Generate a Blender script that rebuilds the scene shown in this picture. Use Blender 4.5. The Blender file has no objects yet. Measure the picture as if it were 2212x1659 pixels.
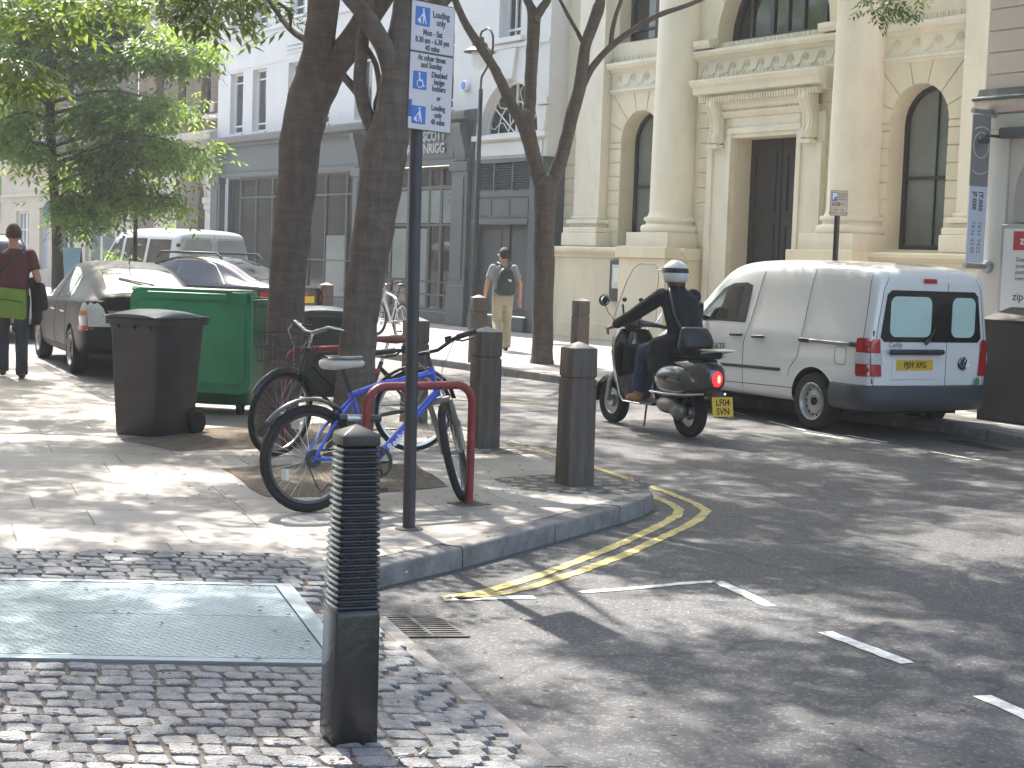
import bpy, bmesh, math, random
import numpy as np
from math import sin, cos, pi, radians, sqrt, atan2
from mathutils import Vector, Matrix, noise
from mathutils.bvhtree import BVHTree
random.seed(7)
SC = bpy.context.scene
COL = SC.collection

# ---------------------------------------------------------------- camera
FPX, CX, CY, CAMZ = 3500.0, 1106.0, 829.5, 1.74      # measured on a 2212 x 1659 view of the photo
PITCH, ROLL = math.atan(263 / FPX), radians(2.0)
CR = Matrix.Rotation(pi / 2 - PITCH, 3, 'X') @ Matrix.Rotation(ROLL, 3, 'Z')
cam_d = bpy.data.cameras.new('camera'); cam = bpy.data.objects.new('camera', cam_d); COL.objects.link(cam)
cam.matrix_world = Matrix.Translation((0, 0, CAMZ)) @ CR.to_4x4()
cam_d.sensor_width = 36; cam_d.lens = FPX / 2212 * 36; cam_d.clip_start = .1; cam_d.clip_end = 600
SC.camera = cam
# ---------------------------------------------------------------- sky, sun, exposure
SUN_AZ, SUN_EL = radians(-24), radians(53)            # azimuth from +Y, negative to the left
sd = Vector((sin(SUN_AZ) * cos(SUN_EL), cos(SUN_AZ) * cos(SUN_EL), sin(SUN_EL)))
W = bpy.data.worlds.new('World'); SC.world = W; W.use_nodes = True
nt = W.node_tree; bg = nt.nodes['Background']
sky = nt.nodes.new('ShaderNodeTexSky'); sky.sky_type = 'NISHITA'; sky.sun_disc = False
sky.sun_elevation = SUN_EL; sky.sun_rotation = SUN_AZ
sky.air_density = 1.0; sky.dust_density = 2.5; sky.ozone_density = .6
wb = nt.nodes.new('ShaderNodeVectorMath'); wb.operation = 'MULTIPLY'; wb.inputs[1].default_value = (1.03, 1.0, .94)      # the camera's warm white balance
nt.links.new(sky.outputs[0], wb.inputs[0]); nt.links.new(wb.outputs[0], bg.inputs[0]); bg.inputs[1].default_value = .15
sl = bpy.data.lights.new('sun', 'SUN'); sl.energy = 3.7; sl.angle = radians(.53); sl.color = (1, .94, .85)
so = bpy.data.objects.new('sun', sl); COL.objects.link(so); so.rotation_euler = sd.to_track_quat('Z', 'Y').to_euler()
so.location = (-20, 30, 40)
SC.view_settings.view_transform = 'Standard'; SC.view_settings.look = 'None'
SC.view_settings.exposure = 1.92; SC.view_settings.gamma = 1
SC.cycles.max_bounces = 8; SC.cycles.transparent_max_bounces = 16
try: SC.cycles.use_denoising = True
except Exception: pass

# ---------------------------------------------------------------- measuring helpers
def ray(px, py): return CR @ Vector(((px - CX) / FPX, -(py - CY) / FPX, -1))
def G(px, py, z=.12):                                  # point of the ground at height z seen at a photo pixel
    d = ray(px, py); return Vector((0, 0, CAMZ)) + d * ((z - CAMZ) / d.z)
def at(px, py, Y):                                     # point at distance Y
    d = ray(px, py); return Vector((0, 0, CAMZ)) + d * (Y / d.y)
PHI = radians(33.3); NX = Vector((cos(PHI), sin(PHI), 0)); SX = Vector((sin(PHI), -cos(PHI), 0))
def FS(s, c, z=0): return NX * c + SX * s + Vector((0, 0, z))   # street frame: s along the facades, c across
def FAC(px, py, c):
    d = ray(px, py); P = Vector((0, 0, CAMZ)) + d * (c / d.dot(NX)); return P.dot(SX), P.z

# ---------------------------------------------------------------- materials
MATS = {}
def node(nt, t, **kw):
    n = nt.nodes.new(t)
    for k, v in kw.items():
        if k.startswith('_'): setattr(n, k[1:], v)
        else: n.inputs[k.replace('__', ' ')].default_value = v
    return n
def pm(name, col, rough=.6, metal=0, var=.12, vs=5, bump=0, bs=60, coat=0, spec=.5, stretch=(1, 1, 1), dirt=0, coords='Object'):
    if name in MATS: return MATS[name]
    m = bpy.data.materials.new(name); m.use_nodes = True; t = m.node_tree; L = t.links.new
    b = t.nodes['Principled BSDF']; b.inputs['Roughness'].default_value = rough; b.inputs['Metallic'].default_value = metal
    b.inputs['Coat Weight'].default_value = coat; b.inputs['Coat Roughness'].default_value = .04
    b.inputs['Specular IOR Level'].default_value = spec
    tc = node(t, 'ShaderNodeTexCoord'); mp = node(t, 'ShaderNodeMapping'); mp.inputs['Scale'].default_value = stretch
    L(tc.outputs[coords], mp.inputs[0])
    n = node(t, 'ShaderNodeTexNoise', Scale=vs, Detail=6.0, Roughness=.62); L(mp.outputs[0], n.inputs['Vector'])
    mr = node(t, 'ShaderNodeMapRange'); mr.inputs[1].default_value = .3; mr.inputs[2].default_value = .7
    mr.inputs[3].default_value = 1 - var; mr.inputs[4].default_value = 1 + var; L(n.outputs[0], mr.inputs[0])
    mx = node(t, 'ShaderNodeVectorMath', _operation='SCALE'); mx.inputs[0].default_value = col[:3]; L(mr.outputs[0], mx.inputs['Scale'])
    out = mx.outputs[0]
    if dirt:
        n3 = node(t, 'ShaderNodeTexNoise', Scale=vs * .35, Detail=8.0, Roughness=.7); L(mp.outputs[0], n3.inputs['Vector'])
        r3 = node(t, 'ShaderNodeMapRange'); r3.inputs[1].default_value = .5; r3.inputs[2].default_value = .75; r3.inputs[4].default_value = dirt
        L(n3.outputs[0], r3.inputs[0])
        m3 = node(t, 'ShaderNodeMix', _data_type='RGBA'); L(r3.outputs[0], m3.inputs[0]); L(out, m3.inputs[6])
        m3.inputs[7].default_value = (col[0] * .45, col[1] * .42, col[2] * .36, 1); out = m3.outputs[2]
    L(out, b.inputs['Base Color'])
    rr = node(t, 'ShaderNodeMapRange'); rr.inputs[3].default_value = max(0, rough - .08); rr.inputs[4].default_value = min(1, rough + .08)
    L(n.outputs[0], rr.inputs[0]); L(rr.outputs[0], b.inputs['Roughness'])
    if bump:
        n2 = node(t, 'ShaderNodeTexNoise', Scale=bs, Detail=5.0); L(mp.outputs[0], n2.inputs['Vector'])
        bp = node(t, 'ShaderNodeBump', Strength=bump, Distance=.02); L(n2.outputs[0], bp.inputs['Height']); L(bp.outputs[0], b.inputs['Normal'])
    MATS[name] = m; return m
def emis(name, col, st):
    if name in MATS: return MATS[name]
    m = bpy.data.materials.new(name); m.use_nodes = True; b = m.node_tree.nodes['Principled BSDF']
    b.inputs['Base Color'].default_value = (*col, 1); b.inputs['Emission Color'].default_value = (*col, 1); b.inputs['Emission Strength'].default_value = st
    b.inputs['Roughness'].default_value = .2
    MATS[name] = m; return m
def clearmat(name, tint=(.9, .95, .95), alpha=.25, rough=.02):
    if name in MATS: return MATS[name]
    m = bpy.data.materials.new(name); m.use_nodes = True; t = m.node_tree; L = t.links.new
    b = t.nodes['Principled BSDF']; b.inputs['Base Color'].default_value = (*tint, 1); b.inputs['Roughness'].default_value = rough
    b.inputs['Alpha'].default_value = alpha; MATS[name] = m; return m

# ---------------------------------------------------------------- mesh builder
class MB:
    def __init__(s, mtx=None): s.v = []; s.f = []; s.m = mtx; s.mi = []; s.cur = 0; s.uv = None
    def add(s, vs, fs):
        k = len(s.v)
        for p in vs:
            p = Vector(p); s.v.append(s.m @ p if s.m else p)
        for f in fs: s.f.append([i + k for i in f]); s.mi.append(s.cur)
        return s
    def box(s, x0, x1, y0, y1, z0, z1):
        return s.add([(x0, y0, z0), (x1, y0, z0), (x1, y1, z0), (x0, y1, z0), (x0, y0, z1), (x1, y0, z1), (x1, y1, z1), (x0, y1, z1)],
                     [(0, 3, 2, 1), (4, 5, 6, 7), (0, 1, 5, 4), (1, 2, 6, 5), (2, 3, 7, 6), (3, 0, 4, 7)])
    def prism(s, poly, ax, a, b):
        if ax == 'z': f = lambda p, h: (p[0], p[1], h)
        elif ax == 'y': f = lambda p, h: (p[0], h, p[1])
        else: f = lambda p, h: (h, p[0], p[1])
        n = len(poly); vs = [f(p, a) for p in poly] + [f(p, b) for p in poly]
        fs = [list(range(n))[::-1], list(range(n, 2 * n))] + [(i, (i + 1) % n, n + (i + 1) % n, n + i) for i in range(n)]
        return s.add(vs, fs)
    def loft(s, rings, caps=True, closed=True):
        n = len(rings[0]); vs = [p for r in rings for p in r]; fs = []
        for k in range(len(rings) - 1):
            for i in range(n if closed else n - 1):
                j = (i + 1) % n; fs.append((k * n + i, k * n + j, (k + 1) * n + j, (k + 1) * n + i))
        if caps and closed: fs += [list(range(n))[::-1], [(len(rings) - 1) * n + i for i in range(n)]]
        return s.add(vs, fs)
    def tube(s, pts, r, n=8, closed=False, caps=True):
        pts = [Vector(p) for p in pts]; N = len(pts); rs = r if isinstance(r, (list, tuple)) else [r] * N
        rings = []; up = None
        for i, p in enumerate(pts):
            a = pts[i - 1] if (i or closed) else p; b = pts[(i + 1) % N] if (i < N - 1 or closed) else p
            d = (b - a).normalized()
            if up is None: up = Vector((0, 0, 1)) if abs(d.z) < .95 else Vector((1, 0, 0))
            x = d.cross(up).normalized(); up = x.cross(d).normalized()
            rings.append([p + (x * cos(2 * pi * k / n) + up * sin(2 * pi * k / n)) * rs[i] for k in range(n)])
        if closed: rings.append(rings[0]); return s.loft(rings, False)
        return s.loft(rings, caps)
    def cyl(s, a, b, r0, r1=None, n=14): return s.tube([a, b], [r0, r0 if r1 is None else r1], n)
    def lathe(s, prof, n=24, c=(0, 0, 0), axis='z', caps=True):
        rings = []
        for r, h in prof:
            ring = []
            for k in range(n):
                a = 2 * pi * k / n; u, w = r * cos(a), r * sin(a)
                ring.append((c[0] + u, c[1] + w, c[2] + h) if axis == 'z' else (c[0] + u, c[1] + h, c[2] + w) if axis == 'y' else (c[0] + h, c[1] + u, c[2] + w))
            rings.append(ring)
        return s.loft(rings, caps)
    def sphere(s, c, r, nu=16, nv=10):
        r = r if isinstance(r, (tuple, list)) else (r, r, r)
        return s.loft([[(c[0] + r[0] * sin(pi * j / nv) * cos(2 * pi * i / nu), c[1] + r[1] * sin(pi * j / nv) * sin(2 * pi * i / nu), c[2] - r[2] * cos(pi * j / nv)) for i in range(nu)] for j in [.02] + list(range(1, nv)) + [nv - .02]])
    def poly(s, pts): return s.add(pts, [list(range(len(pts)))])
    def build(s, name, mat, parent=None, smooth=None, bevel=0, seg=2, sub=0):
        me = bpy.data.meshes.new(name); me.from_pydata([tuple(p) for p in s.v], [], s.f); me.update()
        mats = mat if isinstance(mat, (list, tuple)) else [mat]
        for q in mats: me.materials.append(q)
        if any(s.mi): me.polygons.foreach_set('material_index', s.mi)
        if bevel or sub or True:
            bm = bmesh.new(); bm.from_mesh(me)
            if bevel:
                bmesh.ops.remove_doubles(bm, verts=bm.verts, dist=1e-5)
                es = [e for e in bm.edges if len(e.link_faces) == 2 and e.calc_face_angle(0) > .6]
                bmesh.ops.bevel(bm, geom=es, offset=bevel, segments=seg, affect='EDGES', profile=.5, clamp_overlap=True)
            bmesh.ops.recalc_face_normals(bm, faces=bm.faces)
            bm.to_mesh(me); bm.free()
        if smooth is not None:
            me.shade_smooth(); me.set_sharp_from_angle(angle=radians(smooth))
        o = bpy.data.objects.new(name, me); COL.objects.link(o); o.parent = parent
        return o
def thing(name, label, cat, loc=(0, 0, 0), rz=0, group=None):
    o = bpy.data.objects.new(name, None); COL.objects.link(o); o.location = loc; o.rotation_euler = (0, 0, rz)
    o.empty_display_size = .2; return tag(o, label, cat, group)
def tag(o, label, cat, group=None):
    o['label'] = label; o['category'] = cat
    if group: o['group'] = group
    return o
def struct(o): o['kind'] = 'structure'; return o
def stuff(o): o['kind'] = 'stuff'; return o
def copy_tree(o, parent=None):
    c = o.copy(); COL.objects.link(c); c.parent = parent
    for ch in list(o.children): copy_tree(ch, c)
    return c
def text(s, size, mat, parent, mtx, name='lettering', align='CENTER', bold=0, sx=1.0, space=1.0, ext=.0008):
    cu = bpy.data.curves.new(name, 'FONT'); cu.body = s; cu.size = size; cu.align_x = align; cu.align_y = 'CENTER'
    cu.extrude = ext; cu.offset = bold; cu.space_line = space; cu.materials.append(mat); cu.resolution_u = 3
    o = bpy.data.objects.new(name, cu); COL.objects.link(o); o.parent = parent
    o.matrix_local = mtx @ Matrix.Diagonal((sx, 1, 1, 1)); return o
RX90 = Matrix.Rotation(pi / 2, 4, 'X')
def rrect(x0, x1, z0, z1, r, n=4):
    out = []
    for cx, cz, a0 in ((x1 - r, z1 - r, 0), (x0 + r, z1 - r, pi / 2), (x0 + r, z0 + r, pi), (x1 - r, z0 + r, 3 * pi / 2)):
        for k in range(n + 1): a = a0 + k / n * pi / 2; out.append((cx + r * cos(a), cz + r * sin(a)))
    return out
def lerp(a, b, t): return a + (b - a) * t
# ================================================================ GROUND
def asphalt():
    m = pm('asphalt', (.055, .056, .061), .62, var=.22, vs=1.1, bump=.55, bs=130, coords='Object')
    t = m.node_tree; L = t.links.new; b = t.nodes['Principled BSDF']; old = b.inputs['Base Color'].links[0].from_socket
    tc = node(t, 'ShaderNodeTexCoord')
    vo = node(t, 'ShaderNodeTexVoronoi', Scale=75.0, _feature='F1'); L(tc.outputs['Object'], vo.inputs['Vector'])
    r = node(t, 'ShaderNodeMapRange'); r.inputs[1].default_value = .78; r.inputs[2].default_value = .95
    sep = node(t, 'ShaderNodeSeparateColor'); L(vo.outputs['Color'], sep.inputs[0]); L(sep.outputs[0], r.inputs[0])
    mx = node(t, 'ShaderNodeMix', _data_type='RGBA'); L(r.outputs[0], mx.inputs[0]); L(old, mx.inputs[6]); mx.inputs[7].default_value = (.15, .145, .14, 1)
    # worn tracks and repair seams
    w = node(t, 'ShaderNodeTexNoise', Scale=.35, Detail=3.0); L(tc.outputs['Object'], w.inputs['Vector'])
    r2 = node(t, 'ShaderNodeMapRange'); r2.inputs[1].default_value = .35; r2.inputs[2].default_value = .65; r2.inputs[3].default_value = .8; r2.inputs[4].default_value = 1.2
    L(w.outputs[0], r2.inputs[0]); sc = node(t, 'ShaderNodeVectorMath', _operation='SCALE'); L(mx.outputs[2], sc.inputs[0]); L(r2.outputs[0], sc.inputs['Scale'])
    v2 = node(t, 'ShaderNodeTexVoronoi', Scale=.45, _feature='DISTANCE_TO_EDGE'); nz = node(t, 'ShaderNodeTexNoise', Scale=2.2, Detail=4.0)
    ad = node(t, 'ShaderNodeVectorMath', _operation='MULTIPLY_ADD'); ad.inputs[1].default_value = (.5, .5, .5); L(tc.outputs['Object'], nz.inputs['Vector'])
    L(nz.outputs['Color'], ad.inputs[0]); L(tc.outputs['Object'], ad.inputs[2]); L(ad.outputs[0], v2.inputs['Vector'])
    r3 = node(t, 'ShaderNodeMapRange'); r3.inputs[1].default_value = 0; r3.inputs[2].default_value = .012; r3.inputs[3].default_value = .45; r3.inputs[4].default_value = 1
    L(v2.outputs[0], r3.inputs[0]); s2 = node(t, 'ShaderNodeVectorMath', _operation='SCALE'); L(sc.outputs[0], s2.inputs[0]); L(r3.outputs[0], s2.inputs['Scale'])
    L(s2.outputs[0], b.inputs['Base Color']); return m
ASPH = asphalt()
def slabs(name, c1, c2, mort, w, h, e1, e2, off=.5):
    m = bpy.data.materials.new(name); m.use_nodes = True; t = m.node_tree; L = t.links.new; b = t.nodes['Principled BSDF']
    tc = node(t, 'ShaderNodeTexCoord')
    e1 = Vector(e1).normalized(); e2 = Vector(e2).normalized(); det = e1.x * e2.y - e1.y * e2.x
    d1 = node(t, 'ShaderNodeVectorMath', _operation='DOT_PRODUCT'); d1.inputs[1].default_value = (e2.y / det, -e2.x / det, 0)
    d2 = node(t, 'ShaderNodeVectorMath', _operation='DOT_PRODUCT'); d2.inputs[1].default_value = (-e1.y / det, e1.x / det, 0)
    cb = node(t, 'ShaderNodeCombineXYZ')
    for d, i in ((d1, 0), (d2, 1)): L(tc.outputs['Object'], d.inputs[0]); L(d.outputs['Value'], cb.inputs[i])
    br = node(t, 'ShaderNodeTexBrick', _offset=off, _squash=1.35, _squash_frequency=3, Scale=1.0, Mortar__Size=.006, Mortar__Smooth=.3, Bias=.0, Brick__Width=w, Row__Height=h)
    br.inputs['Color1'].default_value = (*c1, 1); br.inputs['Color2'].default_value = (*c2, 1); br.inputs['Mortar'].default_value = (*mort, 1)
    L(cb.outputs[0], br.inputs['Vector'])
    n = node(t, 'ShaderNodeTexNoise', Scale=1.7, Detail=8.0, Roughness=.7); L(tc.outputs['Object'], n.inputs['Vector'])
    r = node(t, 'ShaderNodeMapRange'); r.inputs[1].default_value = .3; r.inputs[2].default_value = .7; r.inputs[3].default_value = .78; r.inputs[4].default_value = 1.15; L(n.outputs[0], r.inputs[0])
    s = node(t, 'ShaderNodeVectorMath', _operation='SCALE'); L(br.outputs[0], s.inputs[0]); L(r.outputs[0], s.inputs['Scale'])
    n2 = node(t, 'ShaderNodeTexNoise', Scale=190.0, Detail=2.0); L(tc.outputs['Object'], n2.inputs['Vector'])
    r2 = node(t, 'ShaderNodeMapRange'); r2.inputs[3].default_value = .8; r2.inputs[4].default_value = 1.2; L(n2.outputs[0], r2.inputs[0])
    s2 = node(t, 'ShaderNodeVectorMath', _operation='SCALE'); L(s.outputs[0], s2.inputs[0]); L(r2.outputs[0], s2.inputs['Scale'])
    vo = node(t, 'ShaderNodeTexVoronoi', Scale=2.3, Randomness=1.0); L(tc.outputs['Object'], vo.inputs['Vector'])      # trodden gum
    rg_ = node(t, 'ShaderNodeMapRange'); rg_.inputs[1].default_value = .035; rg_.inputs[2].default_value = .055; rg_.inputs[3].default_value = .62; rg_.inputs[4].default_value = 1; L(vo.outputs['Distance'], rg_.inputs[0])
    s3 = node(t, 'ShaderNodeVectorMath', _operation='SCALE'); L(s2.outputs[0], s3.inputs[0]); L(rg_.outputs[0], s3.inputs['Scale'])
    n5 = node(t, 'ShaderNodeTexNoise', Scale=.55, Detail=4.0); L(tc.outputs['Object'], n5.inputs['Vector'])
    r5 = node(t, 'ShaderNodeMapRange'); r5.inputs[1].default_value = .3; r5.inputs[2].default_value = .7; r5.inputs[3].default_value = .8; r5.inputs[4].default_value = 1.12; L(n5.outputs[0], r5.inputs[0])
    s4 = node(t, 'ShaderNodeVectorMath', _operation='SCALE'); L(s3.outputs[0], s4.inputs[0]); L(r5.outputs[0], s4.inputs['Scale'])
    L(s4.outputs[0], b.inputs['Base Color']); b.inputs['Roughness'].default_value = .62
    bp = node(t, 'ShaderNodeBump', Strength=.5, Distance=.01); ma = node(t, 'ShaderNodeMath', _operation='MULTIPLY_ADD'); ma.inputs[1].default_value = .25
    iv = node(t, 'ShaderNodeMath', _operation='SUBTRACT'); iv.inputs[0].default_value = 1; L(br.outputs['Fac'], iv.inputs[1])
    L(n2.outputs[0], ma.inputs[0]); L(iv.outputs[0], ma.inputs[2]); L(ma.outputs[0], bp.inputs['Height']); L(bp.outputs[0], b.inputs['Normal'])
    MATS[name] = m; return m
E1, E2 = (.841, .1138, 0), (-.34, .94, 0)
SLAB = slabs('stone_slabs', (.30, .265, .235), (.36, .325, .29), (.13, .11, .095), .95, .58, E1, E2)
SLAB2 = slabs('grey_slabs', (.27, .26, .25), (.31, .30, .29), (.1, .095, .09), .75, .55, (SX.x, SX.y, 0), (NX.x, NX.y, 0))
GRAN = pm('granite_kerb', (.215, .20, .19), .75, var=.3, vs=9, bump=.7, bs=120, dirt=.75)
SOIL = pm('tree_pit_soil', (.15, .115, .085), .95, var=.5, vs=20, bump=1, bs=70)

def sheet(name, pts, mat, z0, z1=None):
    b = MB()
    if z1 is None: b.poly([(p[0], p[1], z0) for p in pts])
    else: b.prism([(p[0], p[1]) for p in pts], 'z', z0, z1)
    return struct(b.build(name, mat))
b = MB(); b.poly([(-260, -60, 0), (200, -60, 0), (200, 260, 0), (-260, 260, 0)]); struct(b.build('road', ASPH))
# ---- near pavement (with the built-out corner)
edge = [G(*p) for p in [(812, 1223), (1000, 1182), (1200, 1130), (1340, 1093), (1392, 1077), (1411, 1064), (1403, 1054), (1372, 1045), (1290, 1019), (1180, 979), (1090, 945), (1000, 920), (900, 893), (800, 868)]]
endl = [G(*p) for p in [(540, 862), (300, 866), (262, 866), (246, 860), (200, 836), (150, 810), (62, 764), (0, 733)]]
far1 = G(-300, 590); far2 = Vector((-40, 75, 0))
inner = [Vector((-60, 60, 0)), Vector((-40, 3, 0)), Vector((-9, 6.9, 0))]
cob_top = [G(-350, 1188), G(0, 1190), G(300, 1192), G(590, 1195), G(640, 1208), G(705, 1246)]
outl = edge + endl + [far1] + inner + cob_top
KW = .16
def inset(poly, w):
    out = []; n = len(poly)
    for i in range(n):
        a, p, c = poly[max(i - 1, 0)], poly[i], poly[min(i + 1, n - 1)]
        d = (c - a); d.z = 0; d.normalize(); out.append(p + Vector((-d.y, d.x, 0)) * w)
    return out
kl = edge + endl
kl[0:0] = [G(705, 1246)]
ki = inset(kl, KW)
pav = ki[1:] + [far1] + inner + cob_top
struct(MB().poly([(p.x, p.y, .12) for p in pav]).build('pavement', SLAB))
def kerb(name, kl, ki, seglen=.95, z1=.12, zt=0.004, mat=GRAN):
    b = MB(); g = .006; acc = []
    # resample into stones
    pts = [(kl[0], ki[0])]
    for i in range(len(kl) - 1):
        L_ = (kl[i + 1] - kl[i]).length; n = max(1, round(L_ / seglen)) if L_ > .35 else 1
        for k in range(1, n + 1): pts.append((kl[i].lerp(kl[i + 1], k / n), ki[i].lerp(ki[i + 1], k / n)))
    for (a, ai), (c, ci) in zip(pts[:-1], pts[1:]):
        d = (c - a); 
        if d.length < .02: continue
        u = d.normalized() * (g if d.length > .3 else 0); jz = random.uniform(-.004, .004)
        q = [a + u, c - u, ci - u, ai + u]
        r = .018; nrm = ((ai - a) + (ci - c)).normalized() * r
        rings = []
        for p, pi_ in ((q[0], q[3]), (q[1], q[2])):
            rings.append([(p.x, p.y, zt - .1), (p.x, p.y, z1 + jz - r), (p.x + nrm.x * .3, p.y + nrm.y * .3, z1 + jz - r * .3), (p.x + nrm.x, p.y + nrm.y, z1 + jz), (pi_.x, pi_.y, z1 + jz), (pi_.x, pi_.y, zt - .1)])
        b.loft(rings)
    return struct(b.build(name, mat, smooth=50))
kerb('kerb', kl, ki)
# ---- tree pits
for k, pp in enumerate([[(475, 1012), (690, 1000), (800, 1000), (905, 1005), (965, 1052), (745, 1073), (640, 1074), (575, 1074)], [(262, 950), (330, 938), (440, 925), (690, 915), (800, 940), (660, 965), (470, 972), (380, 974)]]):
    q = [G(*p) for p in pp]; c = sum(q, Vector()) / len(q)
    b = MB(); ring = []
    for i in range(len(q)):
        for t in range(4):
            p = q[i].lerp(q[(i + 1) % len(q)], t / 4); ring.append((p.x + random.uniform(-.025, .025), p.y + random.uniform(-.025, .025), .124))
    b.v = [Vector(p) for p in ring] + [Vector((c.x, c.y, .15))]; b.f = [(i, (i + 1) % len(ring), len(ring)) for i in range(len(ring))]; b.mi = [0] * len(b.f)
    struct(b.build('soil', SOIL, smooth=60))
# ---- setts
ck = [G(812, 1336, .02), G(860, 1378, .02), G(1000, 1496, .02), G(1190, 1659, .02), G(1420, 1860, .02)]   # inner edge of the flush kerb stones
def kdist(p):
    best = 9
    for a, c in zip(ck[:-1], ck[1:]):
        d = (c - a); t = max(0, min(1, (p - a).dot(d) / d.length_squared)); best = min(best, (p - a - d * t).to_2d().length)
    return best
U = Vector((.9865, .065, 0)).normalized(); V = Vector((-.345, .94, 0)).normalized()
O = G(0, 1427, .12)
SETT = pm('granite_setts', (.215, .213, .213), .6, var=.42, vs=16, bump=.9, bs=90)
JOINT = pm('sett_joint_grit', (.14, .12, .105), .95, var=.4, vs=12, bump=1, bs=90)
bS = MB(); bJ = MB()
def hz(p): return .02 + .1 * min(1, max(0, (kdist(p)) / .42)) ** .8
kA, kB = ck[0], ck[-1]; kd = (kB - kA).normalized(); kn = Vector((-kd.y, kd.x, 0))
def sett_rows(v0, v1, u0, u1, rowh, stop=None):
    v = v0; row = 0
    while v < v1 - rowh * .4:
        u = u0 + random.random() * .12
        while u < u1:
            w = random.uniform(.088, .142); c = O + U * (u + w / 2) + V * (v + rowh / 2)
            side = (c - kA).dot(kn); inside = (kn.dot(Vector((-1, 0, 0))) > 0)
            s_ = side if inside else -side
            if s_ > .05 and (stop is None or stop(c)):
                z = hz(c) + random.uniform(-.004, .004); hw, hh = w / 2 - .007, rowh / 2 - random.uniform(.006, .010)
                rings = []
                tx, ty = random.uniform(-.04, .04), random.uniform(-.05, .05); rt = random.uniform(-.05, .05)
                base = rrect(-hw, hw, -hh, hh, min(hw, hh) * .32, 2)
                jit = [(random.uniform(-.006, .006), random.uniform(-.006, .006)) for _ in base]
                for sc_, dz in ((1.0, -.03), (1.0, -.008), (.96, -.001), (.86, .002), (.4, .0025)):
                    ring = []
                    for (a, d), (jx, jy) in zip(base, jit):
                        a, d = a * cos(rt) - d * sin(rt), a * sin(rt) + d * cos(rt)
                        p = c + U * ((a + jx) * sc_) + V * ((d + jy) * sc_); ring.append((p.x, p.y, z + dz + (a * tx + d * ty)))
                    rings.append(ring)
                bS.loft(rings)
            u += w
        v += rowh; row += 1
sett_rows(-.012 - .108 * 21, -.03, -2.2, 5.2, .108)
PT = (G(0, 1259) - O).dot(Vector((0, 1, 0))) / V.y
def stp(c): return True
c_hi = (G(300, 1192) - O).dot(Vector((0, 1, 0))) / V.y
sett_rows(PT + .02, c_hi - .01, -2.6, 2.6, .106)
# setts right of the hatch
hr = [G(628, 1263), G(694, 1326), G(760, 1427)]
def right_of_plate(c):
    a, d = hr[0], hr[2]; e = (d - a); return (c - a).x * e.y - (c - a).y * e.x < -.06 * e.length if e.y < 0 else True
def rp(c):
    e = hr[2] - hr[0]; s = (c - hr[0]).cross(e).z; return s < -.04 * e.length
sett_rows(.02, PT, .9, 4, .11, rp)
o = bS.build('cobbles', SETT, smooth=40); struct(o)
# joint bed under the setts: a grid that falls towards the flush kerb
n1, n2 = 60, 44
bJ = MB(); vs = []; 
for j in range(n2 + 1):
    for i in range(n1 + 1):
        p = O + U * lerp(-3.2, 4.6, i / n1) + V * lerp(-2.6, c_hi, j / n2)
        s_ = (p - kA).dot(kn); s_ = s_ if kn.x < 0 else -s_
        if s_ < 0: p = p + kn * ((-s_) if kn.x < 0 else s_)
        vs.append((p.x, p.y, hz(p) - .009))
bJ.add(vs, [(j * (n1 + 1) + i, j * (n1 + 1) + i + 1, (j + 1) * (n1 + 1) + i + 1, (j + 1) * (n1 + 1) + i) for j in range(n2) for i in range(n1)])
struct(bJ.build('cobble_bed', JOINT, smooth=60))
ko = [G(835, 1328, .02) + Vector((.0, .0, 0)), G(905, 1392, .02), G(1060, 1520, .02), G(1232, 1659, .02), G(1480, 1860, .02)]
fk = [G(812, 1345, .02), G(858, 1390, .02), G(1000, 1514, .02), G(1168, 1659, .02), G(1400, 1860, .02)]
kerb('flush_kerb', [p.copy() for p in ko[::-1]], [p.copy() for p in fk[::-1]], .75, .022, 0)
# ---- painted lines
YEL = pm('yellow_line_paint', (.47, .385, .15), .75, var=.45, vs=19, dirt=.85)
WHI = pm('white_line_paint', (.60, .59, .55), .75, var=.35, vs=19, dirt=.8)
def line(name, px, w, mat, lbl=None, z=.004):
    pts = [G(x, y, 0) for x, y in px]; q = []
    for a, c in zip(pts[:-1], pts[1:]):
        n = max(1, int((c - a).length / .06))
        q += [a.lerp(c, k / n) for k in range(n)]
    q.append(pts[-1]); L_, R_ = [], []
    for i, p in enumerate(q):
        d = (q[min(i + 1, len(q) - 1)] - q[max(i - 1, 0)]).normalized(); nn = Vector((-d.y, d.x, 0)); j = lambda: random.uniform(-.007, .007)
        L_.append(p + nn * (w / 2 + j())); R_.append(p - nn * (w / 2 + j()))
    b = MB(); n = len(q); b.add([(p.x, p.y, z) for p in L_ + R_], [(i, i + 1, n + i + 1, n + i) for i in range(n - 1)])
    return struct(b.build(name, mat))
line('yellow_line', [(1080, 948), (1180, 978), (1284, 1010), (1356, 1034), (1444, 1065), (1505, 1090), (1526, 1104), (1508, 1124), (1440, 1158), (1350, 1199), (1250, 1236), (1150, 1268), (1060, 1288), (985, 1294)], .075, YEL)
line('yellow_line', [(1392, 1062), (1414, 1074), (1446, 1088), (1466, 1100), (1464, 1114), (1430, 1133), (1340, 1176), (1240, 1216), (1140, 1252), (1040, 1281), (958, 1292)], .075, YEL)
line('yellow_line', [(960, 862), (1060, 866), (1172, 872)], .07, YEL)
line('yellow_line', [(1090, 790), (1150, 804), (1172, 812), (1230, 836)], .07, YEL)
line('white_line', [(958, 1296), (1040, 1294), (1155, 1291)], .075, WHI)
line('white_line', [(1255, 1281), (1300, 1277), (1420, 1267), (1500, 1259), (1548, 1257)], .06, WHI)
line('white_line', [(1548, 1257), (1605, 1281), (1664, 1311)], .075, WHI)
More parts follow.
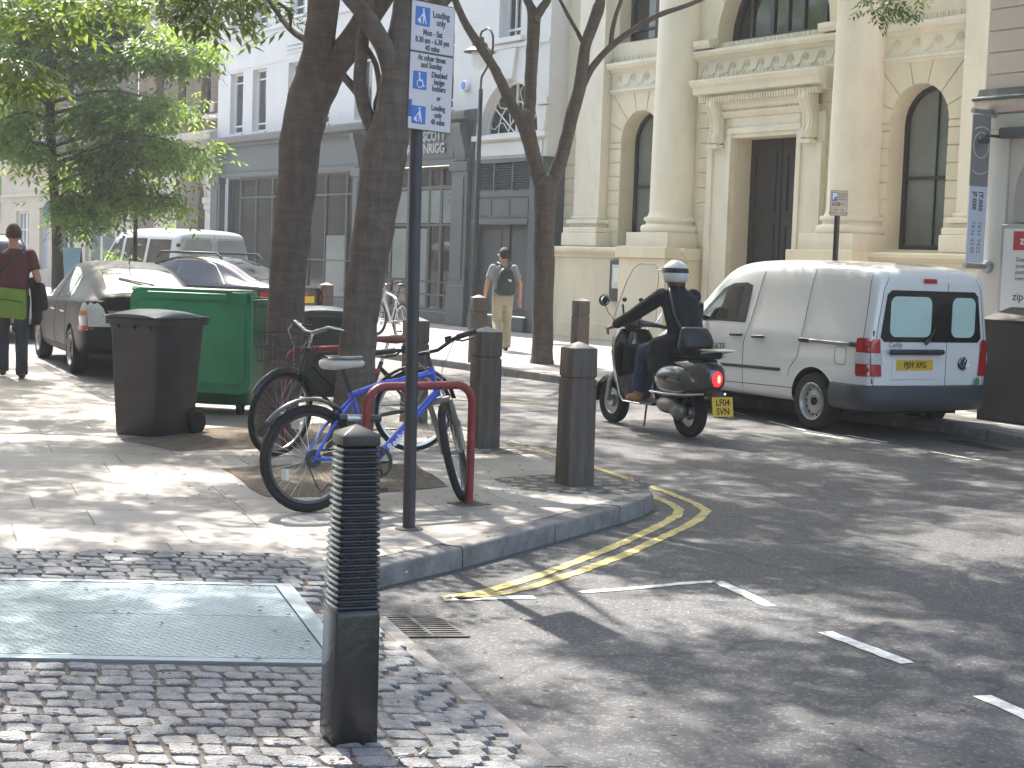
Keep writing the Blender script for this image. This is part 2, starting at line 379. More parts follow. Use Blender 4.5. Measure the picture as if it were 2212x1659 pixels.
line('white_line', [(1782, 1366), (1860, 1396), (1960, 1434)], .085, WHI)
line('white_line', [(2122, 1504), (2212, 1546), (2330, 1600)], .085, WHI)
for a in [((1660, 910), (1738, 930)), ((1738, 935), (1820, 948)), ((1830, 941), (1915, 956)), ((2014, 977), (2118, 995)), ((1540, 880), (1610, 897))]:
    line('white_line', a, .06, WHI)
# ---- far pavement
kf = [FS(4, 13.0), G(2330, 965), G(2212, 943), G(2132, 927), G(2047, 913)] + [FS(s, 13.5) for s in (-18, -30, -45, -60, -75, -95)]
for p in kf: p.z = 0
kfi = inset(kf, -.16) if (inset(kf, .16)[2] - FS(0, 20)).length > (kf[2] - FS(0, 20)).length else inset(kf, .16)
kerb('kerb', kf, kfi, .95)
struct(MB().poly([(p.x, p.y, .12) for p in kfi] + [tuple(FS(-95, 30, .12)), tuple(FS(6, 30, .12))]).build('pavement', SLAB2))
# far-left side street pavement strip beyond the built-out corner is part of the near pavement
# ================================================================ BUILDINGS
CREAM = pm('cream_stucco', (.68, .61, .45), .75, var=.09, vs=1.6, bump=.12, bs=40, dirt=.24, stretch=(1, 1, .45))
CREAM2 = pm('cream_stucco_trim', (.70, .65, .52), .7, var=.09, vs=1.8, bump=.1, bs=40, dirt=.22, stretch=(1, 1, .45))
WHITE = pm('white_render', (.62, .61, .585), .75, var=.06, vs=.9, bump=.1, bs=60, dirt=.10)
GREY = pm('grey_green_paint', (.065, .082, .085), .42, var=.10, vs=2, bump=.05, bs=30)
GREYD = pm('dark_grey_paint', (.05, .058, .062), .5, var=.12, vs=2)
BLKF = pm('black_window_frame', (.022, .022, .022), .4, var=.15)
WHF = pm('white_window_frame', (.72, .72, .70), .45, var=.05)
GLASS = pm('window_glass', (.018, .022, .02), .03, var=.3, vs=.8, spec=.6)
GLASSB = pm('window_glass_blind', (.16, .18, .165), .06, var=.25, vs=.9, spec=.6)
DOORD = pm('dark_door_paint', (.018, .014, .012), .5, var=.25, vs=5)
PINK = pm('pink_stucco', (.64, .53, .475), .75, var=.05, vs=1.2, dirt=.08)
PWHITE = pm('shopfront_white_paint', (.60, .575, .54), .6, var=.05, vs=1.2, dirt=.08)
LEAD = pm('lead_sheet', (.07, .085, .09), .55, var=.2, vs=5)
def brickmat(name, c1, c2, mo, axis='xz'):
    m = bpy.data.materials.new(name); m.use_nodes = True; t = m.node_tree; L = t.links.new; b = t.nodes['Principled BSDF']
    tc = node(t, 'ShaderNodeTexCoord'); sx_ = node(t, 'ShaderNodeSeparateXYZ'); cb = node(t, 'ShaderNodeCombineXYZ'); L(tc.outputs['Object'], sx_.inputs[0])
    L(sx_.outputs[0], cb.inputs[0]); L(sx_.outputs[2], cb.inputs[1])
    br = node(t, 'ShaderNodeTexBrick', Scale=1.0, Mortar__Size=.008, Brick__Width=.225, Row__Height=.075, Bias=-.1)
    br.inputs['Color1'].default_value = (*c1, 1); br.inputs['Color2'].default_value = (*c2, 1); br.inputs['Mortar'].default_value = (*mo, 1); L(cb.outputs[0], br.inputs['Vector'])
    n = node(t, 'ShaderNodeTexNoise', Scale=1.5, Detail=8.0); L(tc.outputs['Object'], n.inputs['Vector'])
    r = node(t, 'ShaderNodeMapRange'); r.inputs[3].default_value = .6; r.inputs[4].default_value = 1.4; L(n.outputs[0], r.inputs[0])
    s = node(t, 'ShaderNodeVectorMath', _operation='SCALE'); L(br.outputs[0], s.inputs[0]); L(r.outputs[0], s.inputs['Scale']); L(s.outputs[0], b.inputs['Base Color'])
    b.inputs['Roughness'].default_value = .9; MATS[name] = m; return m
BRK = brickmat('brown_stock_brick', (.155, .11, .062), (.115, .08, .048), (.16, .135, .1))
BRK2 = brickmat('dark_stock_brick', (.075, .058, .045), (.055, .043, .035), (.09, .08, .07))

def arc(x0, x1, zs, rise, n=14):
    cx, rx = (x0 + x1) / 2, (x1 - x0) / 2
    return [(cx + rx * cos(pi * k / n), zs + rise * sin(pi * k / n)) for k in range(n + 1)]       # right -> left
def wall(b, x0, x1, z0, z1, holes, y=0, depth=.35, back=None):
    """front sheet with openings (x0,x1,z0,z1,rise) and their reveals"""
    xs = sorted({x0, x1} | {h[0] for h in holes} | {h[1] for h in holes}); zs = sorted({z0, z1} | {h[2] for h in holes} | {h[3] for h in holes})
    xs = [x for x in xs if x0 <= x <= x1]; zs = [z for z in zs if z0 <= z <= z1]
    for i in range(len(xs) - 1):
        for j in range(len(zs) - 1):
            cx, cz = (xs[i] + xs[i + 1]) / 2, (zs[j] + zs[j + 1]) / 2
            if any(h[0] < cx < h[1] and h[2] < cz < h[3] for h in holes): continue
            b.add([(xs[i], y, zs[j]), (xs[i + 1], y, zs[j]), (xs[i + 1], y, zs[j + 1]), (xs[i], y, zs[j + 1])], [(0, 1, 2, 3)])
    for h in holes:
        a, c, e, f = h[:4]; rise = h[4] if len(h) > 4 else 0; d = h[5] if len(h) > 5 else depth; zsp = f - rise
        pts = [(a, zsp), (a, e), (c, e), (c, zsp)] + ([p for p in arc(a, c, zsp, rise)][1:-1] if rise else [])
        ring0 = [(p[0], y, p[1]) for p in pts]; ring1 = [(p[0], y + d, p[1]) for p in pts]
        b.loft([ring0, ring1], caps=False)
        if rise:
            pa = arc(a, c, zsp, rise); n = len(pa)
            for k in range(n - 1):
                q = [(pa[k][0], y, pa[k][1]), (pa[k + 1][0], y, pa[k + 1][1]), (pa[k + 1][0], y, f), (pa[k][0], y, f)]
                b.add(q, [(0, 1, 2, 3)])
def window(parent, x0, x1, z0, z1, rise=0, y=.3, fw=.07, vb=(), hb=(), mat=None, glass=None, gsplit=None, name='window', thick=.07):
    """frame mesh with bars; the pane is its child"""
    zsp = z1 - rise; out = [(x0, z0), (x1, z0)] + (arc(x0, x1, zsp, rise) if rise else [(x1, z1), (x0, z1)])
    inn = [(x0 + fw, z0 + fw), (x1 - fw, z0 + fw)] + (arc(x0 + fw, x1 - fw, zsp, max(rise - fw, .01)) if rise else [(x1 - fw, z1 - fw), (x0 + fw, z1 - fw)])
    b = MB(); n = len(out)
    vs = [(p[0], y, p[1]) for p in out] + [(p[0], y, p[1]) for p in inn] + [(p[0], y + thick, p[1]) for p in inn]
    b.add(vs, [(i, (i + 1) % n, n + (i + 1) % n, n + i) for i in range(n)] + [(n + i, n + (i + 1) % n, 2 * n + (i + 1) % n, 2 * n + i) for i in range(n)])
    def top(x):
        if not rise: return z1 - fw
        u = (x - (x0 + x1) / 2) / ((x1 - x0) / 2 - fw); return zsp + max(rise - fw, .01) * sqrt(max(0, 1 - u * u))
    for v in vb: x, w = (v, .04) if not isinstance(v, tuple) else v; b.box(x - w / 2, x + w / 2, y + .012, y + thick - .002, z0 + fw, top(x) - .002)
    for h in hb:
        z, w = (h, .045) if not isinstance(h, tuple) else h
        hx = (x1 - x0) / 2 - fw
        if rise and z > zsp: hx *= sqrt(max(0, 1 - ((z - zsp) / (rise - fw)) ** 2))
        cx = (x0 + x1) / 2; b.box(cx - hx, cx + hx, y + .009, y + thick - .004, z - w / 2, z + w / 2)
    f = b.build(name, mat or BLKF, parent)
    g = MB(); gp = [(p[0], y + thick - .012, p[1]) for p in inn]; g.poly(gp)
    g.build('pane', glass or GLASS, f); return f
def moulding(b, x0, x1, prof, ends=True):
    """extrude a (projection, z) profile along x; projection is towards the street (-y)"""
    b.prism([(-p, z) for p, z in prof], 'x', x0, x1); return b
def column(parent, x, y, zb, zt, r0, r1, half=False, name='column'):
    b = MB(); prof = []
    for k in range(13):
        t = k / 12; prof.append((lerp(r0, r1, t ** 1.6), lerp(zb + .42, zt, t)))
    b.lathe(prof, 32, (x, y, 0)); o = b.build(name, CREAM2, parent, smooth=40)
    c = MB(); R = r0
    c.lathe([(R * 1.28, zb), (R * 1.33, zb + .03), (R * 1.35, zb + .08), (R * 1.33, zb + .13), (R * 1.26, zb + .16), (R * 1.14, zb + .165), (R * 1.11, zb + .20), (R * 1.12, zb + .235), (R * 1.19, zb + .24), (R * 1.22, zb + .28), (R * 1.19, zb + .32), (R * 1.08, zb + .33), (R * 1.03, zb + .38), (R, zb + .43)], 32, (x, y, 0))
    c.build('column_base', CREAM2, o, smooth=50); return o

# ---------------------------------------------------------------- cream building with columns
S0 = -30.9; C1 = 21.4
cb = thing('cream_building', 'cream stucco classical building with giant columns, arched windows and a tall dark door', 'building', FS(S0, C1, .12), PHI - pi / 2)
ZB = .12
holes = [(2.35, 3.70, 2.08, 4.96, .66), (10.25, 11.60, 2.08, 4.96, .66), (6.13, 7.97, 0, 4.22), (5.40, 8.60, 6.15, 7.80, 1.6), (2.1, 3.95, 6.45, 9), (10.0, 11.85, 6.45, 9)]
b = MB(); wall(b, -.2, 14.6, 0, 10, holes, 0, .42)
b.prism([(-.2, 10.0), (14.6, 10.0), (14.6, 10.3), (-.2, 10.3)], 'y', -.5, 5)
w_ = b.build('wall', CREAM, cb)
CH = .262; GAP = .024
def courses(x0, x1, z0, z1, y=-.022):
    z = z0; b = MB()
    while z < z1 - .05:
        b.box(x0, x1, y, .001, z + GAP / 2, min(z + CH * 1.15, z1) - GAP / 2); z += CH * 1.15
    b.build('rustication', CREAM, cb)
for x0, x1 in ((-.2, .92), (1.92, 2.345), (3.705, 4.10), (5.02, 5.62), (8.46, 8.98), (9.9, 10.245), (11.605, 12.03)):
    courses(x0, x1, 2.06, 4.3 if x0 not in (5.02, 8.46, -.2) else 5.4)
for xc in (3.025, 10.925):
    b = MB(); r, rz, zs, X, Z0, Z1 = .675, .66, 4.30, 1.075, 4.30, 5.34
    def outp(a):
        dx, dz = cos(a), sin(a); t = min(X / abs(dx) if abs(dx) > 1e-6 else 9, (Z1 - zs) / dz if dz > 1e-6 else 9); return (xc + dx * t, zs + dz * t)
    A = [0, .38, .80, 1.32, pi - 1.32, pi - .80, pi - .38, pi]
    for a0, a1 in zip(A[:-1], A[1:]):
        a0_, a1_ = a0 + .016, a1 - .016
        inner_ = [(xc + (r + .004) * cos(a), zs + (rz + .004) * sin(a)) for a in [lerp(a1_, a0_, k / 4) for k in range(5)]]
        o0, o1 = outp(a0_), outp(a1_); mid = []
        ca = math.atan2(Z1 - zs, X)
        if a0_ < ca < a1_: mid = [(xc + X, Z1)]
        if a0_ < pi - ca < a1_: mid = [(xc - X, Z1)]
        b.prism(inner_ + [o0] + mid + [o1], 'y', -.024, .001)
    b.build('arch_voussoirs', CREAM, cb)
for x0, x1 in ((2.35, 3.70), (10.25, 11.60)):
    window(cb, x0, x1, 2.08, 4.96, .66, .36, .085, [((x0 + x1) / 2 + .08, .015)], [(3.35, .06)], glass=GLASSB)
window(cb, 5.40, 8.60, 6.15, 7.80, 1.6, .4, .12, [(5.95, .07), (6.55, .12), (7.0, .05), (7.45, .05), (8.05, .07)], [])
window(cb, 2.1, 3.95, 6.45, 9, 0, .3, .1, [(3.0, .09)], [(6.75, .06), (8.4, .06)]); window(cb, 10.0, 11.85, 6.45, 9, 0, .3, .1, [(10.9, .09)], [(6.75, .06), (8.4, .06)])
# plinth and ledge
def ledge(x0, x1, y):
    b = MB(); b.box(x0, x1, y, .0, 0, 1.78)
    moulding(b, x0 - .06, x1 + .06, [(0, 1.78), (-y + .03, 1.78), (-y + .06, 1.84), (-y + .12, 1.88), (-y + .16, 1.93), (-y + .16, 1.99), (-y + .1, 2.02), (0, 2.03)])
    b.box(x0 - .02, x1 + .02, y - .03, y + .001, 0, .35)
    b.build('plinth', CREAM, cb, bevel=.006)
ledge(.55, 5.25, -.42); ledge(8.75, 13.4, -.42)
ledge(-.18, .47, -.05)
# pilasters and columns
for x0 in (.95, 12.06):
    b = MB(); b.box(x0, x0 + .95, -.24, .0, 2.45, 10); o = b.build('pilaster', CREAM2, cb)
    b = MB(); b.box(x0 - .19, x0 + 1.14, -.42, .0, 2.03, 2.33)
    for d, z0, z1 in ((.16, 2.33, 2.45), (.06, 2.45, 2.53), (.12, 2.53, 2.62), (.04, 2.62, 2.70)): b.box(x0 - d, x0 + .95 + d, -.24 - d, .0, z0, z1)
    b.build('pilaster_base', CREAM2, o, bevel=.022, seg=3)
for x in (4.38, 9.58):
    o = column(cb, x, -.12, 2.33, 10, .50, .42)
    b = MB(); b.box(x - .69, x + .69, -.80, .0, 2.03, 2.33); b.build('column_plinth', CREAM2, o, bevel=.008)
    b = MB(); b.box(x - .78, x + .78, -.9, -.4, 0, 1.80); b.box(x - .84, x + .84, -.97, -.4, 1.80, 2.03); b.build('pedestal', CREAM, o, bevel=.015)
# entablature bands with running-scroll frieze
def scroll(b, x0, x1, zc, y, h=.24, step=.40):
    n = max(1, int((x1 - x0) / step)); st = (x1 - x0) / n
    for k in range(n):
        X = x0 + (k + .5) * st; pts = []
        for i in range(17):
            a = pi * 1.0 - i / 16 * 3.3 * pi; r = h * .40 * (1 - i / 19); pts.append((X + .02 + r * cos(a), y, zc + .03 + r * sin(a)))
        pre = [(X - st * .62 + st * .5 * t, y, zc - h * .5 + h * .45 * t * t) for t in (0, .35, .7)]
        b.tube(pre + pts, .015, 5)
def entab(x0, x1, zf=0):
    b = MB(); moulding(b, x0, x1, [(0, 5.34), (.03, 5.34), (.05, 5.38), (.09, 5.40), (.09, 5.44), (.04, 5.46), (0, 5.46)])
    moulding(b, x0, x1, [(0, 5.81), (.05, 5.81), (.08, 5.86), (.16, 5.89), (.20, 5.95), (.20, 6.0), (.12, 6.03), (0, 6.05)])
    b.box(x0, x1, -.03, .0, 5.46, 5.81); o = b.build('entablature', CREAM2, cb)
    c = MB(); scroll(c, x0 + .05, x1 - .05, 5.64, -.038); c.build('scroll_frieze', CREAM, o, smooth=60)
    s = MB(); x = x0 + .05                              # pigeon spikes
    while x < x1 - .03: s.cyl((x, -.1, 6.03), (x + random.uniform(-.02, .02), -.1 + random.uniform(-.05, .05), 6.13), .004, .002, 4); x += .045
    s.build('bird_spikes', GREYD, o)
entab(1.92, 3.92); entab(4.86, 9.1); entab(10.04, 12.04)
for x0 in (4.95, 8.55): b = MB(); moulding(b, x0, x0 + .5, [(0, 6.05), (.2, 6.05), (.26, 6.12), (.26, 6.2), (.1, 6.24), (0, 6.24)]); b.build('impost', CREAM2, cb)
# doorcase
dc = MB()
for sx_ in (-1, 1):
    x = 7.05 + sx_ * 1.30; dc.box(x - .35, x + .35, -.10, .0, 0, 4.62)
    x = 7.05 + sx_ * 1.0; dc.box(x - .06, x + .06, -.14, -.095, 0, 4.30)
    x = 7.05 + sx_ * 1.56; dc.box(x - .08, x + .08, -.145, -.095, 0, 4.05)
dc.box(5.75, 8.35, -.10, .0, 4.22, 4.62); dc.box(6.0, 8.1, -.14, -.095, 4.30, 4.42)
moulding(dc, 5.6, 8.5, [(0, 4.62), (.12, 4.62), (.2, 4.70), (.2, 4.74), (.1, 4.76), (0, 4.76)])
dco = dc.build('doorcase', CREAM2, cb, bevel=.01)
b = MB(); moulding(b, 5.7, 8.4, [(0, 4.77), (.14, 4.77), (.22, 4.86), (.24, 4.98), (0, 5.0)])
for k in range(40): b.box(5.72 + k * .067, 5.757 + k * .067, -.17, -.13, 4.70, 4.80)
b.build('bolection_frieze', CREAM2, dco)
b = MB(); moulding(b, 5.22, 8.86, [(0, 5.0), (.26, 5.0), (.28, 5.08), (.42, 5.10), (.44, 5.22), (.50, 5.26), (.54, 5.34), (.54, 5.37), (0, 5.42)])
b.build('door_cornice', CREAM2, dco)
b = MB()
for k in range(46): b.box(5.36 + k * .0735, 5.40 + k * .0735, -.37, -.2, 4.93, 5.03)
b.build('dentils', CREAM2, dco)
s = MB(); x = 5.3
while x < 8.8: s.cyl((x, -.3, 5.39), (x + random.uniform(-.02, .02), -.3 + random.uniform(-.06, .06), 5.5), .004, .002, 4); x += .04
s.build('bird_spikes', GREYD, dco)
for x in (5.72, 8.38):
    prof = [(-.1, 4.98), (-.38, 4.98), (-.40, 4.85), (-.34, 4.72), (-.26, 4.55), (-.25, 4.35), (-.30, 4.22), (-.28, 4.12), (-.2, 4.1), (-.1, 4.14)]
    b = MB(); b.prism(prof, 'x', x - .13, x + .13); b.box(x - .15, x + .15, -.3, -.1, 4.02, 4.10)
    for k in (-.07, .07): b.tube([(x + k, p[0] - .005, p[1]) for p in prof[1:8]], .022, 6)
    b.build('console', CREAM2, dco, bevel=.008)
d = MB(); d.box(6.13, 7.97, .40, .46, 0, 4.22)
for cx in (6.59, 7.51):
    for z0, z1 in ((.25, 1.15), (1.35, 2.55), (2.75, 3.95)):
        for q in ((cx - .32, cx + .32, z0, z0 + .05), (cx - .32, cx + .32, z1 - .05, z1), (cx - .32, cx - .27, z0 + .05, z1 - .05), (cx + .27, cx + .32, z0 + .05, z1 - .05)): d.box(q[0], q[1], .375, .401, q[2], q[3])
d.box(7.035, 7.065, .38, .401, 0, 4.2)
do = d.build('door', DOORD, cb, bevel=.006); MB().sphere((7.2, .35, 1.2), .04).build('handle', pm('brass', (.5, .36, .12), .3, 1), do, smooth=60)
# notice board hung on the plinth
nb = thing('notice_board', 'dark framed notice board with pinned papers on the cream plinth wall left of the door', 'notice board', FS(S0 + 3.0, C1 - .45, 1.0), PHI - pi / 2)
sA, _ = FAC(1321, 600, C1 - .45); sB, _ = FAC(1365, 600, C1 - .45); w = (sB - sA); nb.location = FS((sA + sB) / 2, C1 - .45, .12)
zt, zb = FAC(1343, 562, C1 - .45)[1] - .12, FAC(1343, 652, C1 - .45)[1] - .12
b = MB(); b.box(-w / 2, w / 2, -.06, 0, zb, zt); b.build('frame', pm('dark_green_paint', (.03, .04, .035), .4), nb, bevel=.012)
b = MB(); b.box(-w / 2 + .1, w / 2 - .1, -.066, -.0605, zb + .28, zt - .1); b.build('pinned_paper', pm('paper_white', (.55, .57, .56), .6, var=.2, vs=9), nb)
b = MB(); 
for q in range(2): b.box(-w / 2 + .16 + q * .22, -w / 2 + .33 + q * .22, -.07, -.0665, zb + .42, zb + .72)
b.build('notice', pm('paper_cream', (.68, .66, .6), .6, var=.25, vs=30), nb)

# ---------------------------------------------------------------- white and grey office building
S1 = -49.75; C2 = 20.9
gb = thing('office_building', 'white rendered building over a grey shopfront with raised lettering on the fascia', 'building', FS(S1, C2, .12), PHI - pi / 2)
WE = 19.05
wx = []
for k in range(4): wx += [(.98 + 4.28 * k, 1.98 + 4.28 * k), (2.70 + 4.28 * k, 3.72 + 4.28 * k)]
wx = wx[:7]
holes = [(a, c, 5.36, 7.28) for a, c in wx] + [(a, c, 8.62, 10.4) for a, c in wx] + [(16.86, 17.82, 6.88, 9.2), (16.15, 18.65, 4.63, 5.88, 1.25)]
b = MB(); wall(b, 0, WE, 4.9, 11, [h for h in holes if h[0] < 16], 0, .22) if False else None
wall(b, 0, 15.98, 5.0, 11, [h for h in holes if h[0] < 15.9], 0, .22); wall(b, 15.98, WE, 4.05, 11, [h for h in holes if h[0] > 15.9], -.02, .3)
b.add([(WE, -.02, 0), (WE, 3, 0), (WE, 3, 11), (WE, -.02, 11)], [(0, 1, 2, 3)]); b.box(0, WE, -.1, 4, 11, 11.3)
b.add([(0, 0, 0), (0, 3, 0), (0, 3, 11), (0, 0, 11)], [(0, 3, 2, 1)])
b.build('wall', WHITE, gb)
b = MB(); b.box(-.005, 15.98, -.012, .0, 7.36, 7.385); b.box(-.005, 15.98, -.05, .0, 8.38, 8.5)
for a, c in wx: b.box(a - .05, c + .05, -.06, .0, 5.29, 5.36); b.box(a - .05, c + .05, -.07, .0, 8.55, 8.62)
for a, c in wx[3:]: pass
for k in range(3): b.box(5.1, 6.4, -.03 - .012 * k, .0, 7.55 + .12 * k, 7.6 + .12 * k)
b.build('band_course', WHITE, gb)
for a, c in wx: window(gb, a, c, 5.36, 7.28, 0, .16, .07, [], [(5.62, .05), (6.98, .04)], mat=WHF); window(gb, a, c, 8.62, 10.4, 0, .16, .07, [], [(8.9, .05), (10.1, .04)], mat=WHF)
window(gb, 16.86, 17.82, 6.88, 9.2, 0, .22, .06, [17.2, 17.5], [7.1], mat=WHF)
b = MB(); b.box(16.7, 17.98, -.12, -.02, 6.76, 6.88); b.build('sill', WHITE, gb)
# fanlight window with swirling bars
f = window(gb, 16.15, 18.65, 4.63, 5.88, 1.25, .2, .06, [(17.4, .05)], [], mat=WHF)
b = MB(); 
for a in (.6, pi - .6): b.tube([(17.4, .2, 4.66), (17.4 + 1.15 * cos(a), .2, 4.66 + 1.15 * sin(a))], .02, 6)
for r in (.3, .75): b.tube([(17.4 + r * cos(pi * k / 14), .2, 4.66 + r * sin(pi * k / 14)) for k in range(15)], .016, 6)
for a in (.3, .9, 1.25, 1.9, 2.25, 2.85): b.tube([(17.4 + r * cos(a + .16 * sin(r * 8)), .2, 4.66 + r * sin(a + .16 * sin(r * 8))) for r in [.3 + .08 * k for k in range(11)]], .012, 5)
b.build('glazing_bar', WHF, f, smooth=60)
b = MB(); b.prism([(17.2, 5.9), (17.6, 5.9), (17.75, 6.6), (17.05, 6.6)], 'y', -.10, -.02); b.box(15.98, WE + .02, -.07, -.02, 6.62, 6.72)
b.box(15.99, WE + .12, -.16, -.02, 4.50, 4.62); b.box(16.1, 18.9, -.05, -.02, 4.12, 4.44)
b.box(18.72, WE + .1, -.14, -.02, 5.22, 5.38); b.prism([(18.74, 5.2), (WE + .06, 5.2), (WE - .02, 4.64), (18.82, 4.64)], 'y', -.1, -.02)
b.build('stone_trim', WHITE, gb, bevel=.008)
# shopfront
b = MB()
moulding(b, -.12, 16.1, [(0, 4.93), (.12, 4.93), (.2, 5.0), (.42, 5.04), (.46, 5.16), (.46, 5.22), (.06, 5.30), (0, 5.30)])
b.box(0, 15.98, -.10, .0, 4.10, 4.93)
b.box(0, 15.98, -.16, -.0, 3.98, 4.10)
fo = b.build('fascia', GREY, gb, bevel=.008)
b = MB()
for x0, x1 in ((.45, 9.9), (10.5, 15.1)):
    for q in ((x0, x1, 4.86, 4.89), (x0, x1, 4.15, 4.18), (x0, x0 + .03, 4.18, 4.86), (x1 - .03, x1, 4.18, 4.86)): b.box(q[0], q[1], -.12, -.101, q[2], q[3])
b.build('panel_bead', GREY, fo)
for x0, x1 in ((0, .75), (9.95, 10.4), (15.2, 15.95)):
    b = MB(); b.box(x0, x1, -.2, .0, 0, 4.0); b.box(x0 - .04, x1 + .04, -.24, .0, 0, 1.0); b.box(x0 - .05, x1 + .05, -.26, .0, 3.8, 4.02)
    b.prism([(-.1, 4.05), (-.2, 4.05), (-.24, 4.3), (-.4, 4.85), (-.4, 4.95), (-.1, 4.95)], 'x', x0 + .12, x1 - .12)
    b.box(x0 + .15, x1 - .15, -.225, -.2, 1.15, 3.65); b.build('pilaster', GREY, gb, bevel=.01)
b = MB(); b.box(.75, 9.95, -.06, .1, 0, .42); b.box(10.4, 15.2, -.06, .1, 0, .30); b.build('stall_riser', GREYD, gb, bevel=.01)
window(gb, .75, 1.9, .42, 3.98, 0, .1, .06, [], [], GREYD, GLASS)
window(gb, 1.9, 5.3, .42, 3.98, 0, .0, .07, [(3.1, .06), (4.3, .06)], [(3.35, .05)], GREYD, GLASS)
window(gb, 5.3, 9.95, .42, 3.98, 0, .0, .07, [(6.8, .08), (7.9, .06), (9.2, .08)], [(3.35, .05), (1.5, .04)], GREYD, GLASS)
window(gb, 10.4, 15.2, .30, 3.98, 0, .1, .08, [(11.6, .12), (12.5, .08), (13.6, .08), (14.2, .12)], [(3.45, .09), (1.05, .05), (.72, .05), (2.5, .05)], GREYD, GLASS)
for x0, x1, z0, z1 in ((10.5, 15.1, 2.55, 3.38), (11.7, 12.42, 1.1, 2.4), (12.6, 13.5, .36, 2.4), (5.4, 6.72, .5, 1.9), (7.96, 9.1, .5, 2.2)):
    b = MB(); b.box(x0, x1, .035 if x0 < 10 else .13, .052 if x0 < 10 else .15, z0, z1); b.build('light_on_glass', pm('light_on_glass', (.17, .20, .185), .3, var=.25, vs=.8), gb)  # pale panels put reflections and the lit interior into the glass as colour
ls = text('SCOTT\nBROWNRIGG', .34, pm('steel_letters', (.42, .43, .43), .4, .3, var=.05), gb, Matrix.Translation((14.72, -.135, 4.55)) @ RX90, align='RIGHT', bold=.006, space=.92, ext=.015)
# side door bay with louvre
b = MB(); b.box(15.98, 16.12, -.1, .2, 0, 4.05); b.box(18.55, WE + .03, -.12, .25, 0, 4.05); b.box(16.12, 18.55, -.1, .2, 3.95, 4.05); b.box(16.12, 18.55, -.1, .2, 3.15, 3.3); b.box(16.12, 18.55, -.06, .2, 2.62, 3.15); b.box(16.12, 18.55, -.14, .2, 2.5, 2.62)
for x in (16.25, 17.05, 17.85): b.box(x, x + .62, -.08, -.061, 2.7, 3.08)
b.box(WE + .03, WE + .06, -.05, .8, 0, 4.05)
b.build('door_surround', GREY, gb, bevel=.008)
b = MB(); b.box(16.12, 18.55, .1, .12, 3.3, 3.95)
for x in (16.9, 17.7): b.box(x, x + .05, -.06, .1, 3.3, 3.95)
z = 3.33
while z < 3.93: b.add([(16.12, -.05, z), (18.55, -.05, z), (18.55, .05, z + .045), (16.12, .05, z + .045), (16.12, -.05, z + .012), (18.55, -.05, z + .012), (18.55, .05, z + .057), (16.12, .05, z + .057)], [(0, 1, 2, 3), (4, 7, 6, 5), (0, 4, 5, 1), (2, 6, 7, 3)]); z += .056
b.build('louvre', GREY, gb)
b = MB(); b.box(16.12, 18.55, .12, .18, .35, 2.5)
for x0, x1 in ((16.2, 17.15), (17.55, 18.48)):
    for z0, z1 in ((.5, 1.0), (1.15, 2.4)): b.box(x0 + .05, x1 - .05, .1, .119, z0, z1)
b.box(17.22, 17.48, .08, .119, .35, 2.5); b.build('door', GREYD, gb, bevel=.012)
b = MB(); b.box(16.1, 18.6, -.2, .2, 0, .33); b.build('step', GREYD, gb, bevel=.01)
al = thing('alarm_box', 'round white alarm box with a blue front high on the white wall by the lamp', 'alarm box', (0, 0, 0)); sA, zA = FAC(1010, 186, C2)
al.location = FS(sA, C2, zA); al.rotation_euler = (0, 0, PHI - pi / 2)
MB().lathe([(.13, 0), (.14, -.02), (.14, -.1), (.12, -.12)], 20, (0, 0, 0), 'y').build('casing', WHF, al, smooth=40)
MB().lathe([(.10, -.121), (.10, -.126)], 20, (0, 0, 0), 'y').build('badge', pm('blue_badge', (.03, .16, .55), .4), al)
# lantern lamps etc come later
# ---------------------------------------------------------------- brown brick building with arches
S2 = -57.6; C3 = 21.1
bb_ = thing('brick_building', 'brown brick building with tall narrow windows over a stone arcade, between white office and shop', 'building', FS(S2, C3, .12), PHI - pi / 2)
L_ = S1 - S2 - .02
tw = [(1.75, 2.5), (3.85, 4.6), (5.95, 6.75)]
holes = [(a, c, 6.2, 8.75, .2) for a, c in tw] + [(a, c, 9.9, 12, .2) for a, c in tw]
b = MB(); wall(b, 0, L_, 5.62, 13, holes, 0, .3); b.add([(L_, 0, 0), (L_, 3, 0), (L_, 3, 13), (L_, 0, 13)], [(0, 1, 2, 3)]); b.build('wall', BRK, bb_)
for a, c in tw:
    window(bb_, a, c, 6.2, 8.75, .2, .22, .07, [], [7.5], BLKF, GLASS); window(bb_, a, c, 9.9, 12, .2, .22, .07, [], [11], BLKF, GLASS)
ST = pm('pale_stone', (.50, .455, .39), .8, var=.12, vs=3, dirt=.25, bump=.2, bs=50)
b = MB()
for x in (1.35, 2.9, 3.45, 4.98, 5.5, 7.0):
    b.box(x - .16, x + .26, -.14, .0, 8.35, 8.75); b.box(x - .1, x + .2, -.1, .0, 6.2, 6.5)
b.box(0, L_, -.16, .0, 5.95, 6.12); b.box(0, L_, -.1, .0, 9.3, 9.55); b.box(0, L_, -.2, .0, 9.55, 9.7); b.build('stone_dressing', ST, bb_, bevel=.02)
ah = [(.35, 2.05, 0, 4.0, .75, .8), (4.2, 6.75, 0, 4.42, 1.2, .8)]
b = MB(); wall(b, 0, L_, 0, 5.62, ah, -.12, .8); moulding(b, -.05, L_ + .02, [(.1, 5.0), (.2, 5.0), (.25, 5.2), (.45, 5.3), (.5, 5.45), (.5, 5.5), (.1, 5.62)])
for k in range(34): b.box(.1 + k * .225, .22 + k * .225, -.4, -.12, 5.05, 5.17)
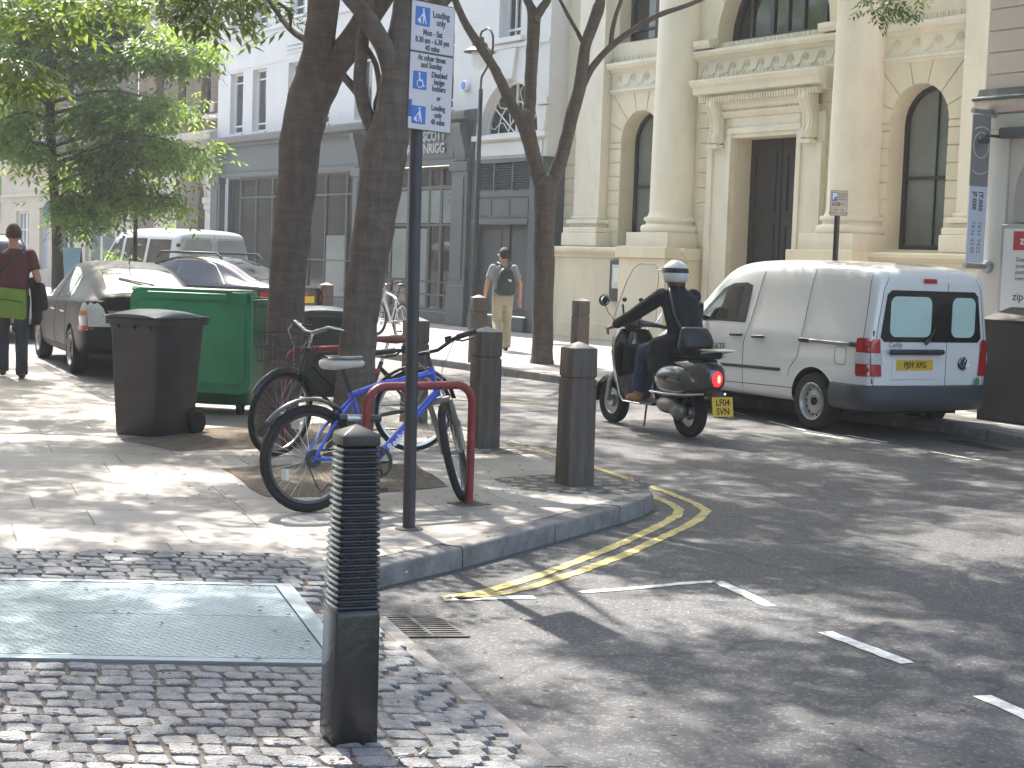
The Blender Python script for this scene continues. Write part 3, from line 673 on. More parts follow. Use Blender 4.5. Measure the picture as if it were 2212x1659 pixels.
for x0, x1 in ((2.05, 4.2), (6.75, L_)): b.box(x0 - .08, x1 + .08 * (x1 < 7), -.2, .1, 3.2, 3.4); b.box(x0 - .03, x1 + .03 * (x1 < 7), -.16, .05, 3.0, 3.2)
for a, c, _, zt_, rs, _ in ah:
    pa = arc(a - .12, c + .12, zt_ - rs, rs + .12); b.tube([(p[0], -.14, p[1]) for p in pa], .06, 6)
b.build('arcade', ST, bb_, smooth=40)
MB().box(0.3, L_ - .1, .72, .74, 0, 4.6).build('door', GREYD, bb_)
# ---------------------------------------------------------------- cream shop at the left
S3 = -82; L3 = S2 - S3 - .02
sb = thing('shop_building', 'dark brick building with a cream painted shopfront and white glazed doors behind the tree', 'building', FS(S3, C3, .12), PHI - pi / 2)
hol = [(x, x + 1.15, 6.2, 8.4) for x in (2.2, 5.8, 9.4, 13.0, 16.6, 20.2)]
hol += [(x, x + 1.15, 9.8, 12) for x in (2.2, 5.8, 9.4, 13.0, 16.6, 20.2)]
b = MB(); wall(b, 0, L3, 5.4, 13, hol, 0, .25); b.build('wall', BRK2, sb)
for h in hol: window(sb, h[0], h[1], h[2], h[3], 0, .14, .09, [], [(h[2] + h[3]) / 2], WHF, GLASSB)
for h in hol: b = MB(); b.box(h[0] - .12, h[1] + .12, -.1, .0, h[2] - .15, h[2]); b.build('sill', PWHITE, sb)
SHOPC = pm('shop_cream_paint', (.47, .42, .33), .7, var=.08, vs=1.5, dirt=.15)
sh = [(9.6, 11.5, 0, 3.1), (13.0, 14.2, .6, 3.2), (15.2, 17.6, .4, 3.6), (19.0, 22.4, .3, 3.4), (1, 6.0, .5, 3.4)]
b = MB(); wall(b, 0, L3, 0, 5.4, sh, -.1, .25); moulding(b, 7.5, L3, [(.1, 4.75), (.3, 4.8), (.42, 4.95), (.42, 5.05), (.1, 5.2)]); moulding(b, 7.5, L3, [(.1, 3.7), (.2, 3.72), (.2, 3.85), (.1, 3.9)])
b.build('shopfront', SHOPC, sb)
window(sb, 9.6, 11.5, 0, 3.1, 0, .02, .09, [(10.2, .07), (10.75, .2)], [.9, 1.6, 2.3], WHF, GLASSB)
window(sb, 13.0, 14.2, .6, 3.2, 0, .05, .05, [], [], PWHITE, pm('menu_board', (.35, .40, .45), .4))
window(sb, 15.2, 17.6, .4, 3.6, 0, .05, .1, [(16.4, .12)], [2.8], WHF, GLASS)
window(sb, 19.0, 22.4, .3, 3.4, 0, .05, .1, [(20.4, .1)], [], WHF, GLASSB)
window(sb, 1, 6.0, .5, 3.4, 0, .05, .1, [(3.4, .1)], [], WHF, GLASSB)
b = MB(); b.box(.4, 7.2, -.25, -.1, 3.8, 4.7); b.build('fascia', pm('green_fascia', (.14, .36, .06), .5), sb)
b = MB(); b.box(.4, 7.2, -.2, -.1, 2.7, 3.5); b.build('awning_board', pm('grey_board', (.4, .42, .4), .5), sb)
# ---------------------------------------------------------------- pink building
C5 = 15.5; PKS = 1.053
sP = FAC(2104, 700, C5)[0]
pk = thing('pink_building', 'pink stucco building over a white shopfront at the right edge, behind dark street box', 'building', FS(sP, C5, .12), PHI - pi / 2)
b = MB(); b.box(0, 9, 0, 8, 3.78, 9)
w_ = b.build('wall', PINK, pk)
b = MB(); z = 3.695
while z < 9: b.box(-.012, 9, -.02, -.001, z, z + .232); z += .245
b.build('rustication', PINK, w_, bevel=.006)
b = MB(); b.box(0, .36, -.0, .5, .0, 3.32); b.box(.36, 9, .03, .5, 0, 3.32); b.box(0, 9, .5, 8, 0, 3.77); b.box(-.03, 9, -.03, .5, 0, .5); b.box(-.02, 9, -.05, .5, 3.32, 3.48); b.build('shopfront', PWHITE, pk, bevel=.01)
b = MB(); moulding(b, -.06, 9, [(0, 3.482), (.08, 3.50), (.14, 3.58), (.14, 3.63), (0, 3.63)]); b.build('cornice', PINK, pk)
b = MB(); moulding(b, -.07, 9, [(0, 3.632), (.17, 3.632), (.17, 3.66), (.08, 3.69), (.05, 3.77), (0, 3.77)]); b.build('lead_flashing', LEAD, pk)
b = MB(); b.box(.36, 9, -.2, .03, 3.2, 3.31); b.build('awning_box', GREYD, pk, bevel=.02)
b = MB(); b.lathe([(.04, 0), (.045, -.1), (.02, -.14)], 12, (.3, -.3, 3.16), 'y'); b.tube([(.3, 0, 3.22), (.3, -.3, 3.22), (.3, -.36, 3.16)], .018, 6); b.build('spotlight', GREYD, pk, smooth=50)
# arched niche sign with rings + poster frame
GS = pm('grey_sign', (.33, .31, .30), .5, var=.05)
RW = pm('sign_white', (.74, .74, .74), .5, var=.02)
b = MB(); a_ = [(.50, 2.26), (1.8, 2.26)] + arc(.50, 1.8, 2.55, .63); b.prism(a_, 'y', -.03, .04); ni = b.build('arched_panel', GS, pk)
b = MB()
for r in (.24, .36, .44): b.tube([(1.15 + r * cos(2 * pi * k / 40), -.034, 2.68 + r * .95 * sin(2 * pi * k / 40)) for k in range(40)], .008, 4, True)
b.build('ring_motif', RW, ni)
po = thing('poster', 'white framed advertising poster with red corner logo on the right shopfront', 'poster', FS(sP + .38, C5 - .03, .12), PHI - pi / 2)
b = MB(); b.box(0, 1.3, -.05, 0, .6, 2.24); b.build('frame', pm('grey_alu', (.42, .41, .42), .4, .4), po, bevel=.012)
b = MB(); b.box(.05, 1.24, -.056, -.0505, .65, 2.19); b.build('poster_sheet', pm('poster_paper', (.7, .7, .7), .35, var=.02), po)
b = MB(); b.box(.19, .6, -.06, -.0565, 1.95, 2.16); b.build('red_panel', pm('poster_red', (.45, .03, .06), .4), po)
text('zip', .13, RW, po, Matrix.Translation((.36, -.062, 2.055)) @ RX90, bold=.003, name='logo_lettering')
DK = pm('print_dark', (.06, .06, .07), .6, var=.05)
text('Design\nyour own\nposters\nover here', .07, DK, po, Matrix.Translation((.24, -.058, 1.74)) @ RX90, align='LEFT', name='small_print')
text('zip-', .13, DK, po, Matrix.Translation((.22, -.058, 1.43)) @ RX90, align='LEFT', bold=.001, name='web_lettering')
text('Pro\npos', .19, DK, po, Matrix.Translation((.23, -.058, .88)) @ RX90, align='LEFT', bold=.004, name='headline', space=.9)
b = MB(); b.sphere((.3, -.06, 1.22), (.06, .006, .07)); b.sphere((.24, -.06, 1.10), (.12, .005, .05)); b.build('printed_picture', pm('poster_skin', (.55, .22, .16), .5), po, smooth=60)
# (scale about the eye height keeps the measured proportions)
for o_ in (pk, po): o_.scale = (PKS, PKS, PKS); o_.location.z = .034
po.location = FS(sP + .38 * PKS, C5 - .03, .034)
# banner on brackets, square to the wall
sBn, zBt = FAC(2118, 225, C5 - .35)
bn = thing('banner', 'narrow vertical hanging banner, grey with white rings above pale blue with a phone number', 'banner', FS(sP + .17, C5, .12), PHI - pi / 2)
t0, t1 = 3.46, 1.80
for z in (t0 + .04, t1 - .04):
    b = MB(); b.cyl((0, 0, z), (0, -.40, z), .032, n=12); b.lathe([(.075, 0), (.07, -.05), (.035, -.07)], 14, (0, 0, z), 'y'); b.build('bracket', pm('grey_metal', (.36, .36, .38), .35, .6), bn, smooth=40)
b = MB(); b.box(-.008, .008, -.39, -.10, 2.66, t0); b.build('upper_cloth', pm('banner_grey', (.24, .23, .225), .7, var=.04), bn)
b = MB(); b.box(-.008, .008, -.39, -.10, t1, 2.659); b.build('lower_cloth', pm('banner_pale', (.60, .64, .72), .7, var=.04), bn)
MY = Matrix.Rotation(radians(90), 4, 'Z') @ RX90          # text plane on the +x side of the banner... faces the road end
b = MB()
for r, cz in ((.125, 3.12), (.23, 3.06), (.30, 2.98)):
    pts = [(.0105, -.245 + r * cos(2 * pi * k / 36), cz + r * 1.15 * sin(2 * pi * k / 36)) for k in range(36)]
    run = []
    for p in pts + pts[:1]:
        if -.387 < p[1] < -.104 and p[2] > 2.67: run.append(p)
        else:
            if len(run) > 2: b.tube(run, .005, 4)
            run = []
    if len(run) > 2: b.tube(run, .005, 4)
b.build('ring_motif', RW, bn)
MV = Matrix.Rotation(pi / 2, 4, 'Z') @ RX90
for dy, s1, s2 in ((-.20, '|T.020', ' 7836 9422'), (-.305, '|F.020', ' 7836 4248')):
    rot = Matrix.Translation((.0095, dy, 2.60)) @ MV @ Matrix.Rotation(-pi / 2, 4, 'Z')
    text(s1, .085, DK, bn, rot, align='LEFT', bold=.003, name='phone_number')
    text(s2, .085, pm('print_grey', (.2, .22, .28), .6), bn, rot @ Matrix.Translation((.31, 0, 0)), align='LEFT', name='phone_number')
bn.scale = (PKS, PKS, PKS); bn.location.z = .034
# dark street box in front
q0, q1 = G(2108, 905.5), G(2212, 927)
sx0 = q0.dot(SX); c0 = q0.dot(NX)
sbx = thing('street_box', 'large dark brown speckled box with sloping lid on the pavement by the kerb at right', 'box', FS(sx0, c0, .12), PHI - pi / 2)
BXM = pm('dark_speckled_concrete', (.055, .047, .044), .75, var=.35, vs=40, bump=.4, bs=120, dirt=.3)
b = MB(); b.box(0, 2.2, 0, .62, 0, 1.14); b.build('body', BXM, sbx, bevel=.015)
b = MB(); b.add([(-.01, -.01, 1.142), (2.21, -.01, 1.142), (2.21, .63, 1.142), (-.01, .63, 1.142), (-.01, -.01, 1.16), (2.21, -.01, 1.16), (2.21, .5, 1.30), (-.01, .5, 1.30), (2.21, .63, 1.30), (-.01, .63, 1.30)],
      [(0, 3, 2, 1), (0, 1, 5, 4), (4, 5, 6, 7), (7, 6, 8, 9), (9, 8, 2, 3), (1, 2, 8, 6, 5), (0, 4, 7, 9, 3)]); b.build('lid', BXM, sbx)

# ---------------------------------------------------------------- unseen block, added to keep bright sky out of the reflections
eb = thing('sky_screen_block', 'unseen brick block added across the street end to keep sky out of reflections', 'building', FS(-112, -14, .12), PHI)
hol = [(1.5 + k * 3.6, 2.8 + k * 3.6, z, z + 2.0) for k in range(11) for z in (1, 4.4, 7.8)]
b = MB(); wall(b, 0, 42, 0, 12, hol, 0, .2); b.build('wall', BRK2, eb)
for h in hol: window(eb, *h, 0, .1, .08, [], [h[2] + 1.0], WHF, GLASSB)
# ---------------------------------------------------------------- the terrace across the street (left of the picture; seen in the glass and paintwork)
op = thing('brick_terrace', 'long brick terrace across the street, reflected in the shop windows', 'building', FS(24, -8.5, .12), PHI + pi / 2)
LT_ = 150; hol = []
for k in range(36):
    for z in (4.6, 8.0): hol.append((1.2 + k * 4.05, 2.5 + k * 4.05, z, z + 2.1))
b = MB(); wall(b, 0, LT_, 3.6, 12.5, hol, 0, .2); b.build('wall', BRK, op)
b = MB(); b.box(0, LT_, -.05, .2, 0, 3.6); b.build('shopfront', pm('terrace_shopfront', (.12, .11, .10), .6, var=.4, vs=.4), op)
for h in hol: window(op, *h, 0, .1, .08, [], [h[2] + 1.05], WHF, GLASSB)
b = MB(); b.box(0, LT_, -.12, .3, 12.5, 12.8); b.build('parapet', ST, op)
# ================================================================ VEHICLES
def evalmesh(o):
    bpy.context.view_layer.update(); dg = bpy.context.evaluated_depsgraph_get(); dg.update()
    return bpy.data.meshes.new_from_object(o.evaluated_get(dg))
def bake(o):
    me = evalmesh(o); old = o.data; o.modifiers.clear(); o.data = me; bpy.data.meshes.remove(old); return o
def carbody(name, st, mat, parent, arches, inner, sub=2):
    """st: (x, z_low, z_mid, z_belt, z_top, w_low, w_mid, w_belt, w_top); arches: (x, z, r)"""
    rings = []
    for x, zl, zm, zb, zt, wl, wm, wb, wt in st:
        h = [(wl * .55, zl), (wl * .93, zl), (wl, zl + .07), (wm, zm), (wb, zb - .03), (wb - .01, zb + .04), (lerp(wb, wt, .55), lerp(zb, zt, .5)), (wt + .02, zt - .10), (wt - .03, zt - .03), (wt * .72, zt), (wt * .3, zt + .012)]
        rings.append([(x, y, z) for y, z in h] + [(x, -y, z) for y, z in h[::-1]])
    n = len(rings[0]); b = MB(); b.loft(rings, caps=False); k = len(rings) - 1
    for base in (0, k * n): b.f += [(base + i, base + i + 1, base + n - 2 - i, base + n - 1 - i) for i in range(n // 2 - 1)]
    b.mi = [0] * len(b.f)
    o = b.build(name, mat, parent)
    m = o.modifiers.new('s', 'SUBSURF'); m.levels = sub; m.render_levels = sub; bake(o)
    o.parent = None
    for x, z, r, w in arches:
        for s in (1, -1):
            c = MB(); c.cyl((x, s * (w - .26), z), (x, s * 2, z), r, n=40); co = c.build('cutter', inner)
            m = o.modifiers.new('b', 'BOOLEAN'); m.operation = 'DIFFERENCE'; m.solver = 'EXACT'; m.object = co; m.material_mode = 'TRANSFER'
            bake(o); me = co.data; bpy.data.objects.remove(co); bpy.data.meshes.remove(me)
    o.parent = parent
    o.data.shade_smooth(); o.data.set_sharp_from_angle(angle=radians(38))
    bm = bmesh.new(); bm.from_mesh(o.data); bv = BVHTree.FromBMesh(bm); bm.free(); return o, bv
def onto(bv, p, ax, sg, off):
    o, d = {'y': (Vector((p[0], 3 * sg, p[1])), Vector((0, -sg, 0))), 'x': (Vector((7 * sg, p[0], p[1])), Vector((-sg, 0, 0))), 'z': (Vector((p[0], p[1], 5)), Vector((0, 0, -1)))}[ax]
    h = bv.ray_cast(o, d)
    if h[0] is None:
        q, nn, _, _ = bv.find_nearest(o + d * 3); return q + nn * off
    n = h[1]; n = n if n.dot(d) < 0 else -n
    if ax == 'x' or ax == 'y': return h[0] - d * off
    return h[0] + n * off
def decal(name, bv, poly, ax, sg, mat, parent, off=.004, mx=.09, smooth=True):
    bm = bmesh.new(); vs = [bm.verts.new((p[0], p[1], 0)) for p in poly]; bm.faces.new(vs); bmesh.ops.triangulate(bm, faces=bm.faces)
    for _ in range(6):
        es = [e for e in bm.edges if e.calc_length() > mx]
        if not es: break
        bmesh.ops.subdivide_edges(bm, edges=es, cuts=1); bmesh.ops.triangulate(bm, faces=bm.faces)
    for v in bm.verts: v.co = onto(bv, (v.co.x, v.co.y), ax, sg, off)
    me = bpy.data.meshes.new(name); bmesh.ops.recalc_face_normals(bm, faces=bm.faces); bm.to_mesh(me); bm.free(); me.materials.append(mat)
    me.shade_smooth()
    o = bpy.data.objects.new(name, me); COL.objects.link(o); o.parent = parent; return o
def gaps(parent, bv, mat, *L):
    for a in L: b = MB(); seam(b, bv, *a); b.build('panel_gap', mat, parent)
def seam(b, bv, pts, ax, sg, r=.0035, closed=False):
    q = []
    for i in range(len(pts) - (0 if closed else 1)):
        a, c = pts[i], pts[(i + 1) % len(pts)]; n = max(1, int(math.hypot(c[0] - a[0], c[1] - a[1]) / .06))
        q += [onto(bv, (lerp(a[0], c[0], k / n), lerp(a[1], c[1], k / n)), ax, sg, .0005) for k in range(n)]
    if not closed: q.append(onto(bv, pts[-1], ax, sg, .0005))
    b.tube(q, r, 5, closed)
TYRE = pm('tyre_rubber', (.011, .011, .011), .85, var=.3, vs=10)
STEEL = pm('wheel_silver_paint', (.42, .42, .42), .35, .5, var=.12, vs=8, dirt=.3)
DARK = pm('dark_void', (.008, .008, .008), .9)
BLKP = pm('black_plastic', (.022, .023, .024), .5, var=.12)
GRYP = pm('grey_bumper_plastic', (.05, .055, .062), .55, var=.12)
CHR = pm('chrome', (.62, .62, .62), .12, 1, var=.05)
def wheel(parent, x, y, r, sg, kind='steel', w=.2, name='wheel'):
    """axis along y, outer face towards sg"""
    b = MB(); h = w / 2
    b.lathe([(r * .62, -h * .9), (r * .9, -h), (r * .975, -h * .8), (r, -h * .45), (r, h * .45), (r * .975, h * .8), (r * .9, h), (r * .64, h * .92), (r * .62, h * .5), (r * .6, 0), (r * .62, -h * .9)], 36, (x, y, r), 'y', False)
    o = b.build(name, TYRE, parent, smooth=50)
    c = MB(); f = lambda q: q * sg
    c.lathe([(r * .655, f(h * .93)), (r * .63, f(h * .98)), (r * .58, f(h * .75)), (r * .55, f(h * .35)), (r * .42, f(h * .30)), (r * .40, f(h * .5)), (r * .22, f(h * .62)), (r * .2, f(h * .5)), (r * .05, f(h * .5)), (.003, f(h * .5))], 36, (x, y, r), 'y', False)
    c.build('rim', STEEL, o, smooth=40)
    d = MB()
    if kind == 'steel':
        for k in range(14):
            a = 2 * pi * k / 14; cx, cz = x + r * .49 * cos(a), r + r * .49 * sin(a); d.cyl((cx, y + f(h * .2), cz), (cx, y + f(h * .36), cz), r * .042, n=10)
        d.cyl((x, y + f(h * .4), r), (x, y + f(h * .66), r), r * .15, r * .13, 14)
    else:
        for k in range(7):
            a = 2 * pi * k / 7; pts = [(x + r * q * cos(a + e), r + r * q * sin(a + e)) for q, e in ((.26, -.18), (.53, -.22), (.53, .22), (.26, .18))]
            d.prism([(p[0], p[1]) for p in pts], 'y', y + f(h * .3), y + f(h * .64))
    d.build('vent_hole', DARK, o); return o
def place_vehicle(o, P, wx, wy, head, s=1.0):
    """put the vehicle so that its wheel contact (wx, wy) stands on P; head = angle left of +Y"""
    a = pi / 2 + head; o.rotation_euler = (0, 0, a); o.scale = (s, s, s)
    o.location = Vector((P.x, P.y, P.z)) - Matrix.Rotation(a, 3, 'Z') @ Vector((wx * s, wy * s, 0))
def plate(parent, loc_m, txt, mat, w=.52, h=.112, size=.088, two=None):
    b = MB(); b.box(-w / 2, w / 2, -h / 2, h / 2, 0, .006); o = b.build('number_plate', mat, parent); o.matrix_local = loc_m
    if two:
        text(txt, size, PRT, o, Matrix.Translation((0, h * .21, .0075)), bold=.0015, sx=.95); text(two, size, PRT, o, Matrix.Translation((0, -h * .25, .0075)), bold=.0015, sx=.95)
    else: text(txt, size, PRT, o, Matrix.Translation((0, -.002, .0075)), bold=.002, sx=.92)
    return o
PRT = pm('print_black', (.02, .02, .02), .6, var=.05)
YPL = pm('yellow_plate', (.70, .44, .015), .45, var=.06)
REDL = pm('red_lamp_plastic', (.42, .012, .015), .12, var=.15, vs=30, coat=.6)
CLRL = pm('clear_lamp_plastic', (.55, .54, .54), .15, var=.2, vs=40, coat=.6)
REAR = Matrix(((0, 0, -1, 0), (-1, 0, 0, 0), (0, 1, 0, 0), (0, 0, 0, 1)))     # text right = -y, up = z, facing -x
LEFT = Matrix(((-1, 0, 0, 0), (0, 0, 1, 0), (0, 1, 0, 0), (0, 0, 0, 1)))      # text right = -x, up = z, facing +y

# ---------------------------------------------------------------- white van
WP = pm('white_van_paint', (.78, .77, .76), .22, var=.035, vs=1.2, coat=.7, dirt=.06)
VGL = pm('vehicle_glass', (.02, .025, .025), .03, var=.2, spec=.7)
BLIND = pm('pale_window_blind', (.50, .68, .64), .35, var=.08, vs=2, coat=.5)
van = thing('white_van', 'white panel van parked at the far kerb with blanked rear windows and dark grey bumper', 'van')
st = [(.00, .46, .75, 1.06, 1.66, .78, .82, .81, .68), (.03, .42, .75, 1.06, 1.77, .84, .865, .855, .745), (.16, .36, .75, 1.06, 1.835, .87, .89, .885, .785), (.5, .30, .75, 1.06, 1.865, .875, .895, .89, .80), (1.2, .27, .75, 1.06, 1.88, .875, .897, .89, .80),
      (2.0, .27, .75, 1.06, 1.88, .875, .897, .89, .80), (2.45, .27, .75, 1.06, 1.85, .875, .895, .885, .775), (2.80, .27, .74, 1.06, 1.73, .875, .893, .875, .72), (3.15, .27, .74, 1.05, 1.45, .87, .89, .865, .70), (3.5, .28, .72, 1.02, 1.18, .865, .885, .85, .74),
      (3.85, .28, .68, .93, 1.03, .86, .88, .83, .70), (4.2, .26, .6, .82, .92, .82, .83, .77, .62), (4.38, .28, .52, .68, .76, .68, .70, .62, .5)]
vb, bv = carbody('body', st, [WP, DARK], van, [(.90, .325, .375, .9), (3.58, .325, .375, .9)], DARK)
for x in (.90, 3.58):
    for s in (1, -1): wheel(van, x, s * .79, .318, s)
b = MB()                                                # rear bumper, wraps round the corners to the wheel arch
pr = [(.565, .0), (.55, .035), (.44, .055), (.33, .03), (.285, -.02), (.29, -.1), (.55, -.1)]
path = [(.56, .895), (.30, .905), (.12, .89), (.02, .80), (-.035, .5), (-.05, 0), (-.035, -.5), (.02, -.80), (.12, -.89), (.30, -.905), (.56, -.895)]
rings = []
for i, (x, y) in enumerate(path):
    p = Vector((x, y)); a = Vector(path[max(i - 1, 0)]); c = Vector(path[min(i + 1, len(path) - 1)]); d = (c - a).normalized(); nn = Vector((-d.y, d.x)); nn = nn if nn.dot(p - Vector((1.5, 0))) > 0 else -nn
    rings.append([(p.x + nn.x * o_, p.y + nn.y * o_, z) for z, o_ in pr])
b.loft(rings); b.build('bumper', GRYP, van, smooth=45)
# rear doors: black glazed panel, blanked panes
wz0, wz1 = 1.03, 1.585
decal('rear_window', bv, [(.73, wz0 + .05), (.68, wz0), (-.68, wz0), (-.73, wz0 + .05), (-.66, wz1 - .05), (-.60, wz1), (.60, wz1), (.66, wz1 - .05)], 'x', -1, pm('black_glass_surround', (.01, .01, .01), .1, var=.1), van, .005)
decal('pane', bv, rrect(.03, .61, wz0 + .055, wz1 - .065, .08), 'x', -1, BLIND, van, .009)
decal('pane', bv, rrect(-.62, -.27, wz0 + .055, wz1 - .065, .08), 'x', -1, BLIND, van, .009)
gaps(van, bv, DARK, ([(-.22, .56), (-.22, 1.03)], 'x', -1),
     ([(-.20, 1.585), (-.20, 1.74)], 'x', -1),
     ([(.795, .56), (.785, 1.05), (.70, 1.6), (.63, 1.72)], 'x', -1),
     ([(-.795, .56), (-.785, 1.05), (-.70, 1.6), (-.63, 1.72)], 'x', -1),
     ([(2.17, .32), (2.16, .9), (2.08, 1.1), (1.98, 1.45), (1.9, 1.74)], 'y', 1),
     ([(1.33, .56), (1.30, .66), (1.17, .8), (1.12, 1.0), (1.06, 1.45), (1.0, 1.78)], 'y', 1),
     ([(3.2, .34), (3.24, .7), (3.18, 1.05)], 'y', 1),
     ([(1.2, .44), (3.2, .40)], 'y', 1, .004),
     ([(.12, 1.0), (.12, 1.45), (.13, 1.74)], 'y', 1),
     (rrect(.36, .54, .76, .95, .04), 'y', 1, .003, True))
for s in (1, -1):
    lp = decal('tail_lamp', bv, [(.70, .66), (.84, .66), (.86, 1.06), (.74, 1.06)] if s > 0 else [(-.70, .66), (-.84, .66), (-.86, 1.06), (-.74, 1.06)], 'x', -1, REDL, van, .014)
    decal('tail_lamp', bv, rrect(.01, .20, .655, 1.065, .03), 'y', s, REDL, van, .012)
    decal('reversing_lamp', bv, rrect(.02, .19, .79, .91, .01), 'y', s, CLRL, van, .026)
b = MB(); b.box(-.02, .03, .05, .2, 1.66, 1.72)
decal('brake_light', bv, rrect(-.02, .17, 1.665, 1.715, .01), 'x', -1, REDL, van, .02)
decal('reversing_lamp', bv, [(.705, .79), (.845, .79), (.85, .91), (.72, .91)], 'x', -1, CLRL, van, .03)
b = MB(); b.tube([(-.035, .62, .925), (-.055, .58, .925), (-.055, -.1, .925), (-.035, -.13, .925)], .03, 8); b.build('grab_bar', BLKP, van, smooth=50)
xb = onto(bv, (.22, .79), 'x', -1, 0).x
b = MB(); b.box(xb - .008, xb + .02, -.08, .56, .62, .90); b.build('plate_recess', WP, van, bevel=.012)
plate(van, Matrix.Translation((xb - .012, .24, .785)) @ REAR, 'PJ59 XPG', YPL)
b = MB(); b.lathe([(.002, .0), (.07, .0), (.075, -.012), (.06, -.02), (.002, -.02)], 28, (xb - .0, -.47, .80), 'x'); lo = b.build('roundel', pm('dark_blue_roundel', (.05, .06, .08), .25, .5), van, smooth=40)
b = MB(); X = xb - .022; c = (-.47, .80)
b.tube([(X, c[0] + .066 * cos(2 * pi * k / 28), c[1] + .066 * sin(2 * pi * k / 28)) for k in range(28)], .006, 5, True)
b.tube([(X, c[0] + .032, c[1] + .052), (X, c[0], c[1] + .008), (X, c[0] - .032, c[1] + .052)], .006, 5)
b.tube([(X, c[0] + .058, c[1] + .026), (X, c[0] + .03, c[1] - .048), (X, c[0], c[1] - .008), (X, c[0] - .03, c[1] - .048), (X, c[0] - .058, c[1] + .026)], .006, 5)
b.build('emblem', CHR, lo)
b = MB(); b.lathe([(.002, .0), (.055, .0), (.055, -.004), (.002, -.004)], 24, (xb - .006, -.69, .60), 'x'); sk = b.build('round_sticker', pm('sticker_white', (.6, .62, .6), .4), van)
b = MB(); b.lathe([(.002, .0), (.044, .0), (.044, -.003), (.002, -.003)], 24, (xb - .0105, -.69, .60), 'x'); b.build('sticker_disc', pm('sticker_green', (.03, .24, .12), .4), sk)
b = MB(); b.tube([(xb - .01, .10, 1.02), (xb - .03, .06, 1.06), (xb - .02, -.02, 1.18)], [.03, .018, .012], 8); b.build('wiper', BLKP, van, smooth=50)
text('Caddy', .075, CHR, van, Matrix.Translation((xb - .006, .52, 1.0)) @ REAR, name='badge_lettering', bold=.001)
for z_ in (1.08, .58): b = MB(); b.box(xb + .02, xb + .05, .79, .82, z_, z_ + .07); b.build('hinge', GRYP, van, bevel=.008)
# side
decal('side_window', bv, [(2.16, 1.13), (2.75, 1.13), (3.18, 1.12), (3.02, 1.30), (2.72, 1.52), (2.5, 1.585), (2.22, 1.60), (2.10, 1.57)], 'y', 1, BLKF, van, .004)
sw = decal('pane', bv, [(2.36, 1.16), (3.06, 1.15), (2.90, 1.32), (2.64, 1.50), (2.5, 1.545), (2.28, 1.555)], 'y', 1, VGL, van, .007)
decal('side_window', bv, [(2.16, 1.13), (3.18, 1.12), (3.02, 1.30), (2.72, 1.52), (2.5, 1.585), (2.22, 1.60)], 'y', -1, VGL, van, .004)
decal('windscreen', bv, [(2.86, -.62), (3.46, -.74), (3.52, 0), (3.46, .74), (2.86, .62), (2.84, 0)], 'z', 1, VGL, van, .004)
b = MB(); seam(b, bv, [(.2, .985), (1.12, .99)], 'y', 1, .022); b.build('door_rail', pm('rail_metal', (.25, .25, .25), .4, .6), van, smooth=60)
for xa, xb_ in ((.98, 1.14), (.2, .3)): b = MB(); seam(b, bv, [(xa, .987), (xb_, .99)], 'y', 1, .03); b.build('rail_end', BLKP, van, smooth=60)
b = MB(); seam(b, bv, [(1.47, .63), (3.2, .60)], 'y', 1, .022); b.build('rub_strip', BLKP, van, smooth=60)
for x in (1.88, 2.30):
    b = MB(); p = onto(bv, (x, .98), 'y', 1, .0); b.tube([(x - .1, p.y + .005, .985), (x - .08, p.y + .035, .985), (x + .08, p.y + .035, .98), (x + .1, p.y + .005, .98)], .017, 8); b.build('door_handle', BLKP, van, smooth=60)
b = MB(); p = onto(bv, (2.98, 1.13), 'y', 1, 0); b.box(2.93, 3.06, p.y + .06, p.y + .26, 1.08, 1.34); mo = b.build('wing_mirror', BLKP, van, bevel=.035, seg=3)
b = MB(); b.box(2.922, 2.931, p.y + .085, p.y + .235, 1.11, 1.31); b.build('mirror_glass', CHR, mo)
b = MB(); b.tube([(2.99, p.y - .02, 1.14), (3.0, p.y + .1, 1.17)], .035, 8); b.build('mirror_arm', BLKP, mo)
GRN = pm('sign_green', (.03, .26, .12), .5); LET = pm('vehicle_lettering', (.06, .07, .08), .5)
def vt(s, size, xr, z, mat=None, **kw):
    p = onto(bv, (xr - .3, z), 'y', 1, 0); p1 = onto(bv, (xr - .3, z + .05), 'y', 1, 0); tilt = atan2(p.y - p1.y, .05)
    M_ = Matrix.Translation((xr, p.y + .006, z)) @ LEFT @ Matrix.Rotation(-tilt, 4, 'X'); text(s, size, mat or LET, van, M_, **kw)
vt('RTHGATE', .125, 2.50, .815, align='RIGHT', bold=.001, sx=.95); vt('N', .125, 3.20, .815, align='LEFT', bold=.001)
p = onto(bv, (3.055, .82), 'y', 1, .004); MB().lathe([(.002, 0), (.05, 0), (.05, .003), (.002, .003)], 20, (p.x, p.y, p.z), 'y').build('green_disc', GRN, van)
vt('Vehicle Hire', .075, 2.50, .705, pm('print_lightgrey', (.3, .3, .32), .5), align='RIGHT'); vt('T: 0844 826 2800', .068, 2.50, .535, align='RIGHT'); vt('northgatevehiclehire.co.uk', .045, 2.50, .465, pm('print_lightgrey', (.3, .3, .32), .5), align='RIGHT')
b = MB(); b.box(.3, 4.1, -.7, .7, .22, .34); b.build('underbody', DARK, van)
VRL = G(1750, 928, 0); place_vehicle(van, VRL, .90, .88, radians(29.5), 1.0)

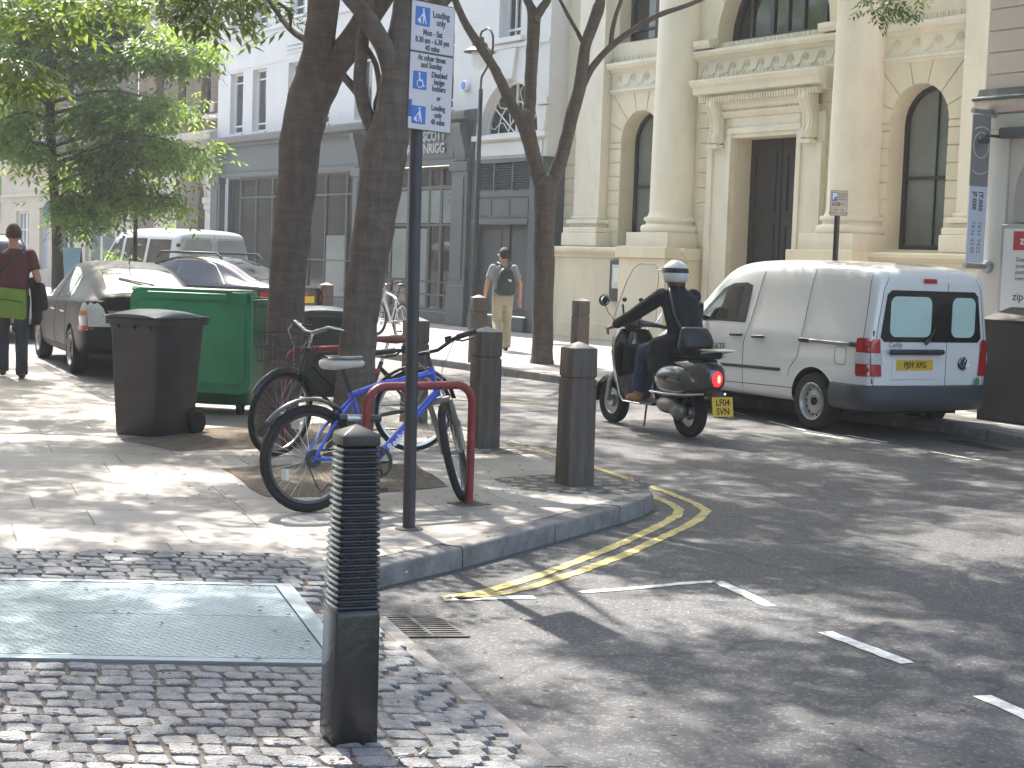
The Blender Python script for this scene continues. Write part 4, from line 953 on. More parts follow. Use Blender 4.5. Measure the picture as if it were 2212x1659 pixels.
# ---------------------------------------------------------------- other cars
def windows_side(bv, parent, polys, mat=None):
    for s in (1, -1):
        for p in polys: decal('side_window', bv, p, 'y', s, mat or VGL, parent, .005)
def lamps(bv, parent, poly, side, mat=REDL):
    for s in (1, -1):
        decal('tail_lamp', bv, [(y * s, z) for y, z in poly], 'x', -1, mat, parent, .012)
        if side: decal('tail_lamp', bv, side, 'y', s, mat, parent, .010)
DGP = pm('dark_grey_car_paint', (.014, .015, .017), .42, 0, var=.08, vs=2, coat=.0, dirt=.15, spec=.1)
pri = thing('hatchback_car', 'dark grey hatchback with clear rear lamps parked at the left kerb behind the bins', 'car')
st = [(.0, .50, .68, .92, 1.02, .68, .70, .68, .55), (.04, .38, .68, .94, 1.06, .78, .80, .79, .62), (.2, .30, .68, .95, 1.12, .84, .865, .85, .64), (.6, .24, .66, .95, 1.28, .85, .872, .855, .60), (1.1, .22, .64, .93, 1.41, .85, .872, .85, .575), (1.7, .21, .62, .91, 1.485, .85, .872, .848, .57), (2.3, .21, .62, .89, 1.47, .85, .872, .845, .57),
      (2.8, .21, .62, .88, 1.32, .85, .872, .842, .585), (3.3, .21, .62, .87, 1.05, .85, .87, .83, .64), (3.7, .22, .6, .83, .92, .84, .86, .81, .62), (4.2, .24, .54, .70, .76, .78, .79, .72, .5), (4.43, .28, .46, .58, .62, .6, .6, .55, .4)]
_, bp = carbody('body', st, [DGP, DARK], pri, [(.84, .31, .35, .87), (3.54, .31, .35, .87)], DARK)
for x in (.84, 3.54):
    for s in (1, -1): wheel(pri, x, s * .77, .305, s, 'alloy', .19)
windows_side(bp, pri, [[(.98, 1.0), (1.22, .99), (1.32, 1.29), (1.22, 1.27)], [(1.28, .99), (2.02, .96), (2.06, 1.38), (1.72, 1.385), (1.38, 1.31)], [(2.09, .96), (3.05, .94), (2.72, 1.18), (2.4, 1.34), (2.13, 1.38)]])
decal('rear_window', bp, [(.10, -.52), (.10, .52), (1.0, .45), (1.06, 0), (1.0, -.45)], 'z', 1, VGL, pri, .005); decal('windscreen', bp, [(2.5, -.5), (3.2, -.62), (3.25, 0), (3.2, .62), (2.5, .5)], 'z', 1, VGL, pri, .005)
lamps(bp, pri, [(.50, .66), (.78, .66), (.80, .98), (.72, 1.02), (.60, .9)], [(.0, .62), (.20, .60), (.24, .78), (.14, 1.0), (.03, .99)], CLRL)
for s in (1, -1): decal('lamp_lens', bp, [(.02, .62), (.19, .60), (.2, .66), (.02, .67)], 'y', s, REDL, pri, .03); decal('lamp_lens', bp, [(.04, .80), (.18, .79), (.18, .85), (.04, .86)], 'y', s, pm('amber_lamp', (.5, .22, .12), .15), pri, .03)
gaps(pri, bp, DARK, ([(1.27, .3), (1.25, .9)], 'y', 1),
     ([(2.05, .28), (2.07, .96)], 'y', 1),
     ([(3.02, .28), (3.06, .9)], 'y', 1),
     ([(1.15, .34), (3.1, .32)], 'y', 1, .008))
for x in (1.42, 2.22):
    p = onto(bp, (x, .80), 'y', 1, 0); b = MB(); b.tube([(x - .1, p.y, .8), (x - .07, p.y + .03, .8), (x + .07, p.y + .03, .8), (x + .1, p.y, .8)], .014, 6); b.build('door_handle', CHR, pri, smooth=60)
b = MB(); b.tube([onto(bp, (.16, .12), 'z', 1, .01), onto(bp, (.3, -.1), 'z', 1, .03), onto(bp, (.55, .3), 'z', 1, .015)], [.02, .012, .008], 6); b.build('wiper', BLKP, pri)
q = onto(bp, (1.35, 0), 'z', 1, 0); b = MB(); b.cyl(q, q + Vector((-.16, 0, .24)), .008, .004, 6); b.build('aerial', BLKP, pri)
q = onto(bp, (.0, .83), 'x', -1, .006); b = MB(); text('TOYOTA', .06, CHR, pri, Matrix.Translation((q.x - .004, .42, .84)) @ REAR, name='badge_lettering', bold=.001)
plate(pri, Matrix.Translation((onto(bp, (0, .7), 'x', -1, .01).x, 0, .72)) @ REAR, 'LB09', YPL) if False else None
place_vehicle(pri, G(150, 806, 0), .84, .86, radians(24), 1.05); pri.scale.x = 1.18; a_ = pi / 2 + radians(24); P_ = G(150, 806, 0); pri.location = P_ - Matrix.Rotation(a_, 3, 'Z') @ Vector((.84 * 1.18, .86 * 1.05, 0))
# black saloon
BLK = pm('black_car_paint', (.008, .008, .01), .12, var=.1, coat=1)
sal = thing('saloon_car', 'glossy black car with roof bars seen between the tree trunks beyond the green bin', 'car')
st = [(.0, .52, .72, .92, .98, .68, .72, .70, .55), (.05, .40, .72, .96, 1.03, .80, .83, .81, .66), (.3, .28, .68, .98, 1.05, .87, .89, .87, .68), (.75, .25, .66, .98, 1.12, .88, .90, .87, .64), (1.15, .23, .66, .97, 1.34, .88, .90, .87, .60), (1.6, .22, .66, .96, 1.48, .88, .90, .865, .59), (2.2, .22, .66, .95, 1.50, .88, .90, .865, .59),
      (2.7, .22, .66, .94, 1.40, .88, .90, .86, .60), (3.2, .22, .66, .93, 1.12, .88, .90, .855, .68), (3.6, .23, .66, .92, 1.0, .87, .895, .84, .7), (4.2, .25, .6, .82, .88, .82, .84, .78, .6), (4.5, .3, .5, .66, .7, .66, .67, .6, .45)]
_, bp = carbody('body', st, [BLK, DARK], sal, [(.95, .33, .37, .9), (3.65, .33, .37, .9)], DARK)
for x in (.95, 3.65):
    for s in (1, -1): wheel(sal, x, s * .8, .325, s, 'alloy', .2)
windows_side(bp, sal, [[(1.12, 1.03), (2.05, 1.02), (2.08, 1.40), (1.7, 1.40), (1.38, 1.27)], [(2.13, 1.02), (3.0, 1.0), (2.66, 1.25), (2.4, 1.38), (2.15, 1.40)]])
decal('rear_window', bp, [(.62, -.56), (.60, 0), (.62, .56), (1.28, .47), (1.32, 0), (1.28, -.47)], 'z', 1, VGL, sal, .005); decal('windscreen', bp, [(2.6, -.5), (3.15, -.62), (3.2, 0), (3.15, .62), (2.6, .5)], 'z', 1, VGL, sal, .005)
lamps(bp, sal, [(.46, .74), (.82, .74), (.82, .92), (.46, .90)], [(.0, .74), (.26, .76), (.26, .92), (.0, .92)])
for s in (1, -1):
    b = MB(); seam(b, bp, [(1.02, 1.02), (1.4, 1.33), (1.75, 1.435), (2.2, 1.44), (2.6, 1.33), (3.1, 1.0)], 'y', s, .012); b.build('window_trim', CHR, sal, smooth=60)
    b = MB(); b.tube([(1.3, s * .56, 1.44), (1.4, s * .56, 1.53), (2.6, s * .56, 1.53), (2.7, s * .56, 1.42)], .02, 8); b.build('roof_bar', BLKP, sal, smooth=60)
plate(sal, Matrix.Translation((onto(bp, (0, .8), 'x', -1, .02).x, 0, .80)) @ REAR, 'LK08', YPL) if False else MB().box(-.03, -.01, -.26, .26, .75, .86).build('number_plate', YPL, sal)
place_vehicle(sal, at(654, 738, 30.5).xy.to_3d(), .0, .0, radians(62), 1.12)
# silver van
SLV = pm('silver_van_paint', (.56, .57, .58), .3, .15, var=.05, vs=2, coat=.6)
sv = thing('silver_van', 'silver grey van with two large rear door windows parked beyond the dark hatchback', 'van')
st = [(.0, .50, .8, 1.1, 1.78, .84, .88, .87, .68), (.04, .42, .8, 1.12, 1.88, .90, .93, .92, .74), (.2, .34, .8, 1.12, 1.93, .93, .95, .94, .77), (.9, .28, .8, 1.12, 1.97, .93, .955, .945, .78), (2.6, .28, .8, 1.12, 1.97, .93, .955, .945, .78), (3.3, .28, .8, 1.12, 1.93, .93, .955, .94, .77), (3.65, .28, .8, 1.12, 1.72, .93, .95, .92, .77), (4.2, .3, .78, 1.08, 1.22, .92, .94, .88, .78), (4.6, .3, .7, .95, 1.05, .88, .9, .82, .7), (4.85, .34, .6, .8, .86, .75, .76, .7, .5)]
_, bp = carbody('body', st, [SLV, DARK], sv, [(1.0, .34, .38, .95), (3.95, .34, .38, .95)], DARK)
for x in (1.0, 3.95):
    for s in (1, -1): wheel(sv, x, s * .85, .33, s)
PGL = pm('pale_vehicle_glass', (.22, .24, .26), .08, var=.15, spec=.7)
windows_side(bp, sv, [[(.35, 1.2), (1.5, 1.2), (1.5, 1.72), (.42, 1.72)], [(1.65, 1.2), (2.8, 1.2), (2.8, 1.74), (1.65, 1.74)], [(2.95, 1.2), (3.95, 1.18), (3.6, 1.55), (3.4, 1.72), (2.95, 1.74)]])
for s in (1, -1): decal('rear_window', bp, [(s * y, z) for y, z in rrect(.05, .76, 1.12, 1.74, .09)], 'x', -1, PGL, sv, .006)
gaps(sv, bp, GREYD, ([(0, .5), (0, 1.85)], 'x', -1, .006),
     (rrect(.03, .78, 1.1, 1.76, .1), 'x', -1, .006, True),
     (rrect(-.78, -.03, 1.1, 1.76, .1), 'x', -1, .006, True))
lamps(bp, sv, [(.80, .75), (.9, .75), (.9, 1.15), (.82, 1.15)], [(.0, .75), (.12, .75), (.12, 1.15), (.0, 1.15)])
for z_ in (1.6, 1.15): b = MB(); b.cyl((.0, .86, z_), (-.05, .88, z_), .045, n=10); b.build('hinge', BLKP, sv)
place_vehicle(sv, at(378, 690, 41).xy.to_3d(), .0, .9, radians(37), 1.17)
# white car ahead of the hatchback, black cab
WC = pm('white_car_paint', (.72, .72, .72), .2, var=.04, coat=.8)
def small_car(root, mat, st, arch, wins, rw, lampp, s=1.0, h=(.3, .34)):
    _, bp = carbody('body', st, [mat, DARK], root, [(x, h[0], h[1], .87) for x in arch], DARK)
    for x in arch:
        for sg in (1, -1): wheel(root, x, sg * .76, h[0] - .01, sg, 'alloy', .18)
    windows_side(bp, root, wins); decal('rear_window', bp, rw, 'x', -1, VGL, root, .006); lamps(bp, root, lampp[0], lampp[1]); return bp
wc = thing('white_car', 'white car with red and clear tail lamp half hidden behind the man in maroon', 'car')
st = [(.0, .48, .7, .95, 1.15, .72, .74, .72, .56), (.05, .36, .7, .97, 1.28, .80, .82, .81, .60), (.25, .27, .68, .97, 1.40, .84, .86, .85, .60), (.9, .23, .66, .96, 1.47, .85, .865, .85, .60), (2.0, .22, .64, .93, 1.48, .85, .865, .845, .6), (2.6, .22, .64, .92, 1.3, .85, .865, .84, .6), (3.1, .22, .62, .9, 1.03, .85, .86, .82, .66), (3.6, .24, .58, .8, .86, .8, .82, .75, .58), (3.85, .3, .5, .64, .68, .62, .63, .58, .4)]
small_car(wc, WC, st, (.7, 3.15), [[(.35, 1.02), (1.2, 1.0), (1.25, 1.36), (.5, 1.34)], [(1.3, 1.0), (2.5, .97), (2.2, 1.25), (1.9, 1.37), (1.32, 1.37)]], [(-.6, 1.0), (.6, 1.0), (.52, 1.34), (-.52, 1.34)], ([(.64, .78), (.80, .78), (.76, 1.2), (.64, 1.2)], [(.01, .72), (.16, .72), (.2, 1.05), (.08, 1.2)]))
place_vehicle(wc, at(98, 720, 29.5).xy.to_3d(), .0, -.86, radians(24), 1.02)
tx = thing('taxi_cab', 'black cab with a tall rounded roof at the far left edge behind the man', 'taxi')
st = [(.0, .48, .75, 1.0, 1.35, .72, .76, .74, .60), (.06, .36, .75, 1.02, 1.55, .82, .84, .83, .66), (.4, .27, .72, 1.02, 1.72, .86, .88, .87, .67), (1.2, .25, .7, 1.0, 1.78, .87, .885, .87, .67), (2.4, .25, .7, 1.0, 1.76, .87, .885, .87, .67), (2.9, .25, .7, 1.0, 1.5, .87, .88, .86, .66), (3.3, .26, .7, .99, 1.1, .86, .87, .8, .66), (4.2, .28, .66, .9, .98, .78, .8, .7, .55), (4.55, .34, .56, .74, .8, .64, .66, .58, .42)]
small_car(tx, BLK, st, (.85, 3.7), [[(.45, 1.08), (1.5, 1.06), (1.5, 1.6), (.6, 1.58)], [(1.6, 1.06), (2.9, 1.04), (2.6, 1.4), (2.4, 1.6), (1.6, 1.6)]], [(-.6, 1.08), (.6, 1.08), (.54, 1.5), (-.54, 1.5)], ([(.6, .75), (.78, .75), (.76, .95), (.6, .95)], None), h=(.32, .36))
place_vehicle(tx, at(78, 700, 43).xy.to_3d(), .0, -.9, radians(30), 1.15)
# ================================================================ STREET FURNITURE
def pt(px, py, z=.12): return G(px, py, z)
# ---- ribbed black bollard
BBM = pm('black_gloss_paint', (.006, .006, .0065), .26, var=.25, vs=9, bump=.12, bs=30, coat=.3)
P = pt(752, 1592); bol = thing('ribbed_bollard', 'black square cast bollard with ribbed upper shaft in the foreground setts', 'bollard', (P.x, P.y, .10), radians(23))
def sqring(h, z, r=.006): return [(x, y, z) for x, y in rrect(-h, h, -h, h, r, 2)]
b = MB(); b.loft([sqring(.079, -.05), sqring(.079, .0), sqring(.0765, .45), sqring(.0745, .462), sqring(.071, .468)]); b.build('base', BBM, bol, smooth=35)
b = MB(); rr_ = [sqring(.058, .466)]; N = 27
for k in range(N):
    z0 = .468 + k * (.545 / N); p_ = .545 / N; c_ = lerp(.0655, .0535, k / N)
    for t, e in ((0.0, .0), (.14, .0095), (.45, .0128), (.76, .0095), (.9, .0)): rr_.append(sqring(c_ + e, z0 + t * p_, .006 + e * .3))
rr_.append(sqring(.05, 1.014)); b.loft(rr_); b.build('ribbed_shaft', BBM, bol, smooth=50)
b = MB(); b.loft([sqring(.052, 1.012), sqring(.064, 1.018), sqring(.066, 1.03), sqring(.064, 1.05), sqring(.058, 1.058), sqring(.004, 1.083, .001)]); b.build('cap', pm('weathered_black_paint', (.022, .025, .019), .4, var=.5, vs=14, dirt=.5), bol, smooth=30)
b = MB(); b.prism([(-.14, -.12), (.15, -.13), (.16, .13), (-.13, .14)], 'z', -.02, .014); b.build('mortar_collar', JOINT, bol, bevel=.006)
# ---- timber bollards
TIM = pm('weathered_timber', (.105, .086, .069), .85, var=.35, vs=3.5, bump=.5, bs=14, stretch=(9, 9, .8), dirt=.3)
def timber():
    t = thing('timber_bollard', '', 'bollard'); w = .108
    b = MB(); b.loft([sqring(w * 1.03, -.05, .012), sqring(w * 1.0, .3, .012), sqring(w * .985, .775, .014), sqring(w * .9, .782, .012), sqring(w * .9, .797, .012), sqring(w * .985, .804, .014), sqring(w * .98, 1.0, .016), sqring(w * .95, 1.012, .018)]); b.build('post', TIM, t, smooth=35)
    b = MB(); b.loft([sqring(w * .955, 1.011, .018), sqring(w * .5, 1.034, .01), sqring(.006, 1.056, .002)]); b.build('cap', pm('sunlit_timber', (.30, .27, .23), .8, var=.25, vs=6, bump=.4, bs=20, stretch=(4, 4, 1)), t, smooth=25)  # cap paler than the post: sunlight on the top put into the colour
    return t
tb0 = timber(); first = True
for px, py, rz, sc, lab in [(1240, 1046, 25, 1, 'timber bollard standing nearest the kerb corner, with a sunlit pyramid top'), (1044, 966, 25, 1, 'timber bollard directly behind the red cycle stand and blue bicycle front wheel'), (893, 912, 26, 1, 'timber bollard mostly hidden behind the grey sign pole and bicycles'),
                            (1030, 784, 28, 1.03, 'timber bollard on the far pavement beside the walking man with a backpack'), (1250, 790, 30, 1.03, 'scarred timber bollard on the far pavement between the tree and the scooter rider'), (702, 735, 28, 1.05, 'small distant timber bollard seen between the two big trunks')]:
    P = pt(px, py); o = tb0 if first else copy_tree(tb0); first = False
    o.location = (P.x, P.y, .12); o.rotation_euler = (0, 0, radians(rz)); o.scale = (sc, sc, sc); o['label'] = lab; o['group'] = 'timber bollards along the kerbs'
# small sett collars round the nearer ones
PSET = pm('pale_worn_setts', (.235, .215, .195), .75, var=.25, vs=14, bump=.5, bs=80)
for P in (pt(1240, 1046), pt(1044, 966)):
    b = MB(); b.poly([(P.x + .56 * cos(a) * (1 + .1 * sin(5 * a)), P.y + .5 * sin(a), .1222) for a in [2 * pi * k / 28 for k in range(28)]]); struct(b.build('collar_bed', JOINT))
b = MB()
for P in (pt(1240, 1046), pt(1044, 966)):
    for k in range(34):
        a = k * 2.4; r = .15 + .066 * sqrt(k); c = P + Vector((r * cos(a), r * sin(a), 0)); s_ = random.uniform(.042, .054)
        b.loft([[(c.x + x, c.y + y, z) for x, y in rrect(-s_ * q, s_ * q, -s_ * .8 * q, s_ * .8 * q, .01, 2)] for z, q in ((.1, 1), (.1235, 1), (.126, .85))])
struct(b.build('sett_collar', PSET, smooth=40))
# ---- sign pole and sign
GPM = pm('grey_pole_paint', (.026, .026, .027), .5, var=.25, vs=7, dirt=.35, bump=.1, bs=60)
P = pt(883, 1143); pole = thing('sign_pole', 'dark grey steel pole carrying the loading sign, standing before the bicycles', 'pole', (P.x, P.y, .12)); pole.rotation_euler = (0, radians(-.65), 0)
b = MB(); b.lathe([(.038, -.05), (.038, 3.2), (.03, 3.215), (.003, 3.22)], 24); b.build('shaft', GPM, pole, smooth=40)
b = MB(); b.lathe([(.09, -.02), (.085, .006), (.042, .012)], 16); b.build('mortar_collar', JOINT, pole)
top = at(905, 10, P.y); 
sg = thing('loading_sign', 'white parking sign reading Loading only Mon - Sat with blue symbols, on the grey pole', 'sign')
SGW = pm('sign_face', (.60, .55, .55), .45, var=.04, vs=2); SGE = pm('sign_edge', (.06, .06, .06), .5); BLU = pm('sign_blue', (.03, .14, .44), .4, var=.05); SGT = pm('sign_text', (.07, .07, .085), .5, var=.05); SGWH = pm('sign_symbol_white', (.7, .7, .72), .5, var=.03)
# plate corners measured: left (888,5)-(886,268), right (978,28)-(968,288)
yaw = radians(46); W_, H_ = .35, .745
u_ = Vector((cos(yaw), sin(yaw), 0)); n_ = Vector((sin(yaw), -cos(yaw), 0))
cxy = Vector((P.x - .034, P.y, 0)) + n_ * .055 + u_ * (W_ / 2 - .115)
zc = (at(888, 5, cxy.y).z + at(886, 268, cxy.y).z) / 2 - .02
sg.location = (cxy.x, cxy.y, zc); sg.rotation_euler = (0, radians(.5), yaw)
b = MB(); b.prism(rrect(-W_ / 2, W_ / 2, -H_ / 2, H_ / 2, .012, 3), 'y', -.004, .004); b.build('plate', SGE, sg)
b = MB()
b.prism(rrect(-W_ / 2 + .005, W_ / 2 - .005, .085, H_ / 2 - .005, .008, 2), 'y', -.006, -.0045); b.prism(rrect(-W_ / 2 + .005, W_ / 2 - .005, -H_ / 2 + .005, .073, .008, 2), 'y', -.006, -.0045); b.build('face', SGW, sg)
def st_(s, x, z, size, **kw): text(s, size, SGT, sg, Matrix.Translation((x, -.0072, z)) @ RX90, bold=.0015, sx=kw.pop('sx', .79), **kw)
def sym(kind, x, z, h=.1):
    b = MB(); b.prism(rrect(x - h * .52, x + h * .52, z - h * .5, z + h * .5, .005, 2), 'y', -.0075, -.0062); p = b.build('symbol_panel', BLU, sg)
    b = MB(); y0, y1 = -.0088, -.0077; S = h * .5
    def pol(q): b.prism([(x + u * S, z + w * S) for u, w in q], 'y', y0, y1)
    if kind == 'load':
        pol([(.05, .62), (.2, .55), (.35, .0), (.55, -.8), (.42, -.8), (.2, -.15), (.12, -.75), (.0, -.75), (.02, .1), (-.35, -.2), (-.4, -.12), (.0, .35)])
        pol([(-.75, -.45), (-.45, -.15), (-.2, -.4), (-.5, -.72)]); b.cyl((x - .3 * S, y0, z - .68 * S), (x - .3 * S, y1, z - .68 * S), .1 * S, n=10); b.cyl((x + .08 * S, y0, z + .72 * S), (x + .08 * S, y1, z + .72 * S), .13 * S, n=12)
    else:
        b.cyl((x - .1 * S, y0, z + .72 * S), (x - .1 * S, y1, z + .72 * S), .14 * S, n=12)
        pol([(-.2, .55), (.0, .55), (.05, .1), (.4, .1), (.4, -.02), (.45, -.02), (.6, -.55), (.75, -.5), (.72, -.65), (.5, -.7), (.32, -.1), (-.12, -.08)])
        pts = [(x + (-.02 + .42 * cos(a)) * S, (y0 + y1) / 2, z + (-.38 + .42 * sin(a)) * S) for a in [pi * .6 + k * pi * 1.35 / 14 for k in range(15)]]; b.tube(pts, .06 * S, 5)
    b.build('symbol', SGWH, p)
sym('load', -.085, .285, .11); st_('Loading\nonly', .062, .285, .055, space=.82)
st_('Mon - Sat', 0, .195, .05); st_('8.30 am - 6.30 pm', 0, .150, .047); st_('40 mins', 0, .107, .046)
st_('At other times\nand Sunday', 0, .028, .047, space=.86)
sym('chair', -.09, -.085, .105); st_('Disabled\nbadge\nholders', .065, -.082, .046, space=.86); st_('or', .065, -.175, .042)
sym('load', -.09, -.285, .105); st_('Loading\nonly\n40 mins', .065, -.275, .045, space=.92)
b = MB(); b.box(-.173, -.146, -.0075, -.0062, -.30, -.20); b.build('sticker', pm('sticker_blue', (.04, .09, .30), .4, var=.2, vs=60), sg)
for z in (.25, -.25): b = MB(); b.box(-.12, .0, .004, .03, z - .015, z + .015); b.build('clamp', GPM, sg)
# ---- parking sign behind the van
Pq = at(1795, 740, 22.0); ps = thing('parking_sign_pole', 'black post behind the white van with a small square parking sign on top', 'sign post', (Pq.x, Pq.y, .12), radians(4))
zt_, zb_ = at(1795, 411, Pq.y).z - .12, at(1795, 466, Pq.y).z - .12
b = MB(); b.cyl((0, 0, -.05), (0, 0, zt_ - .02), .038, n=16); b.build('post', pm('black_post_paint', (.015, .015, .016), .45), ps, smooth=40)
W2 = 38 / FPX * Pq.y; H2 = zt_ - zb_
b = MB(); b.box(-W2 / 2, W2 / 2, -.056, -.045, zb_, zt_); pl_ = b.build('plate', SGE, ps, bevel=.004)
b = MB(); b.box(-W2 / 2 + .006, W2 / 2 - .006, -.0585, -.0562, zb_ + .006, zt_ - .006); b.build('face', pm('sign_face_cream', (.40, .36, .31), .5, var=.1), pl_)
b = MB(); b.box(-W2 * .42, -W2 * .12, -.0605, -.0588, zb_ + H2 * .58, zb_ + H2 * .92); b.build('blue_panel', BLU, pl_)
text('P', H2 * .34, SGWH, ps, Matrix.Translation((-W2 * .27, -.0615, zb_ + H2 * .75)) @ RX90, bold=.003)
text('Business\npermit\nholders', H2 * .115, SGT, ps, Matrix.Translation((W2 * .19, -.0595, zb_ + H2 * .76)) @ RX90, name='sign_text', space=.9)
text('A38', H2 * .2, SGT, ps, Matrix.Translation((-W2 * .18, -.0595, zb_ + H2 * .45)) @ RX90, bold=.002, name='zone_text'); text('only', H2 * .12, SGT, ps, Matrix.Translation((W2 * .22, -.0595, zb_ + H2 * .46)) @ RX90, name='sign_text')
text('Mon - Sat\n8.30 am - 6.30 pm', H2 * .125, SGT, ps, Matrix.Translation((0, -.0595, zb_ + H2 * .17)) @ RX90, name='hours_text', sx=.85)
# ---- red cycle stands
REDP = pm('chipped_red_paint', (.20, .022, .022), .5, var=.3, vs=12, dirt=.25, bump=.15, bs=60)
def stand(A, B, label, h=.78, r=.0275):
    t = thing('cycle_stand', label, 'cycle stand', (A.x, A.y, .12), atan2(B.y - A.y, B.x - A.x), 'red cycle stands'); L_ = (B - A).to_2d().length; R = .13
    pts = [(0, 0, -.05), (0, 0, h - R)] + [(R - R * cos(k * pi / 12), 0, h - R + R * sin(k * pi / 12)) for k in range(1, 7)] + [(L_ - R + R * sin(k * pi / 12), 0, h - R + R * cos(k * pi / 12)) for k in range(0, 7)] + [(L_, 0, -.05)]
    b = MB(); b.tube(pts, r, 14); b.build('hoop', REDP, t, smooth=50)
    for x in (0, L_): b = MB(); b.prism([(x - .11, -.1), (x + .12, -.09), (x + .1, .1), (x - .12, .09)], 'z', -.01, .004); b.build('mortar_patch', JOINT, t)
stand(pt(786, 1106), pt(1013, 1089), 'red steel hoop stand that the blue bicycle leans on', .80)
stand(pt(616, 967), pt(770, 950), 'red steel hoop stand behind the black bicycle, beside the left trunk', .82)
# ---- wheeled bins
BIN = pm('black_bin_plastic', (.03, .03, .031), .45, var=.5, vs=3.5, dirt=.3, bump=.08, bs=40); BINL = pm('grey_bin_lid', (.06, .065, .072), .4, var=.15, vs=5)
def wheelie(label, loc, rz, w=.50, d=.58, s=1):
    t = thing('wheeled_bin', label, 'bin', loc, rz, 'black wheeled bins'); t.scale = (s, s, s)
    def rg(hw, y0, y1, z, r=.03): return [(x, y, z) for x, y in rrect(-hw, hw, y0, y1, r, 3)]
    b = MB(); b.loft([rg(w * .40, .03, d * .80, .0), rg(w * .41, .02, d * .82, .03), rg(w * .47, -.02, d * .93, .90), rg(w * .48, -.03, d * .94, .915), rg(w * .52, -.06, d * .97, .915, .03), rg(w * .53, -.06, d * .98, .965, .03), rg(w * .50, -.05, d * .97, .97)])
    for k in (-.3, 0, .3): b.prism([(-.022, .87), (-.055, .915), (-.02, .915)], 'x', k * w - .012, k * w + .012)
    b.build('body', BIN, t, smooth=40)
    b = MB(); rings = []
    for yk in range(9):
        y = lerp(-.075, d * .99, yk / 8); zt2 = .975 + .052 * sin(pi * min(1, (yk / 8) * .9 + .08)); rings.append([(-w * .53, y, .972), (-w * .53, y, .985), (-w * .48, y, zt2 - .01), (-w * .3, y, zt2 + .008), (0, y, zt2 + .014), (w * .3, y, zt2 + .008), (w * .48, y, zt2 - .01), (w * .53, y, .985), (w * .53, y, .972)])
    b.loft(rings); b.build('lid', BINL, t, smooth=60)
    b = MB(); b.tube([(-w * .45, d * .97, .93), (-w * .45, d * 1.06, .96), (w * .45, d * 1.06, .96), (w * .45, d * .97, .93)], .016, 8); b.build('handle', BIN, t, smooth=50)
    for sg_ in (-1, 1):
        b = MB(); b.lathe([(.02, -.03), (.088, -.03), (.1, -.02), (.1, .02), (.088, .03), (.02, .03)], 24, (sg_ * w * .46, d * .80, .1), 'x'); b.build('wheel', TYRE, t, smooth=40)
    return t
fl, fr = pt(257, 940), pt(351, 946); rz = atan2(fr.y - fl.y, fr.x - fl.x)
c = (fl + fr) / 2 + Vector((-.06, 0, 0)); rz = radians(-27)
wheelie('black wheeled bin with domed lid in front of the green bin', (c.x, c.y, .12), rz, .54, .62, 1.06)
c2 = G(697, 858); wheelie('black wheeled bin with a grey lid seen between the two tree trunks', (c2.x, c2.y, .12), radians(20), .58, .72, 1.0)
GRB = pm('green_bin_plastic', (.017, .20, .09), .4, var=.2, vs=2.5, dirt=.4, bump=.06, bs=40); GRD = pm('dark_green_bin_plastic', (.012, .085, .042), .5, var=.2, vs=4, dirt=.25)
ga = pt(300, 898); gbx = pt(505, 893)
gr = thing('green_bin', 'large green four-wheeled waste bin with its light green lid hanging open', 'bin', ((ga.x + gbx.x) / 2 + .06, (ga.y + gbx.y) / 2 + .05, .12), radians(-13)); gr.scale = (.97, .97, .97)
W3 = 1.30
def rg(hw, y0, y1, z, r=.08): return [(x, y, z) for x, y in rrect(-hw, hw, y0, y1, r, 4)]
b = MB(); b.loft([rg(.50, .14, .86, .10), rg(.53, .12, .88, .16), rg(.62, .0, 1.0, 1.12), rg(.66, -.03, 1.03, 1.14, .07), rg(.67, -.03, 1.04, 1.20, .07), rg(.62, .02, .98, 1.20, .07), rg(.60, .04, .96, .9, .07)], caps=False)
b.add([(-.5, .14, .12), (.5, .14, .12), (.5, .86, .12), (-.5, .86, .12)], [(0, 1, 2, 3)])
bo = b.build('body', GRD, gr, smooth=40)
b = MB(); b.prism(rrect(-.50, .50, 1.06, 1.12, .02), 'y', -.05, .02)
for x in (-.3, .3): b.box(x - .02, x + .02, -.06, .02, .3, 1.05)
b.prism(rrect(.66, .74, .78, .88, .02, 2), 'y', .3, .7); b.build('side_rib', GRD, bo, bevel=.01)
b = MB(); out = rrect(-.665, .665, .24, 1.29, .12, 5); b.prism(out, 'y', -.14, -.105); b.prism(rrect(-.60, .60, .34, 1.16, .08, 5), 'y', -.155, -.1405)
for z in (.30, .345): b.box(-.5, .5, -.165, -.141, z - .012, z + .012)
b.prism(rrect(-.48, .40, 1.185, 1.25, .02, 2), 'y', -.17, -.141); b.box(.46, .62, -.18, -.141, 1.15, 1.27)
b.prism([(-.10, 1.30), (-.14, 1.26), (.0, 1.22), (.02, 1.28)], 'x', -.66, .66)
b.build('hanging_lid', GRB, gr, bevel=.012, seg=2)
b = MB()
for x, y in ((-.42, .2), (.42, .2), (-.42, .8), (.42, .8)):
    b2 = MB(); b2.lathe([(.02, -.025), (.06, -.025), (.068, -.012), (.068, .012), (.06, .025), (.02, .025)], 18, (x, y, .068), 'x'); b2.box(x - .04, x + .04, y - .03, y + .03, .08, .13); b2.build('castor', TYRE, gr, smooth=40)
